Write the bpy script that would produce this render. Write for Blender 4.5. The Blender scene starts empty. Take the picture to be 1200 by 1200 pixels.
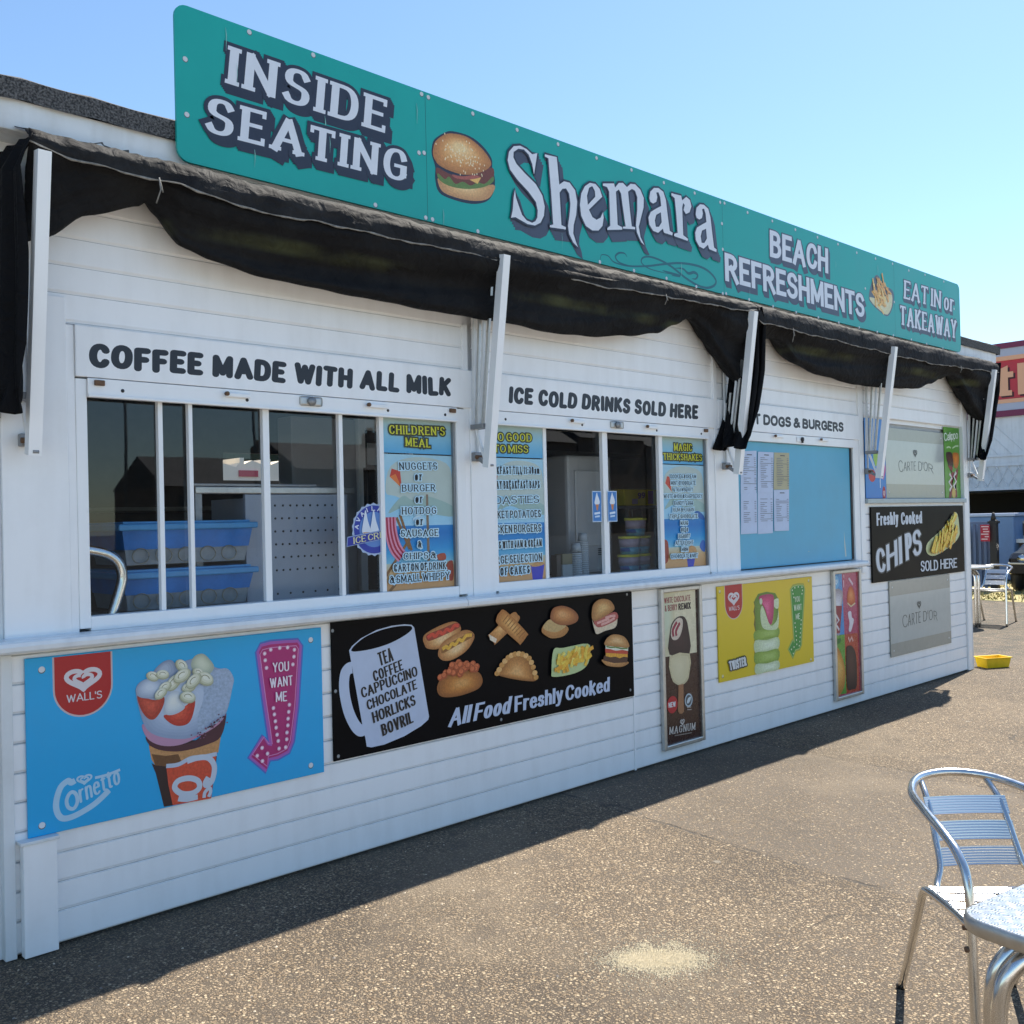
import bpy, bmesh, math, random
from mathutils import Matrix, Vector
from mathutils.geometry import tessellate_polygon

random.seed(7)
scene = bpy.context.scene
col = scene.collection
R = math.radians

# ------------------------------------------------------------------ camera, sky, sun, exposure
cam_data = bpy.data.cameras.new('camera')
camera = bpy.data.objects.new('camera', cam_data)
col.objects.link(camera)
rows = [[0.726175, 0.011055, -0.687421], [-0.68709, -0.023265, -0.7262], [-0.024021, 0.999668, -0.009298]]
camera.matrix_world = Matrix.Translation((0.0, -3.6627, 1.47)) @ Matrix(rows).to_4x4()
cam_data.sensor_fit = 'HORIZONTAL'
cam_data.sensor_width = 36
cam_data.lens = 34.3531
cam_data.clip_start = 0.05
cam_data.clip_end = 2000
scene.camera = camera

SUN_ELEV, SUN_ROT = 55.0, 83.0        # rotation measured clockwise from +Y
world = bpy.data.worlds.new('World')
scene.world = world
world.use_nodes = True
wn = world.node_tree
bg = wn.nodes['Background']
sky = wn.nodes.new('ShaderNodeTexSky')
sky.sky_type = 'NISHITA'
sky.sun_disc = False
sky.sun_elevation = R(SUN_ELEV)
sky.sun_rotation = R(SUN_ROT)
sky.air_density = 1.0
sky.dust_density = 0.25
sky.ozone_density = 3.2
hs = wn.nodes.new('ShaderNodeMix')
hs.data_type = 'RGBA'; hs.blend_type = 'MULTIPLY'
hs.inputs['Factor'].default_value = 1
hs.inputs['B'].default_value = (.91, .965, .955, 1)
wn.links.new(sky.outputs[0], hs.inputs['A'])
wn.links.new(hs.outputs['Result'], bg.inputs[0])
bg.inputs[1].default_value = 0.086
sun_data = bpy.data.lights.new('sun', 'SUN')
sun_data.energy = 4.2
sun_data.angle = R(0.53)
sun_data.color = (1.0, 0.93, 0.82)
sun = bpy.data.objects.new('sun', sun_data)
col.objects.link(sun)
sd = Vector((math.cos(R(SUN_ELEV)) * math.sin(R(SUN_ROT)), math.cos(R(SUN_ELEV)) * math.cos(R(SUN_ROT)), math.sin(R(SUN_ELEV))))
sun.rotation_euler = (-sd).to_track_quat('-Z', 'Y').to_euler()
sun.location = sd * 30
vs = scene.view_settings
vs.view_transform = 'Standard'
vs.look = 'None'
vs.exposure = 1.38
vs.gamma = 1.0
vs.use_curve_mapping = False
scene.cycles.max_bounces = 8
scene.cycles.transparent_max_bounces = 16

# ------------------------------------------------------------------ materials
MATS = {}
def hexlin(h, k=1.0):
    h = h.lstrip('#')
    o = []
    for i in (0, 2, 4):
        c = int(h[i:i + 2], 16) / 255
        c = c / 12.92 if c <= .04045 else ((c + .055) / 1.055) ** 2.4
        o.append(max(0.0, min(.9, c * k)))
    return tuple(o)

def new_mat(name):
    m = bpy.data.materials.new(name)
    m.use_nodes = True
    return m, m.node_tree.nodes, m.node_tree.links, m.node_tree.nodes['Principled BSDF']

def plain(name, rgb, rough=.5, metal=0.0, mottle=0.0, scale=8.0, bump=0.0, spec=.5, stretch=None):
    """Principled material whose colour wanders a little with noise."""
    if name in MATS:
        return MATS[name]
    m, n, l, b = new_mat(name)
    b.inputs['Roughness'].default_value = rough
    b.inputs['Metallic'].default_value = metal
    b.inputs['Specular IOR Level'].default_value = spec
    b.inputs['Base Color'].default_value = (*rgb, 1)
    if mottle or bump:
        tc = n.new('ShaderNodeTexCoord')
        mp = n.new('ShaderNodeMapping')
        if stretch: mp.inputs['Scale'].default_value = stretch
        l.new(tc.outputs['Object'], mp.inputs['Vector'])
        nz = n.new('ShaderNodeTexNoise')
        nz.inputs['Scale'].default_value = scale
        nz.inputs['Detail'].default_value = 6
        nz.inputs['Roughness'].default_value = .65
        l.new(mp.outputs[0], nz.inputs['Vector'])
        if mottle:
            r = n.new('ShaderNodeValToRGB')
            r.color_ramp.elements[0].position = .3
            r.color_ramp.elements[1].position = .7
            r.color_ramp.elements[0].color = (*[c * (1 - mottle) for c in rgb], 1)
            r.color_ramp.elements[1].color = (*[min(.95, c * (1 + mottle * .6)) for c in rgb], 1)
            l.new(nz.outputs['Fac'], r.inputs[0])
            l.new(r.outputs[0], b.inputs['Base Color'])
            rr = n.new('ShaderNodeMapRange')
            rr.inputs['To Min'].default_value = max(.03, rough - .1)
            rr.inputs['To Max'].default_value = min(1, rough + .14)
            l.new(nz.outputs['Fac'], rr.inputs['Value'])
            l.new(rr.outputs[0], b.inputs['Roughness'])
        if bump:
            bp = n.new('ShaderNodeBump')
            bp.inputs['Strength'].default_value = bump
            bp.inputs['Distance'].default_value = .01
            l.new(nz.outputs['Fac'], bp.inputs['Height'])
            l.new(bp.outputs[0], b.inputs['Normal'])
    MATS[name] = m
    return m

INK = 1.0        # printed inks: albedo from the tone seen on the boards
def ink(h, rough=.38):
    """Printed colour given as a hex tone."""
    key = 'ink_%s_%d' % (h.lstrip('#'), int(rough * 100))
    return plain(key, hexlin(h, INK), rough, mottle=.05, scale=14)

def food(h):
    """Printed food picture tone with a crusty mottle."""
    return plain('food_' + h.lstrip('#'), hexlin(h, INK * 1.15), .4, mottle=.26, scale=90)

def painted(name, rgb, rough=.45, grime=.10, grime_rgb=(.32, .29, .24)):
    """White plastic / paint with faint rain streaks and grime."""
    if name in MATS:
        return MATS[name]
    m, n, l, b = new_mat(name)
    tc = n.new('ShaderNodeTexCoord')
    mp = n.new('ShaderNodeMapping'); mp.inputs['Scale'].default_value = (9, 9, 1.1)
    l.new(tc.outputs['Object'], mp.inputs[0])
    n1 = n.new('ShaderNodeTexNoise'); n1.inputs['Scale'].default_value = 1.7; n1.inputs['Detail'].default_value = 7
    l.new(mp.outputs[0], n1.inputs['Vector'])
    n2 = n.new('ShaderNodeTexNoise'); n2.inputs['Scale'].default_value = 3.1; n2.inputs['Detail'].default_value = 9; n2.inputs['Roughness'].default_value = .7
    l.new(tc.outputs['Object'], n2.inputs['Vector'])
    mu = n.new('ShaderNodeMath'); mu.operation = 'MULTIPLY'
    l.new(n1.outputs['Fac'], mu.inputs[0]); l.new(n2.outputs['Fac'], mu.inputs[1])
    mr = n.new('ShaderNodeMapRange')
    mr.inputs['From Min'].default_value = .2; mr.inputs['From Max'].default_value = .45
    mr.inputs['To Min'].default_value = 0; mr.inputs['To Max'].default_value = grime * 2.2
    l.new(mu.outputs[0], mr.inputs['Value'])
    mx = n.new('ShaderNodeMix'); mx.data_type = 'RGBA'
    mx.inputs['A'].default_value = (*rgb, 1); mx.inputs['B'].default_value = (*grime_rgb, 1)
    l.new(mr.outputs[0], mx.inputs['Factor'])
    l.new(mx.outputs['Result'], b.inputs['Base Color'])
    b.inputs['Roughness'].default_value = rough
    bp = n.new('ShaderNodeBump'); bp.inputs['Strength'].default_value = .05; bp.inputs['Distance'].default_value = .01
    l.new(n2.outputs['Fac'], bp.inputs['Height']); l.new(bp.outputs[0], b.inputs['Normal'])
    MATS[name] = m
    return m

WHITE = painted('white_plastic', (.88, .89, .895), .34, .06)
WHITE_OLD = painted('weathered_white_paint', (.72, .75, .76), .55, .16)
FRAME = painted('white_aluminium_frame', (.87, .885, .89), .3, .03)
SHELFM = painted('worn_white_shelf', (.76, .80, .83), .25, .12, (.3, .32, .36))
ALU = plain('brushed_aluminium', (.66, .66, .65), .17, 1.0, mottle=.06, scale=40, stretch=(1, 1, .2))
SLAT = plain('ribbed_aluminium', (.74, .74, .73), .30, 1.0)
ALU_DULL = plain('dull_aluminium', (.55, .55, .53), .42, 1.0, mottle=.15, scale=30)
STEEL = plain('grey_steel', (.30, .31, .32), .5, .6, mottle=.15, scale=20)
RUST = plain('rusty_bolt', (.16, .09, .05), .8, 0, mottle=.4, scale=60)
DARK = plain('black_metal', (.02, .02, .022), .5)
FELT = None

def felt_mat():
    m, n, l, b = new_mat('mineral_roofing_felt')
    tc = n.new('ShaderNodeTexCoord')
    v = n.new('ShaderNodeTexNoise'); v.inputs['Scale'].default_value = 140; v.inputs['Detail'].default_value = 3
    l.new(tc.outputs['Object'], v.inputs['Vector'])
    w = n.new('ShaderNodeTexNoise'); w.inputs['Scale'].default_value = 3.5; w.inputs['Detail'].default_value = 6
    l.new(tc.outputs['Object'], w.inputs['Vector'])
    r = n.new('ShaderNodeValToRGB')
    r.color_ramp.elements[0].position = .38; r.color_ramp.elements[0].color = (.022, .023, .025, 1)
    r.color_ramp.elements[1].position = .68; r.color_ramp.elements[1].color = (.15, .15, .15, 1)
    l.new(v.outputs['Fac'], r.inputs[0])
    mx = n.new('ShaderNodeMix'); mx.data_type = 'RGBA'
    rr = n.new('ShaderNodeMapRange'); rr.inputs['From Min'].default_value = .62; rr.inputs['From Max'].default_value = .75; rr.inputs['To Max'].default_value = .7
    l.new(w.outputs['Fac'], rr.inputs['Value']); l.new(rr.outputs[0], mx.inputs['Factor'])
    l.new(r.outputs[0], mx.inputs['A']); mx.inputs['B'].default_value = (.22, .19, .15, 1)
    l.new(mx.outputs['Result'], b.inputs['Base Color'])
    b.inputs['Roughness'].default_value = .9
    bp = n.new('ShaderNodeBump'); bp.inputs['Strength'].default_value = .8; bp.inputs['Distance'].default_value = .006
    l.new(v.outputs['Fac'], bp.inputs['Height']); l.new(bp.outputs[0], b.inputs['Normal'])
    return m
FELT = felt_mat()

def fabric_mat(name, base, dust, amount, algae=0.0):
    m, n, l, b = new_mat(name)
    tc = n.new('ShaderNodeTexCoord')
    w = n.new('ShaderNodeTexNoise'); w.inputs['Scale'].default_value = 4; w.inputs['Detail'].default_value = 9; w.inputs['Roughness'].default_value = .68
    l.new(tc.outputs['Object'], w.inputs['Vector'])
    rr = n.new('ShaderNodeMapRange'); rr.inputs['From Min'].default_value = .42; rr.inputs['From Max'].default_value = .72; rr.inputs['To Max'].default_value = amount
    l.new(w.outputs['Fac'], rr.inputs['Value'])
    mx = n.new('ShaderNodeMix'); mx.data_type = 'RGBA'
    mx.inputs['A'].default_value = (*base, 1); mx.inputs['B'].default_value = (*dust, 1)
    l.new(rr.outputs[0], mx.inputs['Factor'])
    out = mx.outputs['Result']
    if algae:
        # green algae lies along a belt at one height of the sagging cloth
        sp = n.new('ShaderNodeSeparateXYZ'); l.new(tc.outputs['Object'], sp.inputs[0])
        a = n.new('ShaderNodeMath'); a.operation = 'SUBTRACT'; l.new(sp.outputs['Z'], a.inputs[0]); a.inputs[1].default_value = algae
        ab = n.new('ShaderNodeMath'); ab.operation = 'ABSOLUTE'; l.new(a.outputs[0], ab.inputs[0])
        g = n.new('ShaderNodeMapRange'); g.inputs['From Min'].default_value = .012; g.inputs['From Max'].default_value = .034; g.inputs['To Min'].default_value = 1; g.inputs['To Max'].default_value = 0
        l.new(ab.outputs[0], g.inputs['Value'])
        w2 = n.new('ShaderNodeTexNoise'); w2.inputs['Scale'].default_value = 2.1; w2.inputs['Detail'].default_value = 5
        l.new(tc.outputs['Object'], w2.inputs['Vector'])
        g2 = n.new('ShaderNodeMapRange'); g2.inputs['From Min'].default_value = .47; g2.inputs['From Max'].default_value = .62; g2.inputs['To Max'].default_value = .8
        l.new(w2.outputs['Fac'], g2.inputs['Value'])
        mu = n.new('ShaderNodeMath'); mu.operation = 'MULTIPLY'; l.new(g.outputs[0], mu.inputs[0]); l.new(g2.outputs[0], mu.inputs[1])
        m2 = n.new('ShaderNodeMix'); m2.data_type = 'RGBA'; l.new(mu.outputs[0], m2.inputs['Factor'])
        l.new(out, m2.inputs['A']); m2.inputs['B'].default_value = (.06, .066, .03, 1)
        out = m2.outputs['Result']
    l.new(out, b.inputs['Base Color'])
    b.inputs['Roughness'].default_value = .75
    b.inputs['Specular IOR Level'].default_value = .15
    wv = n.new('ShaderNodeTexNoise'); wv.inputs['Scale'].default_value = 13; wv.inputs['Detail'].default_value = 7; wv.inputs['Distortion'].default_value = 1.2
    l.new(tc.outputs['Object'], wv.inputs['Vector'])
    bp = n.new('ShaderNodeBump'); bp.inputs['Strength'].default_value = .55; bp.inputs['Distance'].default_value = .03
    l.new(wv.outputs['Fac'], bp.inputs['Height']); l.new(bp.outputs[0], b.inputs['Normal'])
    return m
COVER = fabric_mat('dusty_black_canvas', (.012, .012, .013), (.050, .051, .053), .65)
SWAG = fabric_mat('black_canvas_with_algae', (.007, .007, .008), (.022, .022, .022), .6, algae=.30)
CLOTH = fabric_mat('black_canvas', (.004, .004, .005), (.008, .008, .009), .4)
HEM = plain('frayed_grey_hem', (.24, .23, .21), .85, mottle=.5, scale=35)

def glass_mat():
    m, n, l, b = new_mat('window_glass')
    out = n['Material Output']
    n.remove(b)
    t = n.new('ShaderNodeBsdfTransparent'); t.inputs[0].default_value = (.97, .98, .98, 1)
    g = n.new('ShaderNodeBsdfGlossy'); g.inputs['Roughness'].default_value = .012; g.inputs['Color'].default_value = (.9, .93, .95, 1)
    f = n.new('ShaderNodeFresnel'); f.inputs['IOR'].default_value = 1.56
    mr = n.new('ShaderNodeMath'); mr.operation = 'MULTIPLY'; mr.inputs[1].default_value = 1.15
    l.new(f.outputs[0], mr.inputs[0])
    ge = n.new('ShaderNodeNewGeometry'); inv = n.new('ShaderNodeMath'); inv.operation = 'SUBTRACT'; inv.inputs[0].default_value = 1
    l.new(ge.outputs['Backfacing'], inv.inputs[1])
    fr = n.new('ShaderNodeMath'); fr.operation = 'MULTIPLY'; l.new(mr.outputs[0], fr.inputs[0]); l.new(inv.outputs[0], fr.inputs[1])
    tc = n.new('ShaderNodeTexCoord')
    w = n.new('ShaderNodeTexNoise'); w.inputs['Scale'].default_value = 1.3
    l.new(tc.outputs['Object'], w.inputs['Vector'])
    bp = n.new('ShaderNodeBump'); bp.inputs['Strength'].default_value = .03; bp.inputs['Distance'].default_value = .02
    l.new(w.outputs['Fac'], bp.inputs['Height']); l.new(bp.outputs[0], g.inputs['Normal'])
    x = n.new('ShaderNodeMixShader')
    l.new(fr.outputs[0], x.inputs[0]); l.new(t.outputs[0], x.inputs[1]); l.new(g.outputs[0], x.inputs[2])
    l.new(x.outputs[0], out.inputs[0])
    return m
GLASS = glass_mat()

# ------------------------------------------------------------------ object helpers
def thing(name, label, cat, loc=(0, 0, 0), group=None, rotz=0):
    o = bpy.data.objects.new(name, None)
    col.objects.link(o)
    o.location = loc
    o.rotation_euler = (0, 0, rotz)
    o.empty_display_size = .1
    o['label'] = label; o['category'] = cat
    if group: o['group'] = group
    return o

def tag(o, label, cat, group=None):
    o['label'] = label; o['category'] = cat
    if group: o['group'] = group
    return o

class MB:
    """Collects shapes (world or local coordinates) and links them as ONE mesh object."""
    def __init__(self, origin=(0, 0, 0)):
        self.v, self.f, self.mi, self.mats, self.sm = [], [], [], [], []
        self.o = Vector(origin)
    def mat(self, m):
        if m not in self.mats: self.mats.append(m)
        return self.mats.index(m)
    def add(self, vs, fs, m, smooth=False):
        k = len(self.v); i = self.mat(m)
        self.v += [tuple(Vector(p) - self.o) for p in vs]
        for f in fs:
            self.f.append([a + k for a in f]); self.mi.append(i); self.sm.append(smooth)
    def box(self, x0, x1, y0, y1, z0, z1, m, bev=0.0):
        if bev <= 0:
            vs = [(x, y, z) for z in (z0, z1) for y in (y0, y1) for x in (x0, x1)]
            fs = [(0, 2, 3, 1), (4, 5, 7, 6), (0, 1, 5, 4), (2, 6, 7, 3), (0, 4, 6, 2), (1, 3, 7, 5)]
            self.add(vs, fs, m)
            return
        bm = bmesh.new()
        bmesh.ops.create_cube(bm, size=1)
        for v in bm.verts:
            v.co = Vector(((x0 + x1) / 2 + v.co.x * (x1 - x0), (y0 + y1) / 2 + v.co.y * (y1 - y0), (z0 + z1) / 2 + v.co.z * (z1 - z0)))
        bmesh.ops.bevel(bm, geom=bm.edges[:], offset=bev, segments=2, affect='EDGES', profile=.5)
        self.bm(bm, m)
    def bm(self, bm, m, smooth=False):
        bm.verts.index_update()
        self.add([v.co.copy() for v in bm.verts], [[v.index for v in f.verts] for f in bm.faces], m, smooth)
        bm.free()
    def tube(self, pts, r, m, seg=10, caps=True, square=False):
        pts = [Vector(p) for p in pts]
        n = len(pts)
        vs, fs = [], []
        rr = r if isinstance(r, (list, tuple)) else [r] * n
        up = None
        seg = 4 if square else seg
        for i, p in enumerate(pts):
            t = (pts[min(i + 1, n - 1)] - pts[max(i - 1, 0)]).normalized()
            if up is None:
                up = Vector((0, 1, 0)) if abs(t.y) < .9 else Vector((1, 0, 0))
            a = (up - t * up.dot(t)).normalized()
            up = a
            b = t.cross(a)
            for k in range(seg):
                an = 2 * math.pi * (k + (.5 if square else 0)) / seg
                q = rr[i] * (1.414 if square else 1)
                vs.append(p + a * math.cos(an) * q + b * math.sin(an) * q)
        for i in range(n - 1):
            for k in range(seg):
                k2 = (k + 1) % seg
                fs.append((i * seg + k, i * seg + k2, (i + 1) * seg + k2, (i + 1) * seg + k))
        if caps:
            fs.append(tuple(range(seg))[::-1]); fs.append(tuple((n - 1) * seg + k for k in range(seg)))
        self.add(vs, fs, m, not square)
    def cyl(self, c, r, h, m, seg=16, axis='Z', r2=None):
        d = {'X': Vector((1, 0, 0)), 'Y': Vector((0, 1, 0)), 'Z': Vector((0, 0, 1))}[axis]
        c = Vector(c)
        self.tube([c, c + d * h], [r, r if r2 is None else r2], m, seg)
    def grid(self, fn, nu, nv, m, smooth=True):
        vs = [fn(i / nu, j / nv) for j in range(nv + 1) for i in range(nu + 1)]
        fs = [(j * (nu + 1) + i, j * (nu + 1) + i + 1, (j + 1) * (nu + 1) + i + 1, (j + 1) * (nu + 1) + i) for j in range(nv) for i in range(nu)]
        self.add(vs, fs, m, smooth)
    def build(self, name, parent=None, solid=0.0):
        me = bpy.data.meshes.new(name)
        off = Vector((0, 0, 0))
        me.from_pydata(self.v, [], self.f)
        for m in self.mats: me.materials.append(m)
        for p, i, s in zip(me.polygons, self.mi, self.sm):
            p.material_index = i; p.use_smooth = s
        o = bpy.data.objects.new(name, me)
        col.objects.link(o)
        o.location = self.o
        if parent:
            o.parent = parent
            o.location = self.o - parent_world(parent)
        if solid:
            md = o.modifiers.new('thickness', 'SOLIDIFY'); md.thickness = solid; md.offset = 0
        return o

def parent_world(p):
    v = Vector((0, 0, 0))
    while p:
        v += Vector(p.location); p = p.parent
    return v

def one(name, parent, fn, origin=(0, 0, 0), solid=0.0):
    mb = MB(origin); fn(mb)
    return mb.build(name, parent, solid)

def lerp(a, b, t): return a + (b - a) * t
def interp(tab, x):
    if x <= tab[0][0]: return tab[0][1]
    for (a, b), (c, d) in zip(tab, tab[1:]):
        if x <= c:
            t = (x - a) / (c - a); t = t * t * (3 - 2 * t) * .6 + t * .4
            return b + (d - b) * t
    return tab[-1][1]

def smooth_pts(pts, closed=True, n=4):
    """Catmull-Rom through points."""
    o = []; m = len(pts)
    rng = range(m if closed else m - 1)
    for i in rng:
        g = (lambda k: pts[k % m]) if closed else (lambda k: pts[max(0, min(m - 1, k))])
        p0, p1, p2, p3 = g(i - 1), g(i), g(i + 1), g(i + 2)
        for k in range(n):
            t = k / n
            o.append(tuple(.5 * (2 * b + (c - a) * t + (2 * a - 5 * b + 4 * c - d) * t * t + (3 * b - a - 3 * c + d) * t ** 3) for a, b, c, d in zip(p0, p1, p2, p3)))
    if not closed: o.append(tuple(pts[-1]))
    return o

# ------------------------------------------------------------------ sign-writing: stroke alphabets drawn on a wall plane
GLYPHS = {
 'A': (88, '0,0 44,100|44,100 88,0|16,32 72,32'),
 'B': (70, '0,0 0,100|0,100 34,100 C 74,100 74,54 34,54 0,54|34,54 C 84,54 84,0 34,0 0,0'),
 'C': (72, '72,80 C 66,95 54,100 41,100 C 10,100 0,72 0,50 C 0,28 10,0 41,0 C 54,0 66,5 72,20'),
 'D': (76, '0,0 0,100|0,100 28,100 C 64,100 76,78 76,50 C 76,22 64,0 28,0 0,0'),
 'E': (58, '0,0 0,100|0,100 58,100|0,52 46,52|0,0 58,0'),
 'F': (56, '0,0 0,100|0,100 56,100|0,50 46,50'),
 'G': (76, '74,76 C 68,94 56,100 42,100 C 10,100 0,72 0,50 C 0,28 10,0 42,0 C 58,0 70,6 76,18|76,14 76,46|76,46 48,46'),
 'H': (74, '0,0 0,100|74,0 74,100|0,52 74,52'),
 'I': (0, '0,0 0,100'),
 'J': (46, '46,100 46,25 C 46,4 34,0 24,0 C 10,0 0,8 0,24'),
 'K': (72, '0,0 0,100|68,100 0,40|22,58 72,0'),
 'L': (54, '0,0 0,100|0,0 54,0'),
 'M': (94, '0,0 0,100|0,100 47,12|47,12 94,100|94,100 94,0'),
 'N': (76, '0,0 0,100|0,100 76,0|76,0 76,100'),
 'O': (82, '41,100 C 10,100 0,75 0,50 C 0,25 10,0 41,0 C 72,0 82,25 82,50 C 82,75 72,100 41,100 Z'),
 'P': (66, '0,0 0,100|0,100 32,100 C 78,100 78,46 32,46 0,46'),
 'R': (72, '0,0 0,100|0,100 32,100 C 78,100 78,48 32,48 0,48|34,48 72,0'),
 'S': (64, '60,86 C 54,96 45,100 33,100 C 14,100 2,90 2,75 C 2,58 18,55 33,51.5|33,51.5 C 48,48 64,45 64,27 C 64,10 49,0 31,0 C 17,0 6,4 0,14'),
 'T': (70, '35,0 35,100|0,100 70,100'),
 'U': (74, '0,100 0,32 C 0,8 15,0 37,0 C 59,0 74,8 74,32 74,100'),
 'V': (80, '0,100 40,0|40,0 80,100'),
 'W': (116, '0,100 29,0|29,0 58,92|58,92 87,0|87,0 116,100'),
 'X': (72, '0,100 72,0|0,0 72,100'),
 'Y': (76, '0,100 38,46|38,46 76,100|38,46 38,0'),
 'Z': (62, '0,100 62,100|62,100 0,0|0,0 62,0'),
 '&': (80, '80,0 20,72 C 10,86 20,100 36,100 C 52,100 60,84 48,70|48,70 C 38,60 0,48 0,24 C 0,8 14,0 30,0 C 54,0 70,22 74,44'),
 "'": (0, '0,72 0,100'), '.': (0, '0,0 0,6'), ':': (0, '0,8 0,20|0,52 0,64'), '-': (34, '0,45 34,45'), '/': (40, '0,0 40,100'),
 '0': (60, '30,100 C 6,100 0,75 0,50 C 0,25 6,0 30,0 C 54,0 60,25 60,50 C 60,75 54,100 30,100 Z'),
 '1': (18, '18,0 18,100|18,100 0,82'),
 '3': (56, '4,88 C 12,98 20,100 28,100 C 56,100 58,54 24,54|24,54 C 64,54 62,0 28,0 C 16,0 6,4 0,16'),
 '9': (56, '52,60 C 40,40 0,44 0,72 C 0,90 14,100 28,100 C 50,100 56,80 56,60 C 56,20 40,0 10,2'),
 'a': (50, '4,56 C 10,66 18,70 27,70 C 44,70 50,62 50,48 50,0|50,40 C 20,42 0,36 0,19 C 0,5 10,0 20,0 C 34,0 44,8 50,18'),
 'c': (48, '48,54 C 42,66 35,70 26,70 C 8,70 0,52 0,35 C 0,18 8,0 26,0 C 35,0 43,4 48,16'),
 'd': (52, '52,0 52,100|26,70 C 8,70 0,52 0,35 C 0,18 8,0 26,0 C 44,0 52,18 52,35 C 52,52 44,70 26,70 Z'),
 'e': (52, '0,40 52,40|52,40 C 52,61 42,70 27,70 C 8,70 0,52 0,35 C 0,18 8,0 29,0 C 38,0 46,3 51,9'),
 'h': (50, '0,0 0,100|0,42 C 4,62 16,70 28,70 C 44,70 50,60 50,46 50,0'),
 'i': (0, '0,0 0,70|0,90 0,98'), 'k': (50, '0,0 0,100|46,70 0,28|16,44 50,0'), 'l': (0, '0,0 0,100'),
 'm': (90, '0,0 0,70|0,45 C 4,62 12,70 24,70 C 39,70 45,60 45,46 45,0|45,46 C 49,62 58,70 69,70 C 84,70 90,60 90,46 90,0'),
 'n': (50, '0,0 0,70|0,42 C 4,62 16,70 28,70 C 44,70 50,60 50,46 50,0'),
 'o': (52, '26,70 C 8,70 0,52 0,35 C 0,18 8,0 26,0 C 44,0 52,18 52,35 C 52,52 44,70 26,70 Z'),
 'r': (32, '0,0 0,70|0,40 C 4,60 14,72 32,68'),
 's': (42, '40,60 C 35,67 29,70 21,70 C 10,70 2,63 2,53 C 2,42 12,40 22,37.5|22,37.5 C 32,35 42,32 42,19 C 42,6 31,0 19,0 C 11,0 4,3 0,10'),
 't': (32, '13,92 13,18 C 13,2 20,0 32,2|0,70 32,70'),
 'u': (50, '0,70 0,24 C 0,8 8,0 22,0 C 34,0 46,8 50,26|50,70 50,0'),
 'y': (50, '0,70 26,6|50,70 26,0 C 18,-24 10,-28 0,-26'),
 'p': (52, '0,70 0,-30|26,70 C 8,70 0,52 0,35 C 0,18 8,0 26,0 C 44,0 52,18 52,35 C 52,52 44,70 26,70 Z'),
}
_gc = {}
def glyph(ch):
    if ch in _gc: return _gc[ch]
    w, s = GLYPHS[ch]
    strokes = []
    for part in s.split('|'):
        tk = part.split(); pts = []; i = 0; closed = False
        while i < len(tk):
            if tk[i] == 'C':
                b = [tuple(float(q) / 100 for q in tk[i + k].split(',')) for k in (1, 2, 3)]
                a = pts[-1]
                for k in range(1, 8):
                    t = k / 7; u = 1 - t
                    pts.append(tuple(u ** 3 * a[j] + 3 * u * u * t * b[0][j] + 3 * u * t * t * b[1][j] + t ** 3 * b[2][j] for j in (0, 1)))
                i += 4
            elif tk[i] == 'Z':
                closed = True; i += 1
            else:
                pts.append(tuple(float(q) / 100 for q in tk[i].split(','))); i += 1
        if closed: pts = pts[:-1]
        strokes.append((pts, closed))
    _gc[ch] = (w / 100, strokes)
    return _gc[ch]

STYLES = dict(
    serif=dict(thick=.25, thin=.11, serif=.07, gap=.07, space=.34),
    serif_cond=dict(thick=.215, thin=.095, serif=.045, gap=.07, space=.32),
    fine_serif=dict(thick=.19, thin=.095, serif=.05, gap=.12, space=.38),
    sans=dict(thick=.235, thin=.17, serif=0, gap=.075, space=.28),
    impact=dict(thick=.265, thin=.135, serif=0, gap=.06, space=.24),
    comic=dict(thick=.33, thin=.25, serif=0, gap=.05, space=.42, round=True, jitter=.05),
    cond=dict(thick=.17, thin=.115, serif=.025, gap=.09, space=.26),
    thin=dict(thick=.10, thin=.065, serif=.0, gap=.16, space=.4),
    hand=dict(thick=.15, thin=.12, serif=0, gap=.07, space=.3, round=True),
)

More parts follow.
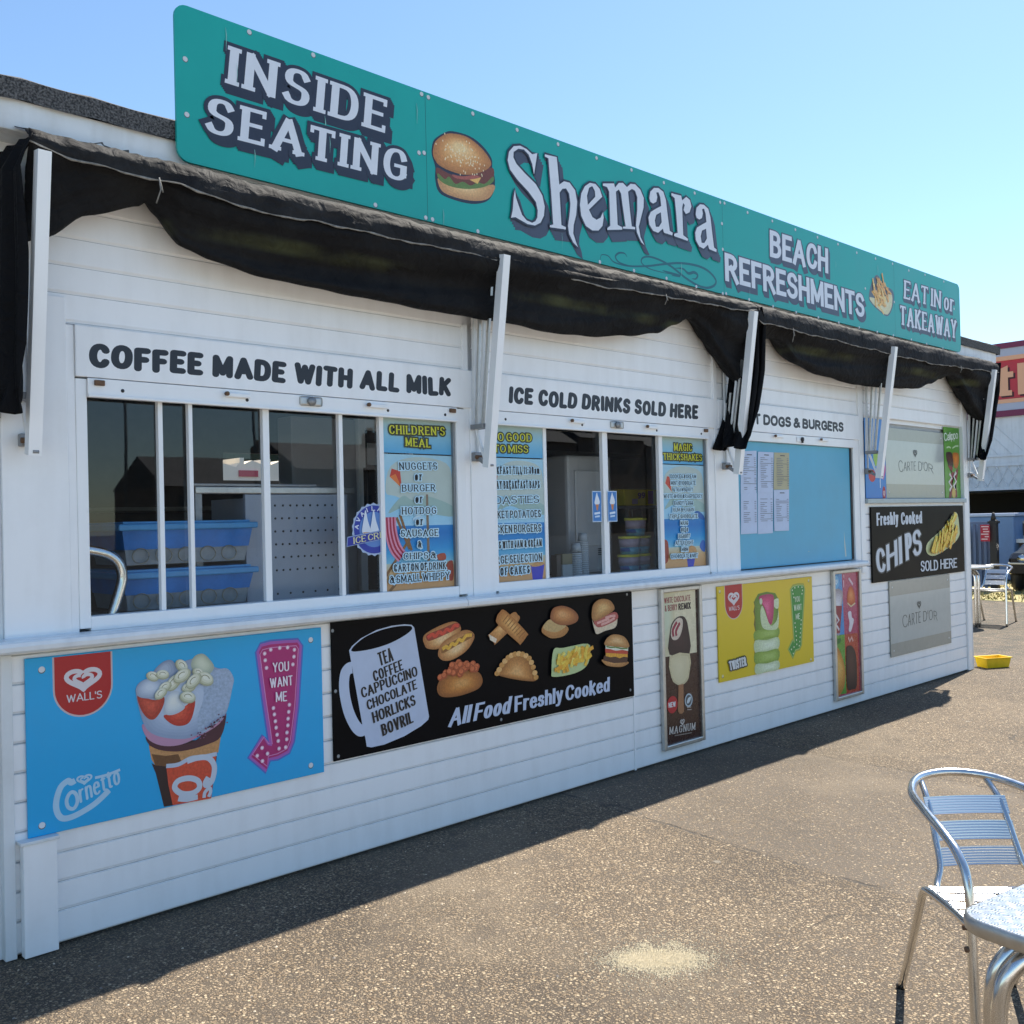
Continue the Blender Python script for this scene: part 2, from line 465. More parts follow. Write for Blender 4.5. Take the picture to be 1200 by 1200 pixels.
class Canvas:
    """Layers of flat ink on the plane y = const of a board, all facing -Y."""
    STEP = .00012
    def __init__(self, y, parent):
        self.y, self.parent, self.k = y, parent, 1
        self.mb = None
    def part(self, name):
        self.flush()
        self.name = name
        self.mb = MB(self.parent.location if self.parent else (0, 0, 0))
    def flush(self):
        if self.mb and self.mb.f:
            self.mb.build(self.name, self.parent)
        self.mb = None
    def layer(self):
        self.k += 1
    def rewind(self, k=2): self.k = k
    def yy(self, sub=0): return self.y - self.k * self.STEP - sub * .000018
    def raw(self, pts, faces, m, sub=0):
        y = self.yy(sub)
        self.mb.add([(a, y, b) for a, b in pts], faces, m)
    def poly(self, pts, m, holes=(), sub=0):
        loops = [pts] + list(holes)
        tri = tessellate_polygon([[Vector((a, b, 0)) for a, b in lp] for lp in loops])
        flat = [q for lp in loops for q in lp]
        fs = []
        for a, b, c in tri:
            pa, pb, pc = flat[a], flat[b], flat[c]
            ar = (pb[0] - pa[0]) * (pc[1] - pa[1]) - (pb[1] - pa[1]) * (pc[0] - pa[0])
            if abs(ar) < 1e-12: continue
            fs.append((a, b, c) if ar > 0 else (a, c, b))
        self.raw(flat, fs, m, sub)
        if sub == 0: self.layer()
    def blob(self, pts, m, n=4):
        self.poly(smooth_pts(pts, True, n), m)
    def shade(self, pts, hexes, fn=food, to=(.45, .6), n=4):
        """A rounded printed shape: nested copies shrink towards a lit point."""
        pts = smooth_pts(pts, True, n)
        xs = [p[0] for p in pts]; zs = [p[1] for p in pts]
        cx = lerp(min(xs), max(xs), to[0]); cz = lerp(min(zs), max(zs), to[1])
        k0 = len(hexes); k = k0 * 3 - 2
        for i in range(k):
            a = hexes[i // 3]; b2 = hexes[min(k0 - 1, i // 3 + 1)]; f = (i % 3) / 3
            h = '#' + ''.join('%02x' % round(lerp(int(a[j:j + 2], 16), int(b2[j:j + 2], 16), f)) for j in (1, 3, 5))
            s = 1 - .85 * (i / k) ** .9
            self.poly([(cx + (a - cx) * s, cz + (b - cz) * s) for a, b in pts], fn(h))
            self.k -= .65
    def rect(self, x0, z0, x1, z1, m):
        self.poly([(x0, z0), (x1, z0), (x1, z1), (x0, z1)], m)
    def disc(self, x, z, rx, rz, m, n=20, rot=0.0):
        c, s = math.cos(rot), math.sin(rot)
        self.poly([(x + rx * math.cos(2 * math.pi * i / n) * c - rz * math.sin(2 * math.pi * i / n) * s, z + rx * math.cos(2 * math.pi * i / n) * s + rz * math.sin(2 * math.pi * i / n) * c) for i in range(n)], m)
    def line(self, pts, w, m, closed=False, sub=0, taper=False):
        """A ribbon of width w along points."""
        n = len(pts); L, Rr = [], []
        for i in range(n):
            a = pts[(i - 1) % n] if (closed or i > 0) else pts[i]
            b = pts[(i + 1) % n] if (closed or i < n - 1) else pts[i]
            dx, dz = b[0] - a[0], b[1] - a[1]; q = math.hypot(dx, dz) or 1
            k = w / 2 * (math.sin(math.pi * min(1, max(0, .06 + .88 * i / (n - 1)))) if taper else 1)
            nx, nz = -dz / q * k, dx / q * k
            L.append((pts[i][0] + nx, pts[i][1] + nz)); Rr.append((pts[i][0] - nx, pts[i][1] - nz))
        fs = [(i, n + i, n + (i + 1) % n, (i + 1) % n) for i in range(n if closed else n - 1)]
        y = self.yy(sub); n2 = max(1, n)
        self.mb.add([(a, y - .00010 * (i % n2) / n2, b) for i, (a, b) in enumerate(L + Rr)], fs, m)
        if sub == 0: self.layer()
    def stroke_glyph(self, strokes, m, st, aff, grow, sub0):
        thick, thin = st['thick'] + 2 * grow, st['thin'] + 2 * grow
        ends = {}
        sub = sub0
        diag = set()
        for pts, closed in strokes:
            if closed: continue
            for a, b in ((pts[0], pts[1]), (pts[-1], pts[-2])):
                dx, dz = abs(a[0] - b[0]), abs(a[1] - b[1])
                if min(dx, dz) > .22 * max(dx, dz) and len(pts) == 2: diag.add((round(a[0], 2), round(a[1], 2)))
        cnt = {}
        for pts, closed in strokes:
            if closed: continue
            for a in (pts[0], pts[-1]): cnt[(round(a[0], 2), round(a[1], 2))] = cnt.get((round(a[0], 2), round(a[1], 2)), 0) + 1
        bad = {k for k in diag if cnt.get(k, 0) > 1}
        for pts, closed in strokes:
            n = len(pts); L, Rr = [], []
            for i in range(n):
                a = pts[(i - 1) % n] if (closed or i > 0) else pts[i]
                b = pts[(i + 1) % n] if (closed or i < n - 1) else pts[i]
                dx, dz = b[0] - a[0], b[1] - a[1]; q = math.hypot(dx, dz) or 1
                dx, dz = dx / q, dz / q
                w = math.sqrt((thick * dz) ** 2 + (thin * dx) ** 2) / 2
                px, pz = pts[i]
                if not closed and i in (0, n - 1) and not st.get('round'):
                    s = -1 if i == 0 else 1
                    e = (abs(dx) * thick + abs(dz) * thin) / 2
                    if (round(px, 2), round(pz, 2)) in bad and min(abs(dx), abs(dz)) > .2: e *= .35
                    px += s * dx * e; pz += s * dz * e
                L.append((px - dz * w, pz + dx * w)); Rr.append((px + dz * w, pz - dx * w))
            fs = [(i, n + i, n + (i + 1) % n, (i + 1) % n) for i in range(n if closed else n - 1)]
            self.raw([aff(*q) for q in L + Rr], fs, m, sub); sub += 1
            if closed: continue
            for i in (0, n - 1):
                b = pts[1] if i == 0 else pts[n - 2]
                px, pz = pts[i]
                dx, dz = px - b[0], pz - b[1]; q = math.hypot(dx, dz) or 1
                if st.get('round'):
                    r = (thick + thin) / 4
                    self.raw([aff(px + r * math.cos(t * .6283), pz + r * math.sin(t * .6283)) for t in range(10)], [tuple(range(10))], m, sub)
                elif st['serif'] and abs(dz) / q > .55 and (pz < .02 or abs(pz - 1) < .02 or (abs(pz - .7) < .02)):
                    key = (round(px, 2), round(pz, 2))
                    if key in ends or key in bad: continue
                    ends[key] = 1
                    hw = thick / 2 + st['serif']
                    z0, z1 = (pz - thin / 2, pz + thin / 2)
                    self.raw([aff(px - hw, z0), aff(px + hw, z0), aff(px + hw, z1), aff(px - hw, z1)], [(0, 1, 2, 3)], m, sub)
                elif st['serif'] and abs(dx) / q > .8 and (pz < .02 or pz > .98):
                    s = 1 if dx > 0 else -1
                    xe = px + s * thick / 2; xi = xe - s * thin
                    s2 = 1 if pz < .5 else -1
                    zo = pz - s2 * thin / 2; zi = pz + s2 * (thin / 2 + st['serif'] * 1.7)
                    q4 = [aff(min(xe, xi), min(zo, zi)), aff(max(xe, xi), min(zo, zi)), aff(max(xe, xi), max(zo, zi)), aff(min(xe, xi), max(zo, zi))]
                    self.raw(q4, [(0, 1, 2, 3)], m, sub)
            sub += 1
        return sub
    def text(self, s, O, Rt, U, style, m, outline=None, shadow=None, grow=0.0):
        """Letters from baseline start O to baseline end Rt with cap top-left U; outline=(width, ink), shadow=(dx, dz, ink)."""
        st = dict(STYLES[style]) if isinstance(style, str) else dict(style)
        O, Rt, U = Vector(O), Vector(Rt), Vector(U)
        H = (U - O).length; W = (Rt - O).length / H
        ex = (Rt - O) / (W); ez = U - O
        th, tn = st['thick'], st['thin']
        pad = st['serif'] * 1.0
        tot = 0; fixed = 0; n = 0
        for i, ch in enumerate(s):
            if ch == ' ': fixed += st['space']; continue
            tot += GLYPHS[ch][0] / 100; fixed += th + 2 * pad; n += 1
            if i < len(s) - 1 and s[i + 1] != ' ': fixed += st['gap']
        k = (W - fixed) / max(tot, .01)
        if k < .30:                                  # squeeze strokes too when the line is very condensed
            q = (W - .30 * tot) / fixed
            for key in ('thick', 'gap', 'space', 'serif'): st[key] *= q
            th = st['thick']; pad = st['serif']; k = .30
        rnd = random.Random(sum(map(ord, s)))
        jobs = []
        x = 0
        for i, ch in enumerate(s):
            if ch == ' ': x += st['space']; continue
            w, strokes = glyph(ch)
            x0 = x + pad + th / 2
            jit = st.get('jitter', 0)
            a = rnd.uniform(-jit, jit) * 1.6; jz = rnd.uniform(-jit, jit) * .6
            cx = w * k / 2
            def tf(p, x0=x0, a=a, jz=jz, cx=cx):
                px, pz = p[0] * k - cx, p[1] * (1 - tn) + tn / 2 - .5
                return (x0 + cx + px * math.cos(a) - pz * math.sin(a), .5 + px * math.sin(a) + pz * math.cos(a) + jz)
            jobs.append([([tf(p) for p in pts], c) for pts, c in strokes])
            x += w * k + th + 2 * pad
            if i < len(s) - 1 and s[i + 1] != ' ': x += st['gap']
        def aff(dx=0, dz=0):
            return lambda a, b: tuple(O + ex * a + ez * b + Vector((dx, dz)))
        # serif test works on cap height, so hand it glyph-space points through a shim
        def draw(mm, g, dx=0, dz=0):
            for gi, jb in enumerate(jobs):
                zs = [(pts, c) for pts, c in jb]
                st2 = dict(st)
                self.stroke_glyph2(zs, mm, st2, aff(dx, dz), g, tn, (gi % 2) * 8)
            self.k += 3
        if shadow:
            ns = 4
            for i in range(ns, 0, -1):
                draw(shadow[2], (outline[0] / H if outline else 0), shadow[0] * i / ns, shadow[1] * i / ns)
        if outline: draw(outline[1], outline[0] / H)
        draw(m, grow)
    def stroke_glyph2(self, strokes, m, st, aff, g, tn, sub):
        # map stroke ends to 0 / .7 / 1 so that serifs land on the cap, x and base lines
        inv = lambda z: (z - tn / 2) / (1 - tn)
        fix = []
        for pts, c in strokes: fix.append(([(a, inv(b)) for a, b in pts], c))
        sc = 1 - tn
        self.stroke_glyph(fix, m, dict(st, thin=st['thin'] / sc), lambda a, b: aff(a, b * sc + tn / 2), g, sub)
    def tracing(self, pts, m, holes=(), outline=None, shadow=None):
        """A drawn letter with an outline and a stepped drop shadow."""
        if shadow:
            for i in range(4, 0, -1):
                q = [(a + shadow[0] * i / 4, b + shadow[1] * i / 4) for a, b in pts]
                self.poly(q, shadow[2], [[(a + shadow[0] * i / 4, b + shadow[1] * i / 4) for a, b in h] for h in holes])
                self.line(q, outline[0] * 2, shadow[2], True)
        if outline:
            self.line(pts, outline[0] * 2, outline[1], True)
            for h in holes: self.line(h, outline[0] * 2, outline[1], True)
        self.poly(pts, m, holes)
    def heart(self, x, z, w, h, m):
        """Two nested open heart swirls."""
        def hp(s, t):
            a = 16 * math.sin(t) ** 3; b = 13 * math.cos(t) - 5 * math.cos(2 * t) - 2 * math.cos(3 * t) - math.cos(4 * t)
            return (x + a / 33 * w * s, z + (b + 2.5) / 30 * h * s)
        self.line([hp(.93, .35 + i * (2 * math.pi - .7) / 40) for i in range(41)], w * .125, m)
        self.line([hp(.5, -.2 + i * (2 * math.pi - .5) / 32) for i in range(33)], w * .10, m)
    def screws(self, pts, r=.009, m=None):
        for a, b in pts:
            self.part('bolt_head'); self.rewind(2)
            self.disc(a, b - .002, r * 1.15, r * 1.15, ink('#5a5f60'), 12)
            self.disc(a, b, r, r, m or ink('#c9cdd0'), 12)

def panel(name, label, cat, x0, z0, x1, z1, y, thick, m, group=None, bev=.002, rr=0.0, partname='board'):
    """A board fixed to the wall: thing > board; the printed parts are added by a Canvas on its face."""
    t = thing(name, label, cat, ((x0 + x1) / 2, y, z0), group)
    mb = MB(t.location)
    if rr:
        pts = []
        for cx, cz, a0 in ((x1 - rr, z1 - rr, 0), (x0 + rr, z1 - rr, 90), (x0 + rr, z0 + rr, 180), (x1 - rr, z0 + rr, 270)):
            for k in range(6): pts.append((cx + rr * math.cos(R(a0 + k * 18)), cz + rr * math.sin(R(a0 + k * 18))))
        n = len(pts)
        vs = [(a, y, b) for a, b in pts] + [(a, y + thick, b) for a, b in pts]
        mb.add(vs, [tuple(range(n)), tuple(range(2 * n - 1, n - 1, -1))] + [(i, i + n, (i + 1) % n + n, (i + 1) % n) for i in range(n)], m)
    else:
        mb.box(x0, x1, y, y + thick, z0, z1, m, bev)
    mb.build(partname, t)
    return t, Canvas(y, t)

# ------------------------------------------------------------------ the setting: ground and grass
def ground_mat():
    m, n, l, b = new_mat('asphalt_with_flint_chips')
    tc = n.new('ShaderNodeTexCoord')
    sp = n.new('ShaderNodeSeparateXYZ'); l.new(tc.outputs['Object'], sp.inputs[0])
    def math2(op, a, bb):
        q = n.new('ShaderNodeMath'); q.operation = op
        for i, s in enumerate((a, bb)):
            if isinstance(s, (int, float)): q.inputs[i].default_value = s
            elif s is not None: l.new(s, q.inputs[i])
        return q.outputs[0]
    def rng(src, a, bb, c=0.0, d=1.0):
        q = n.new('ShaderNodeMapRange'); q.inputs['From Min'].default_value = a; q.inputs['From Max'].default_value = bb
        q.inputs['To Min'].default_value = c; q.inputs['To Max'].default_value = d
        l.new(src, q.inputs['Value']); return q.outputs[0]
    def noise(s, d=4, r=.6):
        q = n.new('ShaderNodeTexNoise'); q.inputs['Scale'].default_value = s; q.inputs['Detail'].default_value = d; q.inputs['Roughness'].default_value = r
        l.new(tc.outputs['Object'], q.inputs['Vector']); return q.outputs['Fac']
    def mix(f, a, bb):
        q = n.new('ShaderNodeMix'); q.data_type = 'RGBA'
        l.new(f, q.inputs['Factor'])
        for key, s in (('A', a), ('B', bb)):
            if isinstance(s, tuple): q.inputs[key].default_value = (*s, 1)
            else: l.new(s, q.inputs[key])
        return q.outputs['Result']
    wob = math2('MULTIPLY', math2('SUBTRACT', noise(2.2, 3), .5), .09)
    xj = math2('ADD', math2('SUBTRACT', sp.outputs['X'], math2('MULTIPLY', sp.outputs['Y'], .075)), wob)
    inB = math2('MULTIPLY', math2('GREATER_THAN', xj, 3.79), math2('LESS_THAN', xj, 5.48))
    j1 = rng(math2('ABSOLUTE', math2('SUBTRACT', xj, 3.79), None), .003, .016, 1, 0)
    j2 = rng(math2('ABSOLUTE', math2('SUBTRACT', xj, 5.48), None), .003, .02, 1, 0)
    joint = math2('MULTIPLY', math2('MAXIMUM', j1, j2), rng(noise(6, 2), .42, .62, 0, .8))
    # flint chips: two sizes of Voronoi cell, only some of the cells carry a pale stone
    def chips(scale, keep_lo, keep_hi, radius):
        v = n.new('ShaderNodeTexVoronoi'); v.inputs['Scale'].default_value = scale; v.inputs['Randomness'].default_value = 1
        wv = n.new('ShaderNodeVectorMath'); wv.operation = 'ADD'
        nn = n.new('ShaderNodeTexNoise'); nn.inputs['Scale'].default_value = scale * .8; nn.inputs['Detail'].default_value = 2
        l.new(tc.outputs['Object'], nn.inputs['Vector'])
        sc = n.new('ShaderNodeVectorMath'); sc.operation = 'SCALE'; sc.inputs['Scale'].default_value = .55 / scale
        l.new(nn.outputs['Color'], sc.inputs[0]); l.new(tc.outputs['Object'], wv.inputs[0]); l.new(sc.outputs[0], wv.inputs[1])
        l.new(wv.outputs[0], v.inputs['Vector'])
        sep = n.new('ShaderNodeSeparateColor'); l.new(v.outputs['Color'], sep.inputs[0])
        dens = rng(noise(1.6, 5), .35, .65, keep_lo, keep_hi)
        densB = math2('SUBTRACT', dens, math2('MULTIPLY', inB, .22))
        keep = math2('LESS_THAN', sep.outputs[0], densB)
        core = rng(v.outputs['Distance'], radius * .6, radius, 1, 0)
        return math2('MULTIPLY', keep, core), sep.outputs[1], v.outputs['Distance']
    c1, h1, d1 = chips(84, .50, .80, .55)
    c2, h2, d2 = chips(160, .55, .85, .52)
    ramp = n.new('ShaderNodeValToRGB')
    e = ramp.color_ramp.elements
    e[0].position = 0; e[0].color = (.10, .076, .054, 1)
    e[1].position = 1; e[1].color = (.52, .44, .33, 1)
    for p, c in ((.3, (.19, .142, .095)), (.6, (.26, .205, .142)), (.85, (.34, .28, .21))):
        q = e.new(p); q.color = (*c, 1)
    l.new(h1, ramp.inputs[0])
    ramp2 = n.new('ShaderNodeValToRGB'); e = ramp2.color_ramp.elements
    e[0].color = (.10, .084, .068, 1); e[1].color = (.40, .32, .235, 1)
    l.new(h2, ramp2.inputs[0])
    tar = mix(rng(noise(.9, 6), .35, .65), (.052, .041, .031), (.075, .060, .046))
    tarB = mix(inB, tar, (.098, .082, .068))
    base = mix(c2, tarB, ramp2.outputs[0])
    base = mix(c1, base, ramp.outputs[0])
    stain = rng(noise(.55, 7, .7), .54, .68, 0, .5)
    base = mix(stain, base, (.215, .18, .14))
    dirt = rng(noise(3.7, 6, .72), .55, .70, 0, .6)
    base = mix(dirt, base, (.065, .055, .048))
    gv = n.new('ShaderNodeTexVoronoi'); gv.inputs['Scale'].default_value = 2.6; l.new(tc.outputs['Object'], gv.inputs['Vector'])
    gs = n.new('ShaderNodeSeparateColor'); l.new(gv.outputs['Color'], gs.inputs[0])
    gum = math2('MULTIPLY', math2('LESS_THAN', gs.outputs[0], .35), rng(math2('ADD', gv.outputs['Distance'], math2('MULTIPLY', noise(30, 2), .03)), .055, .066, .55, 0))
    base = mix(math2('MULTIPLY', gum, gs.outputs[1]), base, (.06, .055, .05))
    base = mix(math2('MULTIPLY', gum, math2('GREATER_THAN', gs.outputs[2], .6)), base, (.30, .28, .25))
    cv_ = n.new('ShaderNodeTexVoronoi'); cv_.feature = 'DISTANCE_TO_EDGE'; cv_.inputs['Scale'].default_value = .42
    cw = n.new('ShaderNodeVectorMath'); cw.operation = 'ADD'; cn = n.new('ShaderNodeTexNoise'); cn.inputs['Scale'].default_value = 3; cn.inputs['Detail'].default_value = 6
    l.new(tc.outputs['Object'], cn.inputs['Vector']); cs = n.new('ShaderNodeVectorMath'); cs.operation = 'SCALE'; cs.inputs['Scale'].default_value = .35
    l.new(cn.outputs['Color'], cs.inputs[0]); l.new(tc.outputs['Object'], cw.inputs[0]); l.new(cs.outputs[0], cw.inputs[1]); l.new(cw.outputs[0], cv_.inputs['Vector'])
    crack = math2('MULTIPLY', rng(cv_.outputs['Distance'], .0012, .0035, 1, 0), rng(noise(.8, 3), .5, .6, 0, .7))
    base = mix(crack, base, (.035, .03, .026))
    tone = rng(noise(.45, 4, .55), .35, .65, .72, 1.08)
    wm = n.new('ShaderNodeMix'); wm.data_type = 'RGBA'; wm.blend_type = 'MULTIPLY'; wm.inputs['Factor'].default_value = 1; wm.inputs['B'].default_value = (.98, .925, .82, 1)
    l.new(base, wm.inputs['A']); base = wm.outputs['Result']
    tm = n.new('ShaderNodeMix'); tm.data_type = 'RGBA'; tm.blend_type = 'MULTIPLY'; tm.inputs['Factor'].default_value = 1
    tcb = n.new('ShaderNodeCombineColor')
    for q_ in range(3): l.new(tone, tcb.inputs[q_])
    l.new(base, tm.inputs['A']); l.new(tcb.outputs[0], tm.inputs['B']); base = tm.outputs['Result']
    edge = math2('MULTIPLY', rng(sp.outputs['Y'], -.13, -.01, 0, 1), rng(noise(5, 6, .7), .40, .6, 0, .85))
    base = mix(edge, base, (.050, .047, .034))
    base = mix(joint, base, (.03, .028, .026))
    l.new(base, b.inputs['Base Color'])
    b.inputs['Roughness'].default_value = .86
    hgt = math2('ADD', math2('MULTIPLY', c1, .8), math2('ADD', math2('MULTIPLY', c2, .45), math2('ADD', math2('MULTIPLY', noise(150, 3), .5), math2('MULTIPLY', joint, -1.5))))
    bp = n.new('ShaderNodeBump'); bp.inputs['Strength'].default_value = .8; bp.inputs['Distance'].default_value = .006
    l.new(hgt, bp.inputs['Height']); l.new(bp.outputs[0], b.inputs['Normal'])
    return m
g = MB()
g.add([(-300, -300, 0), (500, -300, 0), (500, 400, 0), (-300, 400, 0)], [(0, 1, 2, 3)], ground_mat())
o = g.build('ground'); o['kind'] = 'structure'

rd = MB()
rd.add([(-60, -58, .004), (200, -58, .004), (200, -13, .004), (-60, -13, .004)], [(0, 1, 2, 3)], plain('dark_strip_asphalt', (.035, .034, .034), .85, mottle=.2, scale=2))  # unseen dark strip added to keep the reflections in the panes dark
o = rd.build('dark_reflection_strip'); o['kind'] = 'structure'
rd = MB()
rd.add([(-60, -12.9, .004), (60, -12.9, .004), (60, -4.3, .004), (-60, -4.3, .004)], [(0, 1, 2, 3)], plain('pale_bounce_concrete', (.52, .49, .44), .8, mottle=.15, scale=2))  # unseen pale strip added to bounce sunlight onto the kiosk front
o = rd.build('bounce_strip'); o['kind'] = 'structure'

def grass_mat():
    m, n, l, b = new_mat('dry_summer_grass')
    tc = n.new('ShaderNodeTexCoord')
    q = n.new('ShaderNodeTexNoise'); q.inputs['Scale'].default_value = 1.1; q.inputs['Detail'].default_value = 9; q.inputs['Roughness'].default_value = .75
    l.new(tc.outputs['Object'], q.inputs['Vector'])
    r = n.new('ShaderNodeValToRGB')
    r.color_ramp.elements[0].position = .36; r.color_ramp.elements[0].color = (.20, .19, .06, 1)
    r.color_ramp.elements[1].position = .62; r.color_ramp.elements[1].color = (.42, .34, .16, 1)
    l.new(q.outputs['Fac'], r.inputs[0]); l.new(r.outputs[0], b.inputs['Base Color'])
    b.inputs['Roughness'].default_value = .9
    return m
GRASS = grass_mat()
g = MB()
pts = [(16.3, 26), (16.1, 8), (16.6, 3.4), (16.2, 1.2), (16.9, -2), (60, -6), (60, 26)]
g.add([(a, b, .004) for a, b in pts], [tuple(range(len(pts)))[::-1]], GRASS)
o = g.build('grass_verge'); o['kind'] = 'structure'
g = MB()
rg = random.Random(3)
for i in range(5200):
    x = 16.4 + abs(rg.gauss(0, 4)); y = rg.uniform(-1.2, 7)
    h = rg.uniform(.03, .08); a = rg.uniform(0, 6.28); w = rg.uniform(.01, .02)
    dx, dy = math.cos(a) * w, math.sin(a) * w
    lx, ly = rg.gauss(0, .03), rg.gauss(0, .03)
    g.add([(x - dx, y - dy, 0), (x + dx, y + dy, 0), (x + lx, y + ly, h)], [(0, 1, 2)], GRASS)
o = g.build('grass'); o['kind'] = 'stuff'; tag(o, 'dry yellow-green grass beyond the paving at the right', 'grass')

# ------------------------------------------------------------------ the kiosk
kiosk = thing('kiosk', 'long white boarded beach refreshment kiosk with flat felt roof and serving hatches', 'kiosk', (5, 2.2, 0))
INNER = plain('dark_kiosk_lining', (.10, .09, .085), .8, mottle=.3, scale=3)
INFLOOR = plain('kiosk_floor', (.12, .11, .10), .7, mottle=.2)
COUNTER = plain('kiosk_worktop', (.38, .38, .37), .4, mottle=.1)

def boards(mb, x0, x1, z0, z1, zj, y, m, pitch=.1025, dead=()):
    """Horizontal tongue-and-groove boards between z0 and z1; a groove lies at zj + k*pitch."""
    k = math.ceil((z0 - zj) / pitch - 1e-6)
    z = zj + k * pitch
    prof = [(y, z0)]
    while z < z1 - .001:
        if z > z0 + .004:
            prof += [(y - .0, z - .002), (y + .0085, z - .0010), (y + .0085, z + .0022), (y, z + .012)]
        z += pitch
    prof.append((y, z1))
    prof = [(a, min(max(b, z0), z1)) for a, b in prof]
    n = len(prof)
    vs = [(x0, a, b) for a, b in prof] + [(x1, a, b) for a, b in prof]
    for i in range(n - 1):
        q4 = [vs[i], vs[i + n], vs[i + n + 1], vs[i + 1]]
        mb.add(q4, [(0, 1, 2, 3)], GROOVE if prof[i][0] > y + .008 and prof[i + 1][0] > y + .008 else m)

GROOVE = plain('groove_grey', (.5, .51, .51), .9, mottle=.3, scale=20)  # groove backs coloured greyer than the board faces
ZJ = .3255
# lower and upper boarding, one mesh per kind of boarding
mb = MB(kiosk.location)
boards(mb, 1.06, 4.398, .016, 1.07, ZJ, 0, WHITE)
boards(mb, 4.414, 7.20, .016, 1.07, ZJ, 0, WHITE)
boards(mb, 7.20, 9.16, .016, 1.545, ZJ, .001, WHITE)
boards(mb, 1.195, 3.155, 2.225, 2.90, 2.332, 0, WHITE)
boards(mb, 3.215, 5.27, 2.225, 2.90, 2.332, 0, WHITE)
boards(mb, 5.27, 7.235, 2.225, 2.90, 2.332, .002, WHITE)
boards(mb, 7.235, 9.17, 2.235, 2.90, 2.332, .001, WHITE)
mb.build('wall_boarding', kiosk)
# the carcass: core wall pieces that leave the hatches open, returns, floor, back and roof deck
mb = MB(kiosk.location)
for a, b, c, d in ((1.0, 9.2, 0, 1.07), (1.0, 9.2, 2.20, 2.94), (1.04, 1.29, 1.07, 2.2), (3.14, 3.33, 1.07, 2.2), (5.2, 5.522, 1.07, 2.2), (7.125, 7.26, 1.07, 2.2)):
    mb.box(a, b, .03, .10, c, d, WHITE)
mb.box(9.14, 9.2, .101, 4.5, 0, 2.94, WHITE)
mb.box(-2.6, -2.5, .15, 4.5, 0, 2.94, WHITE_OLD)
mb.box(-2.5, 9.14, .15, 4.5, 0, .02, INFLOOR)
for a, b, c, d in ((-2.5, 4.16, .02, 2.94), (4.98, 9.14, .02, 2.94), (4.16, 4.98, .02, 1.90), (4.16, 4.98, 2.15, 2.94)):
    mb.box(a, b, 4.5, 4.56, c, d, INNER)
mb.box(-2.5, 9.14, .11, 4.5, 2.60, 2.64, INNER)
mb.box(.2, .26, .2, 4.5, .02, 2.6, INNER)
mb.build('carcass', kiosk)
mb = MB(kiosk.location)
mb.box(1.3, 7.12, .105, .62, 1.085, 1.125, COUNTER, .004)
mb.box(1.3, 9.12, 3.9, 4.49, 1.62, 1.65, COUNTER)
mb.build('worktop', kiosk)
# plain pilasters between the hatches
for bx_ in ((1.04, 1.262, -.012, .03, 1.098, 2.318), (1.262, 1.292, -.006, .03, 1.098, 2.222), (3.148, 3.185, -.006, .03, 1.098, 2.45), (3.185, 3.335, -.012, .03, 1.098, 2.222),
            (5.262, 5.522, -.012, .03, 1.098, 2.03), (5.205, 5.262, -.005, .03, 1.098, 2.222), (5.262, 5.30, -.012, .029, 2.03, 2.56), (7.128, 7.19, -.005, .03, 1.098, 2.222), (7.19, 7.262, -.012, .03, 1.0, 2.50)):
    one('pilaster', kiosk, lambda q: q.box(*bx_, WHITE, .003), kiosk.location)
mb = MB(kiosk.location)
mb.box(1.076, 1.188, -.042, -.001, 0.004, .392, WHITE, .003)
mb.box(1.066, 1.196, -.048, -.001, .392, .404, WHITE_OLD, .002)
mb.box(1.022, 1.060, -.014, .03, .003, 1.05, WHITE_OLD, .003)
mb.build('corner_box', kiosk)
mb = MB(kiosk.location)
mb.box(9.163, 9.245, -.016, .10, .004, 2.90, WHITE, .004)
mb.box(9.245, 9.285, -.010, .05, .004, 2.90, WHITE_OLD, .004)
mb.build('corner_post', kiosk)
mb = MB(kiosk.location)
mb.box(4.3985, 4.4135, -.004, .01, .006, 1.05, WHITE, .002)
mb.build('joint_strip', kiosk)
# older boarding of the set-back left bay with its own small window
mb = MB(kiosk.location)
boards(mb, -2.5, 1.022, .01, 1.10, ZJ - .03, .035, WHITE_OLD)
boards(mb, -2.5, 1.02, 2.25, 2.94, 2.3, .035, WHITE_OLD)
boards(mb, -2.5, .1, 1.10, 2.25, 2.3, .035, WHITE_OLD)
mb.box(.94, 1.028, .0, .10, 1.86, 2.25, WHITE_OLD, .003)
mb.box(1.012, 1.04, .002, .10, 1.10, 1.86, WHITE_OLD, .003)
mb.build('old_boarding', kiosk)
mb = MB(kiosk.location)
for a, b, c, d in ((.1, .15, 1.10, 1.86), (.962, 1.012, 1.10, 1.86), (.15, .962, 1.10, 1.16), (.15, .962, 1.80, 1.86)):
    mb.box(a, b, .02, .07, c, d, ALU_DULL, .003)
lw = mb.build('window', kiosk)
one('pane', lw, lambda q: q.box(.15, .962, .04, .045, 1.16, 1.80, GLASS), kiosk.location)
# serving shelf in two lengths
for a, b in ((-.6, 3.066), (3.070, 7.118)):
    mb = MB(kiosk.location)
    prof = [(.028, 1.098), (-.012, 1.106), (-.088, 1.103), (-.099, 1.096), (-.102, 1.083), (-.099, 1.068), (-.090, 1.060), (.028, 1.058)]
    n = len(prof)
    mb.add([(a, p, q) for p, q in prof] + [(b, p, q) for p, q in prof], [(i, i + n, (i + 1) % n + n, (i + 1) % n) for i in range(n)] + [tuple(range(n))[::-1], tuple(range(n, 2 * n))], SHELFM)
    mb.build('shelf', kiosk)
mb = MB(kiosk.location)
mb.box(7.262, 9.16, -.035, .05, 1.540, 1.579, plain('grey_blue_sill', (.36, .43, .47), .3, .3, mottle=.15, scale=12), .004)
mb.build('sill', kiosk)

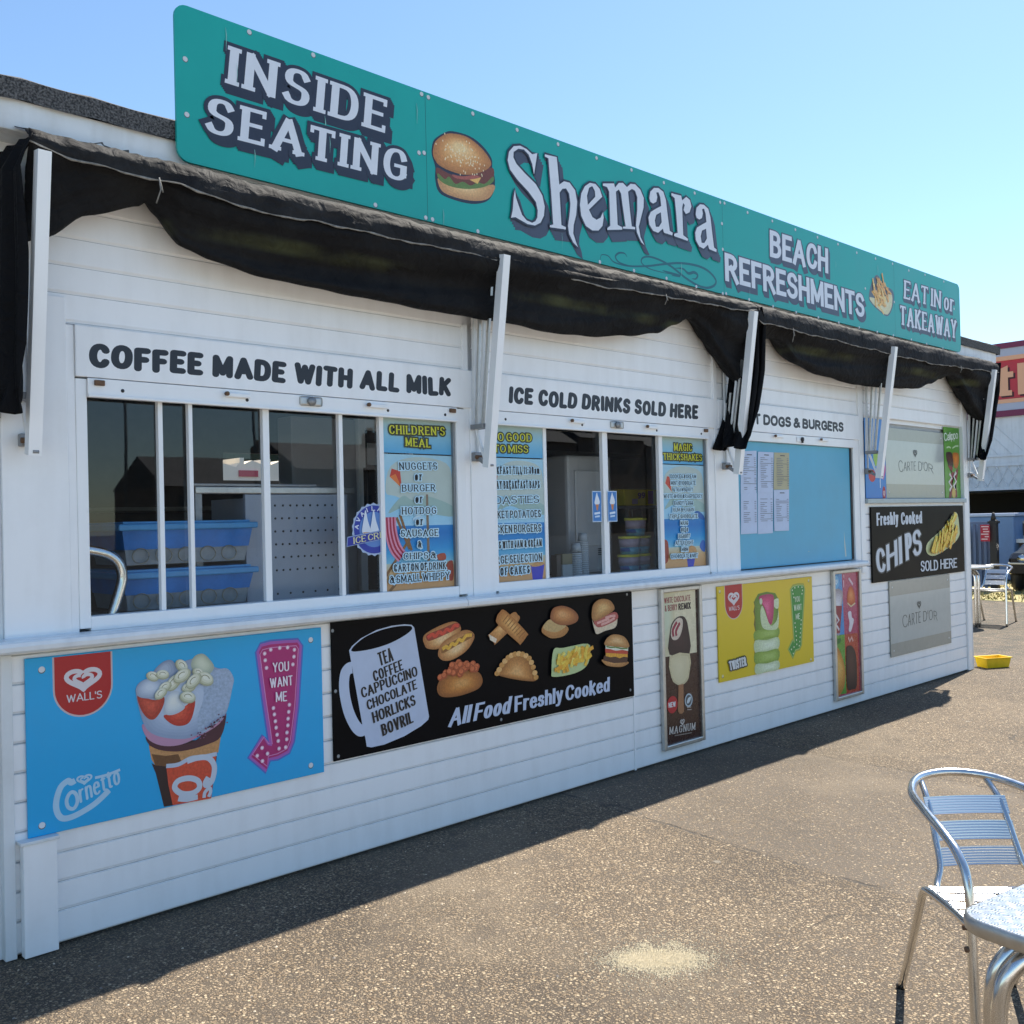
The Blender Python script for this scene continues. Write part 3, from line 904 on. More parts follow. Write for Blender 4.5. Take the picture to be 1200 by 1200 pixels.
# sliding hatch windows: frame > mullions and panes
def hatch(x0, x1, mull, opening):
    mb = MB(kiosk.location)
    mb.box(x0, opening[0], -.008, .06, 1.116, 2.028, FRAME, .003)
    mb.box(opening[1], x1, -.008, .06, 1.116, 2.028, FRAME, .003)
    mb.box(opening[0], opening[1], -.004, .06, 1.105, 1.158, FRAME, .003)
    mb.box(opening[0], opening[1], -.018, -.0085, 1.972, 2.031, FRAME, .002)
    mb.box(opening[0], opening[1], -.026, -.008, 1.960, 1.972, FRAME, .003)
    mb.box(opening[0], opening[1], -.008, .06, 1.968, 2.028, FRAME)
    mb.box(opening[1] - .012, opening[1], .004, .05, 1.158, 1.96, STEEL)
    w = mb.build('hatch_window', kiosk)
    for i, (c, wd) in enumerate(mull):
        yy = .012 if i % 2 else .026
        one('mullion', w, lambda q: q.box(c - wd / 2, c + wd / 2, yy - .012, yy + .014, 1.158, 1.968, FRAME, .002), kiosk.location)
    xs = [opening[0]] + [c for c, _ in mull] + [opening[1]]
    for i, (a, b) in enumerate(zip(xs, xs[1:])):
        yy = .028 if i % 2 else .034
        one('pane', w, lambda q: q.box(a, b, yy, yy + .004, 1.158, 1.968, GLASS), kiosk.location)
    return w
W1 = hatch(1.292, 3.148, ((1.617, .019), (1.733, .017), (2.072, .030), (2.433, .020), (2.664, .024)), (1.333, 3.097))
W2 = hatch(3.335, 5.205, ((3.735, .024), (4.198, .026), (4.232, .026), (4.716, .036)), (3.36, 5.188))
# shutter hardware on the hatch heads
def latch(x, z):
    mb = MB(kiosk.location)
    mb.box(x - .05, x + .06, -.034, -.019, z - .010, z + .008, FRAME, .004)
    mb.cyl((x - .046, -.040, z + .002), .009, .012, RUST, 10, 'Y')
    mb.build('bolt', kiosk)
def lock(x, z):
    mb = MB(kiosk.location)
    mb.box(x - .055, x + .055, -.026, -.019, z - .020, z + .020, ALU_DULL, .008)
    mb.cyl((x, -.036, z), .019, .010, STEEL, 16, 'Y')
    mb.build('lock', kiosk)
for x in (1.92, 2.61, 3.95, 4.60): latch(x, 2.008)
for x in (2.27, 4.29): lock(x, 2.006)
for x in (1.38, 3.07, 5.16):
    one('bolt', kiosk, lambda q: (q.box(x - .025, x + .012, -.03, -.019, 2.004, 2.024, RUST, .003)), kiosk.location)
one('screw', kiosk, lambda q: [q.cyl((x, -.0195, 1.992), .007, .003, DARK, 8, 'Y') for x in (1.46, 1.97, 2.68, 3.02, 3.42, 4.0, 4.66, 5.11)], kiosk.location)

# blue shutter board closing the third hatch, with its frame
t, cv = panel('shutter_board', 'plain light blue shutter board closing the third hatch', 'shutter', 5.522, 1.112, 7.118, 1.968, .012, .02, plain('sky_blue_paint', hexlin('#5aa9c6', 1.05), .42, mottle=.08, scale=3), bev=.001)
cv.part('scratch')
for q in ([(6.959,1.336),(6.966,1.282),(6.987,1.138),(6.968,1.139),(6.958,1.223)], [(6.427,1.201),(6.438,1.201),(6.438,1.195),(6.427,1.196)]): cv.poly(q, ink('#b9c4b8'))
cv.flush()
mb = MB(kiosk.location)
mb.box(7.098, 7.128, -.008, .05, 1.106, 2.03, FRAME, .003)
mb.box(5.522, 7.098, -.018, .04, 1.970, 2.031, FRAME, .003)
mb.box(7.07, 7.097, .006, .0115, 1.114, 1.968, DARK)  # black strip put in for the shade of the gap beside the board
mb.build('shutter_frame', kiosk)
for x in (6.0, 6.62): latch(x, 2.012)
one('lock', kiosk, lambda q: (q.box(6.25, 6.36, -.024, -.019, 1.985, 2.02, FRAME, .004), q.cyl((6.315, -.034, 2.004), .016, .012, DARK, 14, 'Y'), q.box(6.309, 6.321, -.034, -.024, 1.978, 1.995, DARK)), kiosk.location)

# fascia, felt edge and roof
mb = MB(kiosk.location)
mb.box(-2.7, 9.78, -.10, -.06, 2.845, 2.955, WHITE_OLD, .004)
mb.box(-2.7, 9.78, -.06, .03, 2.845, 2.86, WHITE_OLD)
mb.box(9.74, 9.78, -.06, 4.7, 2.845, 2.955, WHITE_OLD, .004)
mb.build('fascia', kiosk)
mb = MB(kiosk.location)
rg = random.Random(5)
nx = 160
vs = []
for i in range(nx + 1):
    x = lerp(-2.75, 9.83, i / nx)
    j = rg.uniform(-.006, .006)
    vs += [(x, -.118, 2.948 + j), (x, -.125, 3.018 + j * .6), (x, -.085, 3.038 + j), (x, .4, 3.05), (x, 4.8, 3.00)]
fs = [(i * 5 + k, i * 5 + 5 + k, i * 5 + 6 + k, i * 5 + 1 + k) for i in range(nx) for k in range(4)]
mb.add(vs, fs, FELT)
mb.add([(9.83, -.118, 2.948), (9.83, -.125, 3.018), (9.83, -.085, 3.038), (9.83, .4, 3.05), (9.83, 4.8, 3.0), (9.83, 4.8, 2.93)], [(0, 1, 2, 3, 4, 5)], FELT)
mb.box(-2.7, 9.8, -.055, 4.78, 2.90, 2.945, INNER)
mb.build('roof', kiosk)
# a ragged paint chip line on the fascia
for q in ([(1.326,2.867),(1.339,2.867),(1.372,2.880),(1.378,2.870),(1.403,2.867),(1.434,2.864),(1.468,2.875),(1.470,2.865),(1.446,2.862),(1.409,2.860),(1.381,2.863),(1.366,2.873),(1.335,2.862)], [(1.490,2.863),(1.519,2.866),(1.522,2.863),(1.497,2.860)]):
    cvk = Canvas(-.1, kiosk); cvk.part('flaked_paint'); cvk.poly(q, plain('bare_wood', (.10, .095, .085), .8, mottle=.4, scale=50)); cvk.flush()

# ------------------------------------------------------------------ awnings: folded black canopies
def awning(name_label, xa, xb, arms, hem, swag, gussets, bulge):
    t = thing('folded_awning', name_label, 'awning', ((xa + xb) / 2, 0, 2.3), 'folded black awnings along the kiosk front')
    O = t.location
    rg = random.Random(int(xa * 10))
    ph = [rg.uniform(0, 6) for _ in range(8)]
    def rip(x, k=0):
        return .5 * math.sin(x * 5.1 + ph[k]) + .3 * math.sin(x * 11.7 + ph[k + 1]) + .2 * math.sin(x * 23 + ph[k + 2])
    def cover(u, v):
        x = lerp(xa, xb, u); h = interp(hem, x)
        prof = [(-.104, 2.858), (-.150, 2.842), (-.205, 2.824), (-.240, 2.800), (-.252, lerp(2.800, h, .35)), (-.252, lerp(2.800, h, .7)), (-.250, h)]
        s = v * 6; i = min(5, int(s)); f = s - i
        y = lerp(prof[i][0], prof[i + 1][0], f); z = lerp(prof[i][1], prof[i + 1][1], f)
        w = math.sin(math.pi * min(1, v * 1.2)) if v < .83 else .55
        return (x + .004 * rip(x * 2, 4), y - .006 * w * rip(x * 1.7 + v * 2, 1), z + .005 * w * rip(x * 1.3, 2) + .004 * math.sin(x * 60 + 9 * math.sin(x * 4)) * math.sin(math.pi * v) ** 2 + (.007 * rip(x * 1.9, 5) if v > .8 else 0))
    one('cover', t, lambda q: q.grid(cover, int((xb - xa) * 40), 18, COVER), O, .003)
    def hemf(u, v):
        p = cover(u, 1); x = p[0]
        return (x, p[1] - .0035 + .002 * v, p[2] - .006 * (1 + .7 * rip(x * 6, 3)) * v + .004)
    one('hem', t, lambda q: q.grid(hemf, int((xb - xa) * 60), 1, HEM), O, .002)
    def bag(u, v):
        x = lerp(xa, xb, u); h = interp(hem, x); zb = interp(swag, x)
        top = h + .045
        d = max(.02, top - zb)
        full = min(1, d / .24)
        # front bulges out in two rolls then tucks back to the wall
        if v < .8:
            s = v / .8
            z = top - d * (1 - (1 - s) ** 1.0)
            y = -.226 + .085 * s ** 2 + (-.020 * math.sin(s * math.pi * 2.2 + .6) - .012 * math.sin(s * 9 + x * 2)) * full * bulge
            y += .007 * rip(x + s * 3, 2) * full
        else:
            s = (v - .8) / .2
            z = zb + .09 * s ** 1.5; y = lerp(-.141, -.018, s)
        return (x, y, z + .006 * rip(x * 1.4, 0) * (v > .3))
    one('sagging_cloth', t, lambda q: q.grid(bag, int((xb - xa) * 44), 30, SWAG), O, .002)
    one('front_bar', t, lambda q: q.tube([(xa + .01, -.222, 2.775), (xb - .01, -.222, 2.775)], .014, FRAME, square=True), O)
    for gx in gussets:
        prof = gx
        def gus(u, v):
            # v: 0 top .. 1 bottom ; u: 0 wall .. 1 front
            s = v * (len(prof) - 1); i = min(len(prof) - 2, int(s)); f = s - i
            z, xw, xf = [lerp(prof[i][k], prof[i + 1][k], f) for k in (0, 1, 2)]
            y = lerp(-.018, -.262 + .05 * v, u)
            fold = .020 * math.sin(u * 17 + 2 * math.sin(v * 4)) + .010 * math.sin(u * 37 + v * 3)
            return (lerp(xw, xf, u) + fold * (.3 + .7 * v), y, z - .012 * math.sin(u * 9) * v)
        one('end_panel', t, lambda q: q.grid(gus, 36, 30, CLOTH), O, .002)
    for (x, top, rods) in arms:
        wdt = .0215
        one('arm', t, lambda q: q.tube([(x - .004, -.122, 1.735), (x, -.266, top)], wdt, FRAME, square=True), O)
        # stays folded in a fan behind the arm
        for k, zt in enumerate(rods):
            yb = -.028 - .023 * k
            one('stay_rod', t, lambda q: q.tube([(x - .012, yb, 1.945), (x - .012 + .01, yb - .012 - .022 * k, zt)], .0068, ALU_DULL if k % 2 else WHITE_OLD, square=True), O)
        def brk(q):
            q.box(x - .034, x + .010, -.118, -.026, 1.925, 1.950, STEEL, .003)
            q.box(x - .02, x + .035, -.045, -.013, 1.770, 1.815, STEEL, .004)
            q.cyl((x - .02, -.05, 1.79), .010, .05, RUST, 10, 'X')
            q.tube([(x, -.04, 1.79), (x - .002, -.122, 1.742)], .009, STEEL, square=True)
            q.cyl((x - .012, -.14, 1.745), .008, .02, STEEL, 8, 'X')
        one('bracket', t, brk, O)
        one('link', t, lambda q: q.tube([(x - .016, -.050, 1.935), (x - .010, -.116, 1.745)], .006, FRAME, square=True), O)
        one('wall_rail', t, lambda q: q.tube([(x + .018, -.022, 1.80), (x + .020, -.020, 2.46)], .005, WHITE_OLD, square=True), O)
    # loose ties that hang from the hem
    for tx, ln in ((lerp(xa, xb, .10), .085), (lerp(xa, xb, .78), .05)):
        h = interp(hem, tx)
        one('tie', t, lambda q: (q.tube([(tx, -.262, h + .01), (tx + .004, -.265, h - ln * .4), (tx - .012, -.262, h - ln)], .0025, HEM, 6), q.tube([(tx, -.262, h + .01), (tx + .012, -.266, h - ln * .5)], .0025, HEM, 6)), O)
    return t
hem1 = [(1.08, 2.765), (1.2, 2.74), (1.53, 2.727), (1.906, 2.702), (2.656, 2.712), (3.195, 2.72), (3.90, 2.706), (4.65, 2.732), (5.30, 2.752), (5.4, 2.77)]
swag1 = [(1.07, 2.45), (1.155, 2.485), (1.292, 2.588), (1.492, 2.655), (1.515, 2.680), (1.56, 2.63), (1.653, 2.537), (1.773, 2.508), (1.955, 2.480), (2.358, 2.459), (2.824, 2.456), (3.138, 2.450), (3.307, 2.452), (3.671, 2.445), (4.0, 2.46), (4.222, 2.490), (4.530, 2.544), (4.695, 2.615), (4.849, 2.672), (4.969, 2.621), (5.125, 2.50), (5.213, 2.42), (5.4, 2.3)]
awning('long folded black awning over the first two hatches, faded along its top', 1.075, 5.42,
       ((1.112, 2.735, ()), (3.205, 2.745, (2.50, 2.53, 2.60, 2.655)), (5.352, 2.755, (2.2, 2.26, 2.34, 2.46))),
       hem1, swag1,
       [[(2.79, 1.05, 1.09), (2.68, .99, 1.05), (2.4, .97, 1.065), (2.1, .96, 1.06), (1.93, .97, 1.045), (1.875, 1.0, 1.03)],
        [(2.79, 5.38, 5.43), (2.55, 5.405, 5.43), (2.40, 5.42, 5.43), (2.2, 5.37, 5.40), (2.0, 5.29, 5.36), (1.90, 5.245, 5.30)]], 1.0)
hem2 = [(5.40, 2.72), (5.5, 2.70), (5.62, 2.70), (6.2, 2.69), (6.693, 2.685), (7.4, 2.675), (8.147, 2.676), (8.7, 2.70), (9.238, 2.715), (9.4, 2.73)]
swag2 = [(5.45, 2.6), (5.77, 2.647), (5.874, 2.630), (6.032, 2.512), (6.374, 2.453), (6.872, 2.431), (7.352, 2.436), (7.572, 2.453), (7.958, 2.482), (8.206, 2.537), (8.377, 2.590), (8.60, 2.646), (8.75, 2.62), (8.90, 2.5), (9.05, 2.40), (9.4, 2.2)]
awning('shorter folded black awning over the blue shutter and ice-cream hatch', 5.43, 9.42,
       ((7.285, 2.735, (2.46, 2.48, 2.58, 2.635)), (9.265, 2.735, (2.36, 2.38, 2.46, 2.56))),
       hem2, swag2,
       [[(2.80, 5.44, 5.47), (2.70, 5.45, 5.52), (2.4, 5.44, 5.50), (2.15, 5.42, 5.44), (1.98, 5.36, 5.36), (1.90, 5.30, 5.29)],
        [(2.82, 9.33, 9.46), (2.55, 9.30, 9.43), (2.4, 9.285, 9.37), (2.1, 9.29, 9.27), (1.985, 9.30, 9.20), (1.93, 9.31, 9.15)]], .8)

# a short chain hanging beside the shutter
ch = MB((7.30, -.02, 2.0))
for i in range(34):
    z = 2.47 - i * .0145
    a = []
    for k in range(9):
        an = k / 8 * 6.283
        if i % 2: a.append((7.318 + .0065 * math.cos(an), -.022, z + .011 * math.sin(an)))
        else: a.append((7.318, -.022 + .0065 * math.cos(an), z + .011 * math.sin(an)))
    ch.tube(a, .0024, STEEL, 5, False)
tag(ch.build('hanging_chain'), 'short steel chain hanging on the pilaster right of the blue shutter', 'chain')
# ------------------------------------------------------------------ the long teal sign
TEAL = plain('teal_sign_paint', hexlin('#0aa097', 1.0), .36, mottle=.07, scale=2.2)
LET = ink('#d6dbe3'); NAVY = ink('#2b2f3f'); SHADE = ink('#454a5c')
t, cv = panel('sign_board', 'long teal sign board with large pale letters along the kiosk roof edge', 'sign', 1.636, 2.868, 8.862, 3.470, -.14, .012, TEAL, rr=.05)
cv.part('seam')
for p in ([(2.843,3.452),(5.223,3.444),(7.589,3.470)]):
    cv.rect(p[0] - .0015, 2.870, p[0] + .0015, 3.468, ink('#0c6a66'))
cv.part('lettering')
sh = (.030, -.036, SHADE)
cv.rewind(2); cv.text('INSIDE', *[(1.836,3.218),(2.618,3.216),(1.854,3.371)], 'serif', LET, (.017, NAVY), (.021, -.026, NAVY))
cv.text('SEATING', *[(1.739,3.001),(2.727,3.019),(1.754,3.144)], 'serif', LET, (.017, NAVY), (.021, -.026, NAVY))
cv.part('lettering'); cv.rewind(2)
# the drawn shop name, one outline per letter
S_ = [(3.568,3.358),(3.540,3.241),(3.529,3.293),(3.505,3.335),(3.471,3.353),(3.432,3.347),(3.399,3.323),(3.396,3.295),(3.417,3.267),(3.474,3.233),(3.552,3.194),(3.597,3.146),(3.613,3.092),(3.605,3.042),(3.579,3.001),(3.538,2.979),(3.485,2.976),(3.440,2.986),(3.401,2.995),(3.370,2.986),(3.383,3.026),(3.392,3.093),(3.402,3.135),(3.407,3.097),(3.417,3.075),(3.447,3.016),(3.479,2.994),(3.518,2.989),(3.541,3.001),(3.557,3.023),(3.561,3.062),(3.549,3.103),(3.497,3.144),(3.421,3.188),(3.371,3.228),(3.356,3.271),(3.367,3.316),(3.400,3.352),(3.446,3.366),(3.491,3.360),(3.530,3.343)]
h_ = [(3.623,3.365),(3.712,3.372),(3.726,3.230),(3.763,3.256),(3.806,3.258),(3.848,3.227),(3.862,3.168),(3.852,3.096),(3.830,3.037),(3.825,2.992),(3.844,2.951),(3.859,2.924),(3.823,2.943),(3.793,2.983),(3.786,3.024),(3.800,3.086),(3.809,3.147),(3.801,3.199),(3.778,3.221),(3.750,3.214),(3.727,3.188),(3.735,3.019),(3.769,3.014),(3.768,3.002),(3.648,2.991),(3.648,3.001),(3.673,3.010),(3.663,3.180),(3.649,3.350),(3.622,3.354)]
e_ = [(4.066,3.238),(4.047,3.277),(4.013,3.297),(3.968,3.293),(3.927,3.266),(3.896,3.220),(3.883,3.157),(3.891,3.099),(3.926,3.051),(3.978,3.036),(4.028,3.045),(4.063,3.077),(4.074,3.125),(4.070,3.155),(4.049,3.120),(4.015,3.101),(3.982,3.109),(3.954,3.144)]
eh = [(3.946,3.168),(3.941,3.217),(3.960,3.265),(3.987,3.279),(4.007,3.256),(4.009,3.226)]
m_ = [(4.075,3.313),(4.169,3.334),(4.176,3.312),(4.210,3.346),(4.246,3.354),(4.280,3.338),(4.314,3.364),(4.353,3.370),(4.400,3.349),(4.429,3.307),(4.425,3.253),(4.395,3.178),(4.377,3.132),(4.390,3.076),(4.425,3.034),(4.394,3.048),(4.359,3.096),(4.352,3.137),(4.367,3.225),(4.370,3.300),(4.352,3.333),(4.323,3.337),(4.289,3.314),(4.301,3.212),(4.314,3.122),(4.344,3.123),(4.343,3.111),(4.236,3.095),(4.236,3.105),(4.260,3.111),(4.243,3.200),(4.227,3.290),(4.209,3.309),(4.183,3.291),(4.191,3.107),(4.229,3.101),(4.229,3.088),(4.102,3.062),(4.103,3.073),(4.128,3.090),(4.126,3.279),(4.108,3.301),(4.074,3.301)]
a_ = [(4.480,3.317),(4.490,3.357),(4.525,3.386),(4.567,3.395),(4.612,3.383),(4.635,3.339),(4.649,3.249),(4.665,3.162),(4.693,3.156),(4.689,3.140),(4.609,3.141),(4.599,3.163),(4.553,3.130),(4.507,3.133),(4.474,3.161),(4.467,3.202),(4.489,3.239),(4.541,3.269),(4.589,3.294),(4.582,3.344),(4.566,3.370),(4.545,3.364),(4.554,3.339),(4.543,3.309),(4.513,3.293),(4.488,3.298)]
ah = [(4.584,3.256),(4.540,3.233),(4.525,3.197),(4.533,3.161),(4.563,3.167),(4.590,3.199)]
r_ = [(4.690,3.391),(4.786,3.396),(4.794,3.369),(4.836,3.400),(4.872,3.389),(4.886,3.352),(4.865,3.312),(4.828,3.295),(4.806,3.314),(4.819,3.347),(4.804,3.356),(4.792,3.327),(4.796,3.161),(4.843,3.147),(4.839,3.134),(4.705,3.139),(4.709,3.153),(4.742,3.165),(4.732,3.276),(4.721,3.368),(4.690,3.378)]
b_ = [(4.927,3.312),(4.938,3.354),(4.974,3.383),(5.014,3.389),(5.060,3.373),(5.081,3.324),(5.095,3.231),(5.111,3.142),(5.138,3.134),(5.135,3.117),(5.057,3.123),(5.048,3.148),(5.000,3.115),(4.955,3.121),(4.922,3.154),(4.917,3.198),(4.937,3.233),(4.990,3.262),(5.037,3.286),(5.031,3.337),(5.015,3.365),(4.994,3.358),(5.002,3.333),(4.991,3.302),(4.962,3.287),(4.936,3.293)]
bh = [(5.031,3.244),(4.988,3.224),(4.973,3.187),(4.981,3.148),(5.010,3.152),(5.038,3.185)]
cv.rewind(2)
for pts, holes in ((S_, ()), (h_, ()), (e_, (eh,)), (m_, ()), (a_, (ah,)), (r_, ()), (b_, (bh,))):
    for i in range(4, 0, -1):
        dx, dz = .040 * i / 4, -.048 * i / 4
        q = [(a + dx, b + dz) for a, b in pts]
        cv.poly(q, SHADE); cv.line(q, .022, SHADE, True)
for pts, holes in ((S_, ()), (h_, ()), (e_, (eh,)), (m_, ()), (a_, (ah,)), (r_, ()), (b_, (bh,))):
    for h in holes: cv.poly(h, SHADE)
    cv.tracing(pts, LET, holes, (.0115, NAVY))
cv.part('lettering'); cv.rewind(2); cv.text('BEACH', *[(5.764,3.197),(6.539,3.204),(5.770,3.379)], 'sans', LET, (.010, SHADE), (.02, -.032, SHADE))
cv.rewind(2); cv.text('REFRESHMENTS', *[(5.235,2.955),(7.075,2.951),(5.234,3.134)], 'sans', LET, (.010, SHADE), (.02, -.032, SHADE))
cv.part('lettering'); cv.rewind(2); cv.text('EAT IN or', *[(7.746,3.194),(8.729,3.208),(7.762,3.346)], 'serif_cond', LET, (.009, SHADE), (.016, -.024, SHADE))
cv.rewind(2); cv.text('TAKEAWAY', *[(7.663,2.974),(8.768,2.981),(7.673,3.130)], 'serif_cond', LET, (.009, SHADE), (.016, -.024, SHADE))
cv.part('scroll'); cv.rewind(2)
SCR = ink('#17606a')
for q, w in (([(4.048,2.891),(4.057,2.918),(4.111,2.922),(4.164,2.895),(4.292,2.895),(4.459,2.922),(4.616,2.959),(4.778,2.991),(4.946,3.002),(5.061,2.986),(5.133,2.945),(5.116,2.908),(5.037,2.881),(4.941,2.882),(4.820,2.909),(4.686,2.954),(4.581,2.975),(4.478,2.979),(4.413,2.960),(4.406,2.930),(4.475,2.909),(4.596,2.907),(4.684,2.910)], .016),
             ([(4.275,2.943),(4.254,2.960),(4.206,2.954),(4.174,2.928),(4.204,2.902),(4.292,2.898)], .012), ([(4.596,2.918),(4.667,2.915),(4.766,2.911),(4.684,2.902)], .016),
             ([(4.722,2.952),(4.795,2.960),(4.849,2.941),(4.906,2.956),(4.943,2.945),(4.923,2.919),(4.886,2.915)], .018)):
    cv.line(smooth_pts(q, False, 6), w, SCR, taper=True)
# printed burger
cv.part('burger_picture'); cv.rewind(2)
cv.blob([(2.875,3.210),(2.892,3.259),(2.951,3.305),(3.004,3.328),(3.114,3.332),(3.196,3.305),(3.253,3.258),(3.257,3.208),(3.273,3.154),(3.259,3.088),(3.212,3.036),(3.115,3.004),(2.994,3.001),(2.914,3.017),(2.892,3.074),(2.894,3.132),(2.878,3.175)], NAVY)
cv.shade([(2.908,3.083),(2.970,3.061),(3.076,3.066),(3.261,3.130),(3.250,3.078),(3.199,3.040),(3.101,3.018),(2.981,3.016),(2.925,3.033)], ('#b98a5c', '#d0a56f', '#e0c08a'))
cv.blob([(2.904,3.132),(2.998,3.118),(3.133,3.149),(3.255,3.213),(3.259,3.156),(3.187,3.109),(3.076,3.074),(2.970,3.069),(2.911,3.082)], food('#6e3b2c'))
cv.blob([(2.909,3.106),(2.951,3.087),(2.977,3.105),(3.016,3.079),(3.063,3.100),(3.111,3.092),(3.159,3.118),(3.204,3.121),(3.259,3.169),(3.260,3.144),(3.194,3.102),(3.076,3.068),(2.970,3.061),(2.913,3.079)], food('#5f7a3c'))
cv.poly([(3.105,3.119),(3.181,3.147),(3.156,3.110)], food('#e0b060'))
cv.blob([(2.998,3.120),(3.064,3.125),(3.133,3.149),(3.174,3.145),(3.091,3.116),(3.017,3.107)], food('#a2584a'))
cv.shade([(2.883,3.212),(2.900,3.254),(2.953,3.298),(3.010,3.318),(3.097,3.323),(3.182,3.295),(3.239,3.252),(3.245,3.218),(3.189,3.177),(3.092,3.139),(2.998,3.133),(2.918,3.145),(2.885,3.177)], ('#a8713f', '#bf854b', '#cf9a5c', '#ddb076', '#e6c089'), to=(.45, .7))
rg = random.Random(2)
sd_ = [(2.884,3.212),(3.246,3.301),(2.881,3.111)]
for i in range(90):
    a, b = rg.gauss(.5, .24), rg.gauss(.72, .28)
    if (a - .5) ** 2 / .21 + (b - .72) ** 2 / .4 > 1: continue
    x = lerp(sd_[0][0], sd_[1][0], a); z = sd_[2][1] + b * .15 - (a - .5) * .05
    cv.disc(x, z, .0032, .005, ink('#efe0b8'), 6); cv.k -= 1
cv.k += 1
cv.part('chips_picture'); cv.rewind(2)
cv.blob([(7.153,3.121),(7.205,3.236),(7.301,3.315),(7.421,3.254),(7.568,3.224),(7.561,3.112),(7.469,3.015),(7.345,3.028),(7.196,3.077)], ink('#56606a'))
cv.shade([(7.171,3.124),(7.335,3.125),(7.528,3.203),(7.542,3.113),(7.461,3.026),(7.346,3.040),(7.211,3.082)], ('#c9c39a', '#d8d2b0'))
rg = random.Random(9)
cp = [(7.186,3.161),(7.300,3.305),(7.529,3.211),(7.441,3.067),(7.258,3.115)]
for i in range(46):
    w = [rg.random() for _ in cp]; s = sum(w)
    x = sum(q[0] * k for q, k in zip(cp, w)) / s + rg.gauss(0, .05); z = sum(q[1] * k for q, k in zip(cp, w)) / s + rg.gauss(0, .055)
    a = rg.gauss(1.9, .6); ln = rg.uniform(.035, .06)
    cv.line([(x - math.cos(a) * ln, z - math.sin(a) * ln), (x + math.cos(a) * ln, z + math.sin(a) * ln)], .018, food(rg.choice(('#dfae62', '#e6bf78', '#c98f4a', '#d8a058'))))
bl = [(1.676,3.262),(1.678,3.050),(1.949,3.463),(2.245,3.460),(2.823,3.454),(2.863,3.450),(3.137,3.448),(3.434,3.446),(3.732,3.447),(4.036,3.447),(4.334,3.450),(4.631,3.443),(4.935,3.447),(5.204,3.446),(5.251,3.450),(5.511,3.443),(5.808,3.445),(6.102,3.442),(6.402,3.444),(6.697,3.447),(6.981,3.433),(7.283,3.439),(7.572,3.446),(2.800,3.176),(2.830,3.183),(2.831,2.882),(2.871,2.882),(3.152,2.879),(4.042,2.877),(4.334,2.876),(4.633,2.878),(4.927,2.872),(5.206,2.870),(5.244,2.875),(5.217,3.314),(5.219,3.152),(5.504,2.873),(5.790,2.867),(6.084,2.865),(6.384,2.868),(6.678,2.867),(6.989,2.866),(7.278,2.868),(7.552,2.872),(2.548,2.883),(7.861,3.438),(8.165,3.451),(8.538,3.450),(8.737,3.239),(7.584,3.142),(7.102,3.180),(7.872,2.874),(8.161,2.870),(8.482,2.867)]
cv.screws([(a, min(b, 3.455)) for a, b in bl], .010)
cv.part('bird_streaks'); cv.rewind(30)
for q in [(1.844,3.437),(1.958,2.994),(2.293,3.208),(2.789,3.400),(1.888,3.311),(2.314,3.127)] + [(2.789,3.395),(2.933,2.942),(3.739,2.982)] + [(4.774,2.991),(5.504,2.942)] + [(6.647,3.314),(7.305,3.395)]:
    w = rg.uniform(.002, .006)
    cv.line([(q[0], q[1]), (q[0] + .003, q[1] - .03), (q[0], q[1] - rg.uniform(.05, .10))], w, ink('#7fb5ad'), taper=True)
cv.flush()

# ------------------------------------------------------------------ lettered boards over the hatches
BLK = ink('#23272f')
for (x0, x1, z0, z1, yf, lab, s, q3) in (
    (1.292, 3.20, 2.034, 2.222, -.016, 'white header board lettered about coffee over the first hatch', 'COFFEE MADE WITH ALL MILK', [(1.338,2.072),(3.062,2.081),(1.342,2.163)]),
    (3.335, 5.26, 2.034, 2.222, -.016, 'white header board lettered about ice cold drinks over the second hatch', 'ICE COLD DRINKS SOLD HERE', [(3.446,2.076),(5.082,2.080),(3.455,2.165)]),
    (5.302, 7.19, 2.034, 2.222, -.016, 'white header board over the blue shutter, its first letters behind black cloth', 'HOT DOGS & BURGERS', [(5.529,2.081),(6.940,2.084),(5.532,2.155)])):
    t, cv = panel('header_board', lab, 'sign', x0, z0, x1, z1, yf, .040, WHITE, 'lettered header boards', bev=.003)
    cv.part('lettering')
    cv.text(s, *q3, 'comic', BLK)
    cv.flush()

# ------------------------------------------------------------------ big blue ice-cream board
def red_badge(cv, tl, tr, zb, word, hx=None):
    """Red tab with rounded foot, double heart and the maker's word."""
    x0, z1 = tl; x1 = tr
    w = x1 - x0; h = z1 - zb
    def shp(e):
        r = (w / 2 + e)
        cx = (x0 + x1) / 2; cz = zb + w / 2 * 1.02
        return [(x0 - e, z1), (x0 - e, cz)] + [(cx + r * math.cos(R(180 + k * 10)), cz + r * 1.02 * math.sin(R(180 + k * 10))) for k in range(1, 18)] + [(x1 + e, cz), (x1 + e, z1)]
    cv.poly(shp(.006), ink('#c9b4b4'))
    cv.poly(shp(0), plain('badge_red', hexlin('#b4161c', .95), .35))
    cx = (x0 + x1) / 2
    cv.heart(cx, zb + h * .575, w * .66, h * .36, ink('#d9d2d6'))
    z = zb + h * .235
    cv.text("WALL'S", (cx - w * .30, z), (cx + w * .33, z + .0), (cx - w * .30, z + h * .13), 'hand', ink('#d9d2d6'))

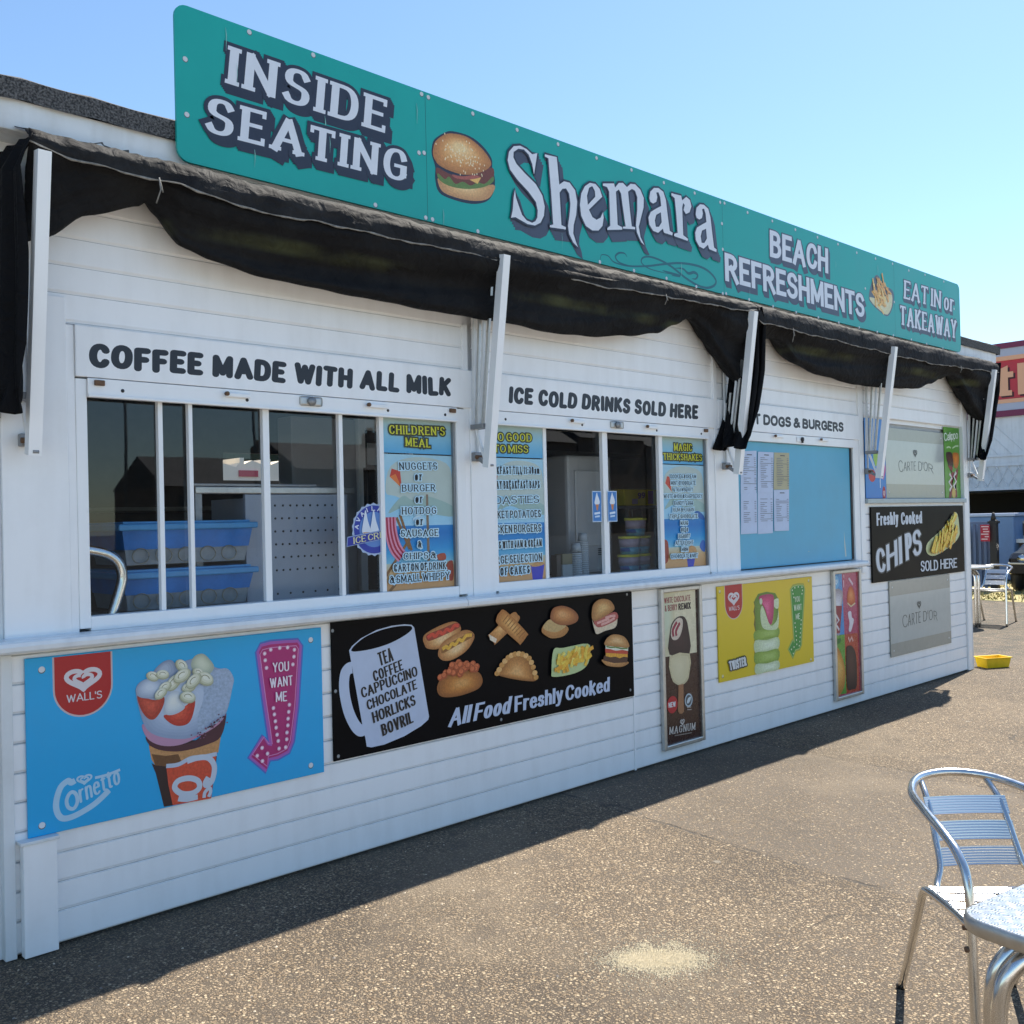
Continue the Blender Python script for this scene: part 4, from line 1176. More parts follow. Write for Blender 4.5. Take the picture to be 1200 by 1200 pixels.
BLUE = plain('blue_board_print', hexlin('#00a0d8', 1.08), .30, mottle=.05, scale=2)
t, cv = panel('poster_board', 'large bright blue ice-cream board with a printed cone, leftmost under the serving shelf', 'poster', 1.102, .405, 2.302, 1.030, -.012, .010, BLUE)
cv.part('badge')
red_badge(cv, [(1.199,1.025)][0], [(1.398,1.023)][0][0], [(1.292,.806)][0][1], 'w')
cv.part('script'); cv.rewind(2)
PALE = ink('#a9cfe6')
cv.line(smooth_pts([(1.263,.576),(1.250,.571),(1.243,.577),(1.236,.579),(1.213,.562),(1.198,.520),(1.198,.482),(1.215,.452),(1.252,.449),(1.312,.469),(1.350,.491),(1.382,.516)], False, 6), .021, PALE)
cv.line(smooth_pts([(1.201,.474),(1.222,.450),(1.259,.453),(1.319,.472),(1.358,.497),(1.383,.517)], False, 6), .016, PALE)
cv.line(smooth_pts([(1.240,.530),(1.232,.509),(1.238,.485),(1.256,.477),(1.269,.497),(1.266,.524),(1.253,.537)], True, 6), .013, PALE, True)
cv.text('rnetto', *[(1.278,.491),(1.426,.533),(1.270,.558)], dict(STYLES['hand'], thick=.135, thin=.10, gap=.05), PALE)
cv.line(smooth_pts([(1.333,.572),(1.375,.574),(1.424,.584)], False, 5), .010, PALE)
hq = [(1.295,.572)][0]
cv.heart(hq[0], hq[1], .056, .034, PALE)
cv.part('cone_picture'); cv.rewind(2)
cv.shade([(1.534,.662),(1.819,.633),(1.797,.496),(1.780,.402),(1.588,.412),(1.563,.542)], ('#2b1a1c', '#3a2422'), n=1)
cv.poly([(1.593,.567),(1.806,.572),(1.780,.402),(1.623,.409),(1.591,.411),(1.600,.487)], food('#c8492f'))
cv.poly([(1.543,.586),(1.567,.568),(1.600,.565),(1.607,.492),(1.623,.409),(1.588,.411),(1.559,.543)], ink('#2c1a1e'))
cv.poly([(1.534,.655),(1.572,.631),(1.649,.621),(1.722,.622),(1.828,.646),(1.814,.578),(1.757,.570),(1.699,.574),(1.655,.562),(1.598,.564),(1.557,.575),(1.543,.600)], food('#b98655'))
cv.poly([(1.544,.620),(1.599,.603),(1.649,.601),(1.662,.567),(1.600,.564),(1.557,.575)], food('#6a4527'))
cv.line(smooth_pts([(1.600,.564),(1.648,.561),(1.699,.576),(1.750,.572),(1.808,.573)], False, 6), .016, ink('#b8c3d4'))
cv.line(smooth_pts([(1.684,.567),(1.728,.572),(1.772,.563),(1.796,.525),(1.785,.471),(1.762,.458),(1.757,.469),(1.770,.488)], False, 6), .022, ink('#c3ccd8'))
cv.line(smooth_pts([(1.632,.474),(1.646,.498),(1.690,.500),(1.726,.482),(1.731,.454),(1.703,.439),(1.660,.446)], True, 6), .022, ink('#c3ccd8'), True)
cv.line(smooth_pts([(1.645,.430),(1.681,.420),(1.724,.420)], False, 6), .020, ink('#c3ccd8'))
cv.line(smooth_pts([(1.750,.411),(1.754,.431),(1.773,.445),(1.778,.430),(1.769,.411)], False, 6), .014, ink('#c3ccd8'))
cv.blob([(1.525,.690),(1.593,.645),(1.700,.636),(1.759,.665),(1.820,.690),(1.852,.727),(1.827,.639),(1.758,.616),(1.663,.610),(1.586,.626),(1.538,.654)], ink('#4a2430'))
cv.blob([(1.512,.739),(1.594,.682),(1.701,.667),(1.790,.709),(1.850,.735),(1.820,.690),(1.722,.650),(1.649,.635),(1.579,.647),(1.528,.683)], ink('#b98aa6'))
ICE_ = ('#8fa0ba', '#a3b3ca', '#b7c5d8', '#c8d3e2')
cv.shade([(1.488,.870),(1.509,.900),(1.550,.907),(1.585,.945),(1.628,.953),(1.671,.955),(1.722,.963),(1.751,.967),(1.795,.926),(1.825,.910),(1.863,.903),(1.886,.862),(1.881,.830),(1.852,.731),(1.805,.692),(1.715,.658),(1.650,.659),(1.573,.682),(1.525,.720),(1.500,.794)], ICE_, fn=ink, to=(.4, .42))
cv.blob([(1.764,.888),(1.825,.907),(1.863,.903),(1.886,.864),(1.880,.827),(1.852,.735),(1.797,.686),(1.737,.665),(1.731,.732),(1.755,.798)], food('#98a8bd'))
cv.shade([(1.557,.924),(1.586,.958),(1.621,.968),(1.642,.951),(1.648,.910),(1.612,.899)], ('#8796ae', '#aab7c9'), fn=ink)
cv.shade([(1.707,.937),(1.722,.970),(1.755,.977),(1.781,.956),(1.803,.918),(1.772,.887),(1.728,.900)], ('#a9b39f', '#c5ccb4', '#d3d8c2'), fn=ink)
cv.shade([(1.493,.846),(1.521,.837),(1.562,.822),(1.597,.828),(1.589,.788),(1.560,.752),(1.533,.756),(1.507,.793)], ('#a63a2a', '#c4503a'))
cv.shade([(1.595,.760),(1.652,.758),(1.718,.803),(1.710,.742),(1.687,.711),(1.644,.711),(1.609,.734)], ('#b03324', '#cf5138'))
cv.shade([(1.489,.876),(1.516,.903),(1.557,.906),(1.591,.883),(1.604,.847),(1.562,.829),(1.507,.839),(1.491,.856)], ('#98a7bc', '#b8c4d4', '#ccd5e0'), fn=ink)
cv.shade([(1.594,.780),(1.604,.827),(1.633,.846),(1.664,.835),(1.667,.797),(1.678,.775),(1.645,.758),(1.609,.758)], ('#b9c3cc', '#d3d9da', '#e2e4dd'), fn=ink)
rg = random.Random(4)
for q in [(1.554,.915),(1.592,.917),(1.670,.941),(1.633,.881),(1.598,.868),(1.694,.855),(1.735,.906),(1.764,.880),(1.713,.877),(1.580,.847),(1.689,.818),(1.666,.904)]:
    a = rg.uniform(-1.0, 1.0); r = rg.uniform(.020, .032); ca, sa = math.cos(a), math.sin(a)
    lx = lambda k, t, off=0: (q[0] + r * k * math.cos(t) * ca - (r * k * .62 * math.sin(t) + off) * sa, q[1] + r * k * math.cos(t) * sa + (r * k * .62 * math.sin(t) + off) * ca)
    for k, hx, off in ((1.25, '#a8a98c', -.004), (1.15, '#c3c4a6', 0), (.95, '#d9d9c2', .003), (.6, '#e6e6d6', .005)):
        cv.poly([lx(k, t * .449, off) for t in range(14)], ink(hx))
    cv.line([lx(.55, t * .45 + .4) for t in range(8)], r * .12, ink('#9b9a78'))
for i in range(40):
    a = rg.random()
    p = [(1.730,.652),(1.844,.722)]
    cv.disc(lerp(p[0][0], p[1][0], a) + rg.gauss(0, .012), lerp(p[0][1], p[1][1], a) + rg.gauss(0, .012), .004, .003, ink(rg.choice(('#5a2a44', '#7a4a66'))), 6); cv.k -= 1
cv.k += 1
cv.part('arrow_picture'); cv.rewind(2)
ARW = [(2.003,.957),(2.016,.977),(2.057,.982),(2.123,.980),(2.183,.977),(2.193,.962),(2.168,.709),(2.143,.564),(2.125,.529),(2.078,.515),(2.033,.513),(2.026,.470),(1.958,.534),(2.015,.600),(2.034,.568),(2.053,.561),(2.046,.624),(2.027,.760)]
cv.line(ARW, .040, ink('#4a6cc0'), True)
cv.line(ARW, .024, ink('#a85bb0'), True)
cv.poly(ARW, ink('#b0256f'))
cv.line([(lerp(a, sum(p[0] for p in ARW) / len(ARW), .05), lerp(b, sum(p[1] for p in ARW) / len(ARW), .05)) for a, b in ARW], .0035, ink('#d58abf'), True)
for q in [(2.028,.947),(2.030,.919),(2.035,.887),(2.056,.960),(2.098,.963),(2.135,.961),(2.167,.948),(2.164,.919),(2.158,.887),(2.137,.720),(2.133,.691),(2.129,.663),(2.127,.635),(2.122,.606),(2.120,.578),(2.114,.546),(2.083,.546),(2.080,.578),(2.075,.605),(2.071,.635),(2.068,.662),(2.064,.691),(2.060,.718),(2.028,.535),(2.004,.563),(1.981,.535),(2.004,.509)]:
    cv.disc(q[0], q[1], .0085, .0085, ink('#e4b3cf'), 12)
    cv.disc(q[0], q[1], .0045, .0045, ink('#f3e6ee'), 10)
for s, q in (('YOU', [(2.060,.865),(2.137,.863),(2.060,.906)]), ('WANT', [(2.046,.802),(2.153,.801),(2.045,.844)]), ('ME', [(2.071,.741),(2.124,.738),(2.071,.783)])):
    cv.text(s, *q, 'hand', ink('#efe3ec'))
cv.part('screws'); cv.rewind(2)
cv.screws([(1.157,.987),(1.148,.442)] + [(2.249,.982),(2.236,.447)], .011, ink('#d7dce0'))
cv.flush()

# ------------------------------------------------------------------ black food board with the mug
GLOSSK = plain('gloss_black_board', (.006, .006, .007), .3, mottle=.2, scale=5, spec=.06)
t, cv = panel('menu_board', 'glossy black food board with a white mug and food pictures under the serving shelf', 'menu board', 2.353, .440, 4.397, 1.046, -.012, .010, GLOSSK)
cv.part('mug_picture')
MUG = ink('#bcc8de')
cv.poly([(2.443,.915),(2.459,.933),(2.507,.962),(2.592,.991),(2.678,1.003),(2.751,1.003),(2.792,.997),(2.807,.983),(2.883,.555),(2.878,.541),(2.835,.518),(2.736,.487),(2.620,.468),(2.549,.468),(2.525,.476),(2.519,.515),(2.510,.544)], MUG)
cv.line(smooth_pts([(2.456,.838),(2.436,.834),(2.419,.813),(2.412,.763),(2.419,.701),(2.437,.636),(2.466,.580),(2.493,.553),(2.513,.554)], False, 6), .052, MUG)
cv.blob([(2.456,.919),(2.479,.939),(2.535,.968),(2.620,.989),(2.707,.997),(2.773,.994),(2.794,.986),(2.787,.970),(2.735,.945),(2.654,.921),(2.561,.908),(2.485,.906),(2.458,.910)], GLOSSK)
for s, q in (('TEA', [(2.607,.826),(2.686,.843),(2.592,.887)]), ('COFFEE', [(2.573,.758),(2.740,.794),(2.562,.807)]), ('CAPPUCCINO', [(2.505,.694),(2.823,.756),(2.496,.741)]),
             ('CHOCOLATE', [(2.534,.636),(2.817,.696),(2.525,.681)]), ('HORLICKS', [(2.563,.574),(2.807,.622),(2.553,.624)]), ('BOVRIL', [(2.612,.507),(2.790,.543),(2.601,.561)])):
    cv.text(s, *q, dict(STYLES['impact'], thick=.215, thin=.125), ink('#0d0e12'))
cv.part('lettering'); cv.rewind(2)
cv.text('All Food', *[(2.998,.487),(3.405,.491),(3.021,.572)], 'impact', MUG)
cv.text('Freshly Cooked', *[(3.438,.490),(4.181,.497),(3.443,.571)], 'impact', MUG)
cv.part('food_pictures'); cv.rewind(2)
# hot dogs
for (b, sg, zz, c1, c2) in (([(2.858,.927),(2.878,.949),(2.957,.976),(3.037,.990),(3.081,.977),(3.091,.941),(3.034,.910),(2.954,.869),(2.884,.876),(2.865,.899)], [(2.877,.925),(2.886,.943),(2.972,.962),(3.061,.982),(3.087,.970),(3.081,.956),(2.995,.932),(2.900,.911)], [(2.885,.926),(2.913,.940),(2.932,.929),(2.956,.948),(2.979,.937),(3.004,.956),(3.028,.947),(3.052,.969),(3.081,.966)], '#8e3a24', '#c8452e'),
                           ([(2.947,.851),(2.970,.892),(3.035,.922),(3.117,.942),(3.171,.924),(3.174,.889),(3.122,.838),(3.039,.807),(2.983,.807),(2.952,.826)], [(2.965,.852),(2.985,.875),(3.067,.903),(3.150,.926),(3.170,.918),(3.166,.903),(3.074,.875),(2.985,.846)], [(2.973,.864),(2.997,.873),(3.013,.864),(3.034,.884),(3.054,.877),(3.079,.899),(3.099,.891),(3.124,.913),(3.162,.913)], '#8a5a28', '#d8a63a')):
    cv.shade(b, ('#a56c38', '#c08a52', '#d3a66e', '#dfba88'), to=(.5, .35))
    cv.blob(sg, food(c1))
    cv.line(smooth_pts(zz, False, 4), .017, food(c2))
# jacket potato with beans
cv.shade([(2.934,.676),(2.957,.721),(3.029,.743),(3.111,.745),(3.194,.729),(3.225,.687),(3.208,.651),(3.149,.634),(3.050,.626),(2.962,.638)], ('#8a5220', '#a8672b', '#bd7c38', '#cb9150'), to=(.55, .5))
rg = random.Random(8)
for q in [(2.957,.731),(2.990,.748),(2.981,.737),(3.022,.763),(3.047,.778),(3.071,.788),(3.095,.772),(3.120,.776),(3.162,.771),(3.186,.755),(3.087,.755),(3.054,.756),(3.111,.755),(3.145,.757),(3.078,.731),(3.037,.742),(3.010,.752),(3.086,.742),(3.128,.768),(3.178,.744),(3.027,.781),(3.058,.767),(3.157,.746),(3.079,.777)]:
    cv.disc(q[0], q[1], .020, .017, food('#a04a26'), 10); cv.disc(q[0] - .003, q[1] + .003, .014, .011, food('#c8693c'), 10)
# pasty
cv.shade([(3.309,.703),(3.333,.727),(3.381,.776),(3.429,.797),(3.487,.792),(3.540,.765),(3.572,.712),(3.594,.653),(3.584,.633),(3.511,.643),(3.416,.666),(3.341,.689)], ('#8f5a2a', '#ac7338', '#c48a4c', '#d39f63'), to=(.5, .35))
for i in range(15):
    t_ = i / 14; p = smooth_pts([(3.319,.712),(3.352,.749),(3.396,.782),(3.444,.794),(3.496,.788),(3.544,.761),(3.572,.712),(3.590,.657)], False, 4)
    q = p[min(len(p) - 1, int(t_ * (len(p) - 1)))]
    cv.disc(q[0], q[1] - .006, .019, .014, food('#d8a868' if i % 2 else '#c08a48'), 10)
# sausage rolls
cv.shade([(3.265,.898),(3.275,.910),(3.427,.999),(3.469,.989),(3.473,.954),(3.319,.858),(3.301,.860)], ('#a87038', '#c58d4e', '#d7a768'))
cv.poly([(3.266,.908),(3.320,.879),(3.312,.858),(3.274,.878)], food('#d8c8b0'))
cv.shade([(3.321,.984),(3.342,1.010),(3.385,1.015),(3.529,.893),(3.530,.872),(3.483,.833),(3.469,.843),(3.331,.949)], ('#a56a30', '#c28a48', '#d6a765'))
for i in range(8):
    p = [(3.355,.967),(3.480,.863)]; q = [(3.393,.999),(3.524,.890)]
    a = (i + .5) / 8
    cv.line([(lerp(p[0][0], p[1][0], a), lerp(p[0][1], p[1][1], a)), (lerp(q[0][0], q[1][0], a), lerp(q[0][1], q[1][1], a))], .006, food('#96602c'))
# egg bap
cv.shade([(3.638,.889),(3.660,.923),(3.722,.943),(3.814,.906),(3.845,.877),(3.801,.845),(3.718,.842),(3.668,.862)], ('#a5713a', '#c08d50'))
cv.blob([(3.651,.913),(3.701,.944),(3.762,.921),(3.824,.901),(3.792,.882),(3.740,.873),(3.669,.890)], food('#b79a66'))
cv.shade([(3.707,.962),(3.729,1.000),(3.797,1.009),(3.870,.988),(3.920,.951),(3.913,.915),(3.846,.901),(3.772,.909),(3.716,.936)], ('#8a4f26', '#a86a36', '#bd8149', '#cb9660'), to=(.4, .6))
# bacon bap
cv.blob([(4.037,.912),(4.064,.879),(4.155,.886),(4.238,.917),(4.249,.897),(4.229,.853),(4.142,.842),(4.073,.830),(4.052,.858)], food('#cdbba0'))
cv.blob([(4.048,.907),(4.110,.917),(4.227,.941),(4.255,.907),(4.201,.882),(4.086,.866)], food('#a8504a'))
for q in ([(4.075,.890),(4.133,.900),(4.179,.907)], [(4.109,.879),(4.167,.889),(4.225,.907)], [(4.145,.914),(4.203,.920),(4.232,.918)]): cv.line(smooth_pts(q, False, 3), .014, food('#d09a90'))
cv.shade([(4.032,.942),(4.045,.993),(4.091,1.019),(4.149,1.020),(4.200,1.001),(4.225,.957),(4.157,.928),(4.076,.905),(4.040,.910)], ('#9c6a38', '#b98a50', '#cba66c'), to=(.5, .6))
# tray of chips
cv.blob([(3.724,.781),(3.799,.783),(3.993,.785),(4.011,.727),(3.978,.664),(3.879,.636),(3.721,.637),(3.704,.668)], ink('#b9c98f'))
for i in range(54):
    p = [(3.733,.672),(3.993,.767)]
    x = rg.uniform(p[0][0], p[1][0]); f_ = (x - p[0][0]) / (p[1][0] - p[0][0])
    z = lerp(p[0][1], p[1][1], f_ * .35 + rg.uniform(.02, .6)); a = rg.gauss(.95, .5); ln = rg.uniform(.022, .045)
    cv.line([(x - math.cos(a) * ln, z - math.sin(a) * ln), (x + math.cos(a) * ln, z + math.sin(a) * ln)], .021, food(rg.choice(('#e9b23a', '#f0c24e', '#d99c2e', '#f3ce66'))))
# burger
cv.shade([(4.113,.686),(4.316,.651),(4.310,.632),(4.250,.627),(4.157,.643),(4.115,.664)], ('#a8743f', '#c39258'))
cv.poly([(4.116,.701),(4.137,.713),(4.323,.677),(4.316,.646),(4.204,.654),(4.111,.680)], food('#4a2a18'))
cv.poly([(4.132,.722),(4.322,.693),(4.321,.674),(4.288,.681),(4.252,.676),(4.217,.689),(4.171,.691),(4.134,.702)], food('#d89a30'))
cv.poly([(4.129,.745),(4.325,.712),(4.324,.691),(4.131,.720)], food('#b8402c'))
cv.poly([(4.133,.765),(4.328,.731),(4.327,.709),(4.277,.721),(4.218,.723),(4.172,.737),(4.133,.743)], food('#cfd2bf'))
cv.line([(4.139,.755),(4.173,.746),(4.219,.743),(4.266,.730),(4.323,.725)], .008, food('#5f7a36'))
cv.shade([(4.127,.764),(4.140,.796),(4.181,.814),(4.234,.813),(4.292,.795),(4.327,.762),(4.330,.729),(4.219,.746)], ('#a67440', '#bf9058', '#d0aa78'), to=(.5, .6))
cv.part('screws'); cv.rewind(2)
cv.screws([(2.359,1.011),(2.368,.746),(2.375,.461),(3.346,.469),(4.353,1.032),(4.363,.480)], .007, ink('#8a8f94'))
cv.flush()

# ------------------------------------------------------------------ framed narrow posters
def framed(lab, x0, z0, x1, z1, w, m):
    t = thing('framed_poster', lab, 'poster', ((x0 + x1) / 2, -.012, z0), 'framed posters under the shelf')
    mb = MB(t.location)
    mb.box(x0, x0 + w, -.030, -.002, z0, z1, ALU_DULL, .006)
    mb.box(x1 - w, x1, -.030, -.002, z0, z1, ALU_DULL, .006)
    mb.box(x0 + w, x1 - w, -.029, -.002, z1 - w, z1, ALU_DULL, .006)
    mb.box(x0 + w, x1 - w, -.029, -.002, z0, z0 + w, ALU_DULL, .006)
    mb.build('frame', t)
    one('sheet', t, lambda q: q.box(x0 + w * .7, x1 - w * .7, -.012, -.003, z0 + w * .7, z1 - w * .7, m), t.location)
    return t, Canvas(-.012, t)
t, cv = framed('aluminium framed narrow poster of a half-dipped chocolate ice lolly on brown and cream', 4.648, .074, 5.062, 1.044, .028, ink('#3b2420', .25))
cv.part('print')
q = [(4.656,1.028),(5.010,1.021),(5.012,.625),(4.661,.633)]
cv.poly(q, ink('#d8cfae', .25))
cv.shade([(4.656,1.028),(4.798,1.025),(4.796,.775),(4.714,.631),(4.661,.633)], ('#cfc6a2', '#c9d0b4'), fn=ink, n=1)
cv.text('WHITE CHOCOLATE', *[(4.698,.951),(4.961,.952),(4.696,.987)], 'hand', ink('#8e2f3c'))
cv.text('& BERRY', *[(4.701,.903),(4.823,.904),(4.700,.940)], 'hand', ink('#8e2f3c'))
cv.text('REMIX', *[(4.835,.902),(4.960,.902),(4.835,.942)], 'sans', ink('#2a1a1a'))
cv.shade([(4.735,.642),(4.746,.780),(4.773,.834),(4.834,.863),(4.897,.852),(4.929,.784),(4.936,.629)], ('#2e1b1a', '#3f2724'), n=3)
cv.shade([(4.753,.759),(4.772,.819),(4.825,.854),(4.872,.841),(4.865,.779),(4.828,.731),(4.777,.725)], ('#c9b7a4', '#d6c6b4'), n=3)
for q in ([(4.778,.746),(4.774,.788),(4.815,.831)], [(4.807,.748),(4.805,.780),(4.844,.823)]): cv.line(smooth_pts(q, False, 4), .020, food('#8e2a3c'))
cv.poly(smooth_pts([(4.734,.631),(4.936,.625),(4.928,.510),(4.903,.461),(4.842,.442),(4.783,.461),(4.746,.502)], True, 2), ink('#cdbf98', .25))
cv.shade([(4.747,.615),(4.918,.611),(4.914,.512),(4.881,.466),(4.835,.455),(4.788,.472),(4.756,.511)], ('#d3c69f', '#dccfaa'), fn=ink, n=2)
cv.poly([(4.815,.449),(4.863,.449),(4.862,.278),(4.843,.269),(4.817,.273),(4.801,.290)], food('#9a6a48'))
cv.disc(*[(4.749,.338)][0], .052, .052, ink('#b8242c'), 24)
cv.text('NEW', *[(4.712,.324),(4.782,.323),(4.710,.355)], 'sans', ink('#e3dcd8'))
cv.disc(*[(4.912,.342)][0], .040, .042, ink('#b9c4c8'), 24)
cv.disc(*[(4.912,.342)][0], .030, .032, ink('#4a4f52'), 24)
cv.blob([(4.892,.331),(4.907,.355),(4.935,.360),(4.927,.337),(4.906,.322)], ink('#cdd6d8'))
for k in range(2):
    a = [(4.891,.299),(4.936,.297)] if k == 0 else [(4.894,.286),(4.939,.281)]
    cv.line(a, .006, ink('#a99a90'))
cv.text('MAGNUM', *[(4.708,.164),(4.972,.151),(4.713,.209)], 'fine_serif', ink('#cfc3b8'))
hq = [(4.842,.217)][0]; cv.heart(hq[0], hq[1], .046, .036, ink('#cfc3b8'))
cv.line([(4.761,.149),(4.933,.139)], .006, ink('#8f7f74'))
cv.flush()
t, cv = framed('aluminium framed narrow poster split in blue, pink, green and red ice-lolly pictures', 6.706, .074, 7.134, 1.044, .028, ink('#a8394a', .25))
cv.part('print')
cv.poly([(6.719,1.028),(6.860,1.025),(6.878,.556),(6.722,.563)], ink('#2c86c4', .25))
cv.poly([(6.860,1.025),(7.081,1.019),(7.082,.547),(6.878,.556)], ink('#a83a62', .25))
cv.poly([(6.722,.563),(6.878,.556),(6.884,.111),(6.729,.118)], ink('#5f9a3a', .25))
cv.poly([(6.878,.556),(7.082,.547),(7.088,.101),(6.884,.111)], ink('#b2422e', .25))
cv.shade([(6.724,.888),(6.793,.907),(6.867,.873),(6.851,.783),(6.817,.743),(6.807,.573),(6.765,.575),(6.742,.749),(6.719,.793)], ('#9a8f92', '#c0bcc2', '#d4d2d4'))
cv.poly([(6.733,.782),(6.851,.773),(6.807,.573),(6.754,.574)], food('#8a2f38'))
cv.line([(6.751,.717),(6.798,.670),(6.753,.642),(6.798,.596)], .02, ink('#d4cfd2'))
cv.shade([(6.929,.799),(6.949,.884),(6.995,.913),(7.043,.867),(7.055,.790),(6.993,.762)], ('#b5502a', '#cf7440', '#dd9058'))
cv.line([(6.935,.788),(6.986,.757),(7.054,.779)], .012, ink('#e0c8a0'))
for a, b in ((340, 400), (395, 440), (440, 478)):
    cv.blob([(p[0], p[1]) for p in [(6.935,.712),(6.984,.721),(6.995,.675),(7.025,.650),(6.975,.570),(6.941,.582),(6.957,.635)]], ink('#dcd3d8')); break
cv.line([(6.885,1.006),(6.888,.979)], .016, ink('#d8a8b8')); cv.line([(6.879,.963),(6.880,.910)], .016, ink('#d8a8b8'))
cv.line([(6.960,.975),(7.024,.922)], .02, ink('#dfc0ca'))
cv.disc(*[(6.770,.954)][0], .045, .05, ink('#6fb0da'), 16)
cv.heart(*[(6.770,.954)][0], .05, .04, ink('#cfe2ee'))
cv.shade([(6.720,.423),(6.759,.472),(6.830,.390),(6.871,.278),(6.850,.174),(6.782,.114),(6.726,.132)], ('#b3742a', '#cf9440', '#dcaa58'))
cv.blob([(6.730,.528),(6.816,.530),(6.803,.499),(6.739,.495)], food('#2f6a28'))
cv.shade([(6.893,.426),(6.932,.465),(6.997,.447),(7.044,.366),(7.041,.149),(6.969,.131),(6.893,.158)], ('#2a1512', '#3e211c', '#4c2a22'))
cv.line([(6.929,.530),(6.949,.495),(6.980,.524),(7.000,.492)], .02, ink('#e2b0a4'))
cv.flush()

# ------------------------------------------------------------------ yellow board
YEL = plain('yellow_board_print', hexlin('#d6ba14', 1.05), .30, mottle=.05, scale=2)
t, cv = panel('poster_board', 'yellow ice-lolly board with a green and white twisted lolly', 'poster', 5.248, .404, 6.424, 1.018, -.012, .010, YEL)
cv.part('badge')
red_badge(cv, [(5.332,1.020)][0], [(5.525,1.015)][0][0], [(5.425,.801)][0][1], 'w')
cv.part('lolly_picture'); cv.rewind(2)
cv.poly([(5.660,.893),(5.670,.863),(5.656,.827),(5.668,.788),(5.656,.741),(5.671,.692),(5.658,.636),(5.665,.579),(5.653,.542),(5.664,.484),(5.661,.406),(5.691,.406),(5.715,.898)], ink('#6d6420'))
cv.shade([(5.672,.901),(5.717,.941),(5.822,.948),(5.929,.932),(5.967,.890),(5.943,.407),(5.796,.406),(5.671,.407),(5.676,.577),(5.677,.749)], ('#66812f', '#7c9640', '#8ea652'), to=(.55, .6), n=1)
for i, (a, b) in enumerate(((480, 545), (545, 620), (620, 695), (695, 760))):
    k = [(385, a), (470, a - 18), (552, a - 30), (552, b - 30), (470, b - 18), (390, b)]
    mp = [[(5.662,.693),(5.810,.696),(5.957,.694),(5.954,.631),(5.807,.634),(5.668,.631)], [(5.664,.631),(5.806,.621),(5.954,.626),(5.950,.548),(5.803,.543),(5.664,.550)], [(5.660,.549),(5.803,.545),(5.950,.546),(5.946,.470),(5.799,.466),(5.664,.472)], [(5.664,.472),(5.799,.464),(5.946,.466),(5.943,.406),(5.796,.407),(5.664,.408)]][i]
    cv.shade(mp, ('#7f9a3c', '#93ad50', '#a0b862') if i % 2 == 0 else ('#b6c49a', '#c6d2b0', '#d2dcc0'), to=(.65, .5), n=3)
cv.blob([(5.737,.820),(5.765,.856),(5.814,.775),(5.864,.713),(5.938,.745),(5.963,.812),(5.953,.695),(5.863,.684),(5.775,.701),(5.742,.743)], food('#c3cfa4'))
cv.blob([(5.908,.884),(5.967,.890),(5.964,.831),(5.933,.824),(5.907,.845)], food('#c9d3ae'))
cv.shade([(5.719,.912),(5.786,.930),(5.892,.924),(5.908,.884),(5.894,.768),(5.865,.720),(5.830,.745),(5.790,.835)], ('#b03a62', '#c84a74', '#d4648a'), n=3)
cv.disc(*[(5.746,.888)][0], .018, .022, ink('#c9d5b2'), 12)
cv.part('arrow_picture'); cv.rewind(2)
AR = [(6.132,.943),(6.162,.961),(6.229,.967),(6.302,.962),(6.314,.936),(6.249,.541),(6.225,.519),(6.171,.514),(6.137,.466),(6.083,.529),(6.143,.587),(6.161,.566),(6.142,.827)]
cv.line(AR, .030, ink('#a8a63a'), True)
cv.poly(AR, ink('#3d8f3a'))
cv.line(AR, .006, ink('#9cc47a'), True)
for q in [(6.151,.936),(6.186,.952),(6.232,.955),(6.282,.950),(6.288,.927),(6.279,.903),(6.159,.911),(6.167,.885),(6.258,.717),(6.253,.687),(6.248,.658),(6.242,.628),(6.237,.598),(6.231,.568),(6.222,.539),(6.173,.704),(6.176,.674),(6.182,.644),(6.184,.613),(6.186,.583),(6.188,.553),(6.150,.537),(6.115,.525),(6.138,.493)]:
    cv.disc(q[0], q[1], .006, .0065, ink('#e6eed0'), 8)
for s, q in (('YOU', [(6.173,.850),(6.246,.851),(6.173,.890)]), ('WANT', [(6.162,.790),(6.266,.789),(6.161,.834)]), ('ME', [(6.182,.726),(6.240,.727),(6.182,.769)])):
    cv.text(s, *q, 'hand', ink('#d6e6c4'))
cv.part('lettering')
cv.text('TWISTER', *[(5.361,.466),(5.555,.476),(5.348,.530)], 'comic', ink('#d5d8d8'), (.012, ink('#3c3f30')))
cv.part('screws'); cv.rewind(2)
cv.screws([(5.274,.987),(5.284,.442),(6.376,.993),(6.380,.425)], .010, ink('#d9d2a8'))
cv.flush()

# ------------------------------------------------------------------ black chips board
t, cv = panel('menu_board', 'glossy black board for freshly cooked chips with a picture of chips beside the letters', 'menu board', 7.345, .913, 9.118, 1.514, -.016, .012, GLOSSK)
cv.part('lettering')
PAL = ink('#ccd3dc')
cv.text('Freshly', *[(7.434,1.363),(7.816,1.368),(7.434,1.466)], 'impact', PAL)
cv.text('Cooked', *[(7.862,1.362),(8.258,1.368),(7.862,1.465)], 'impact', PAL)
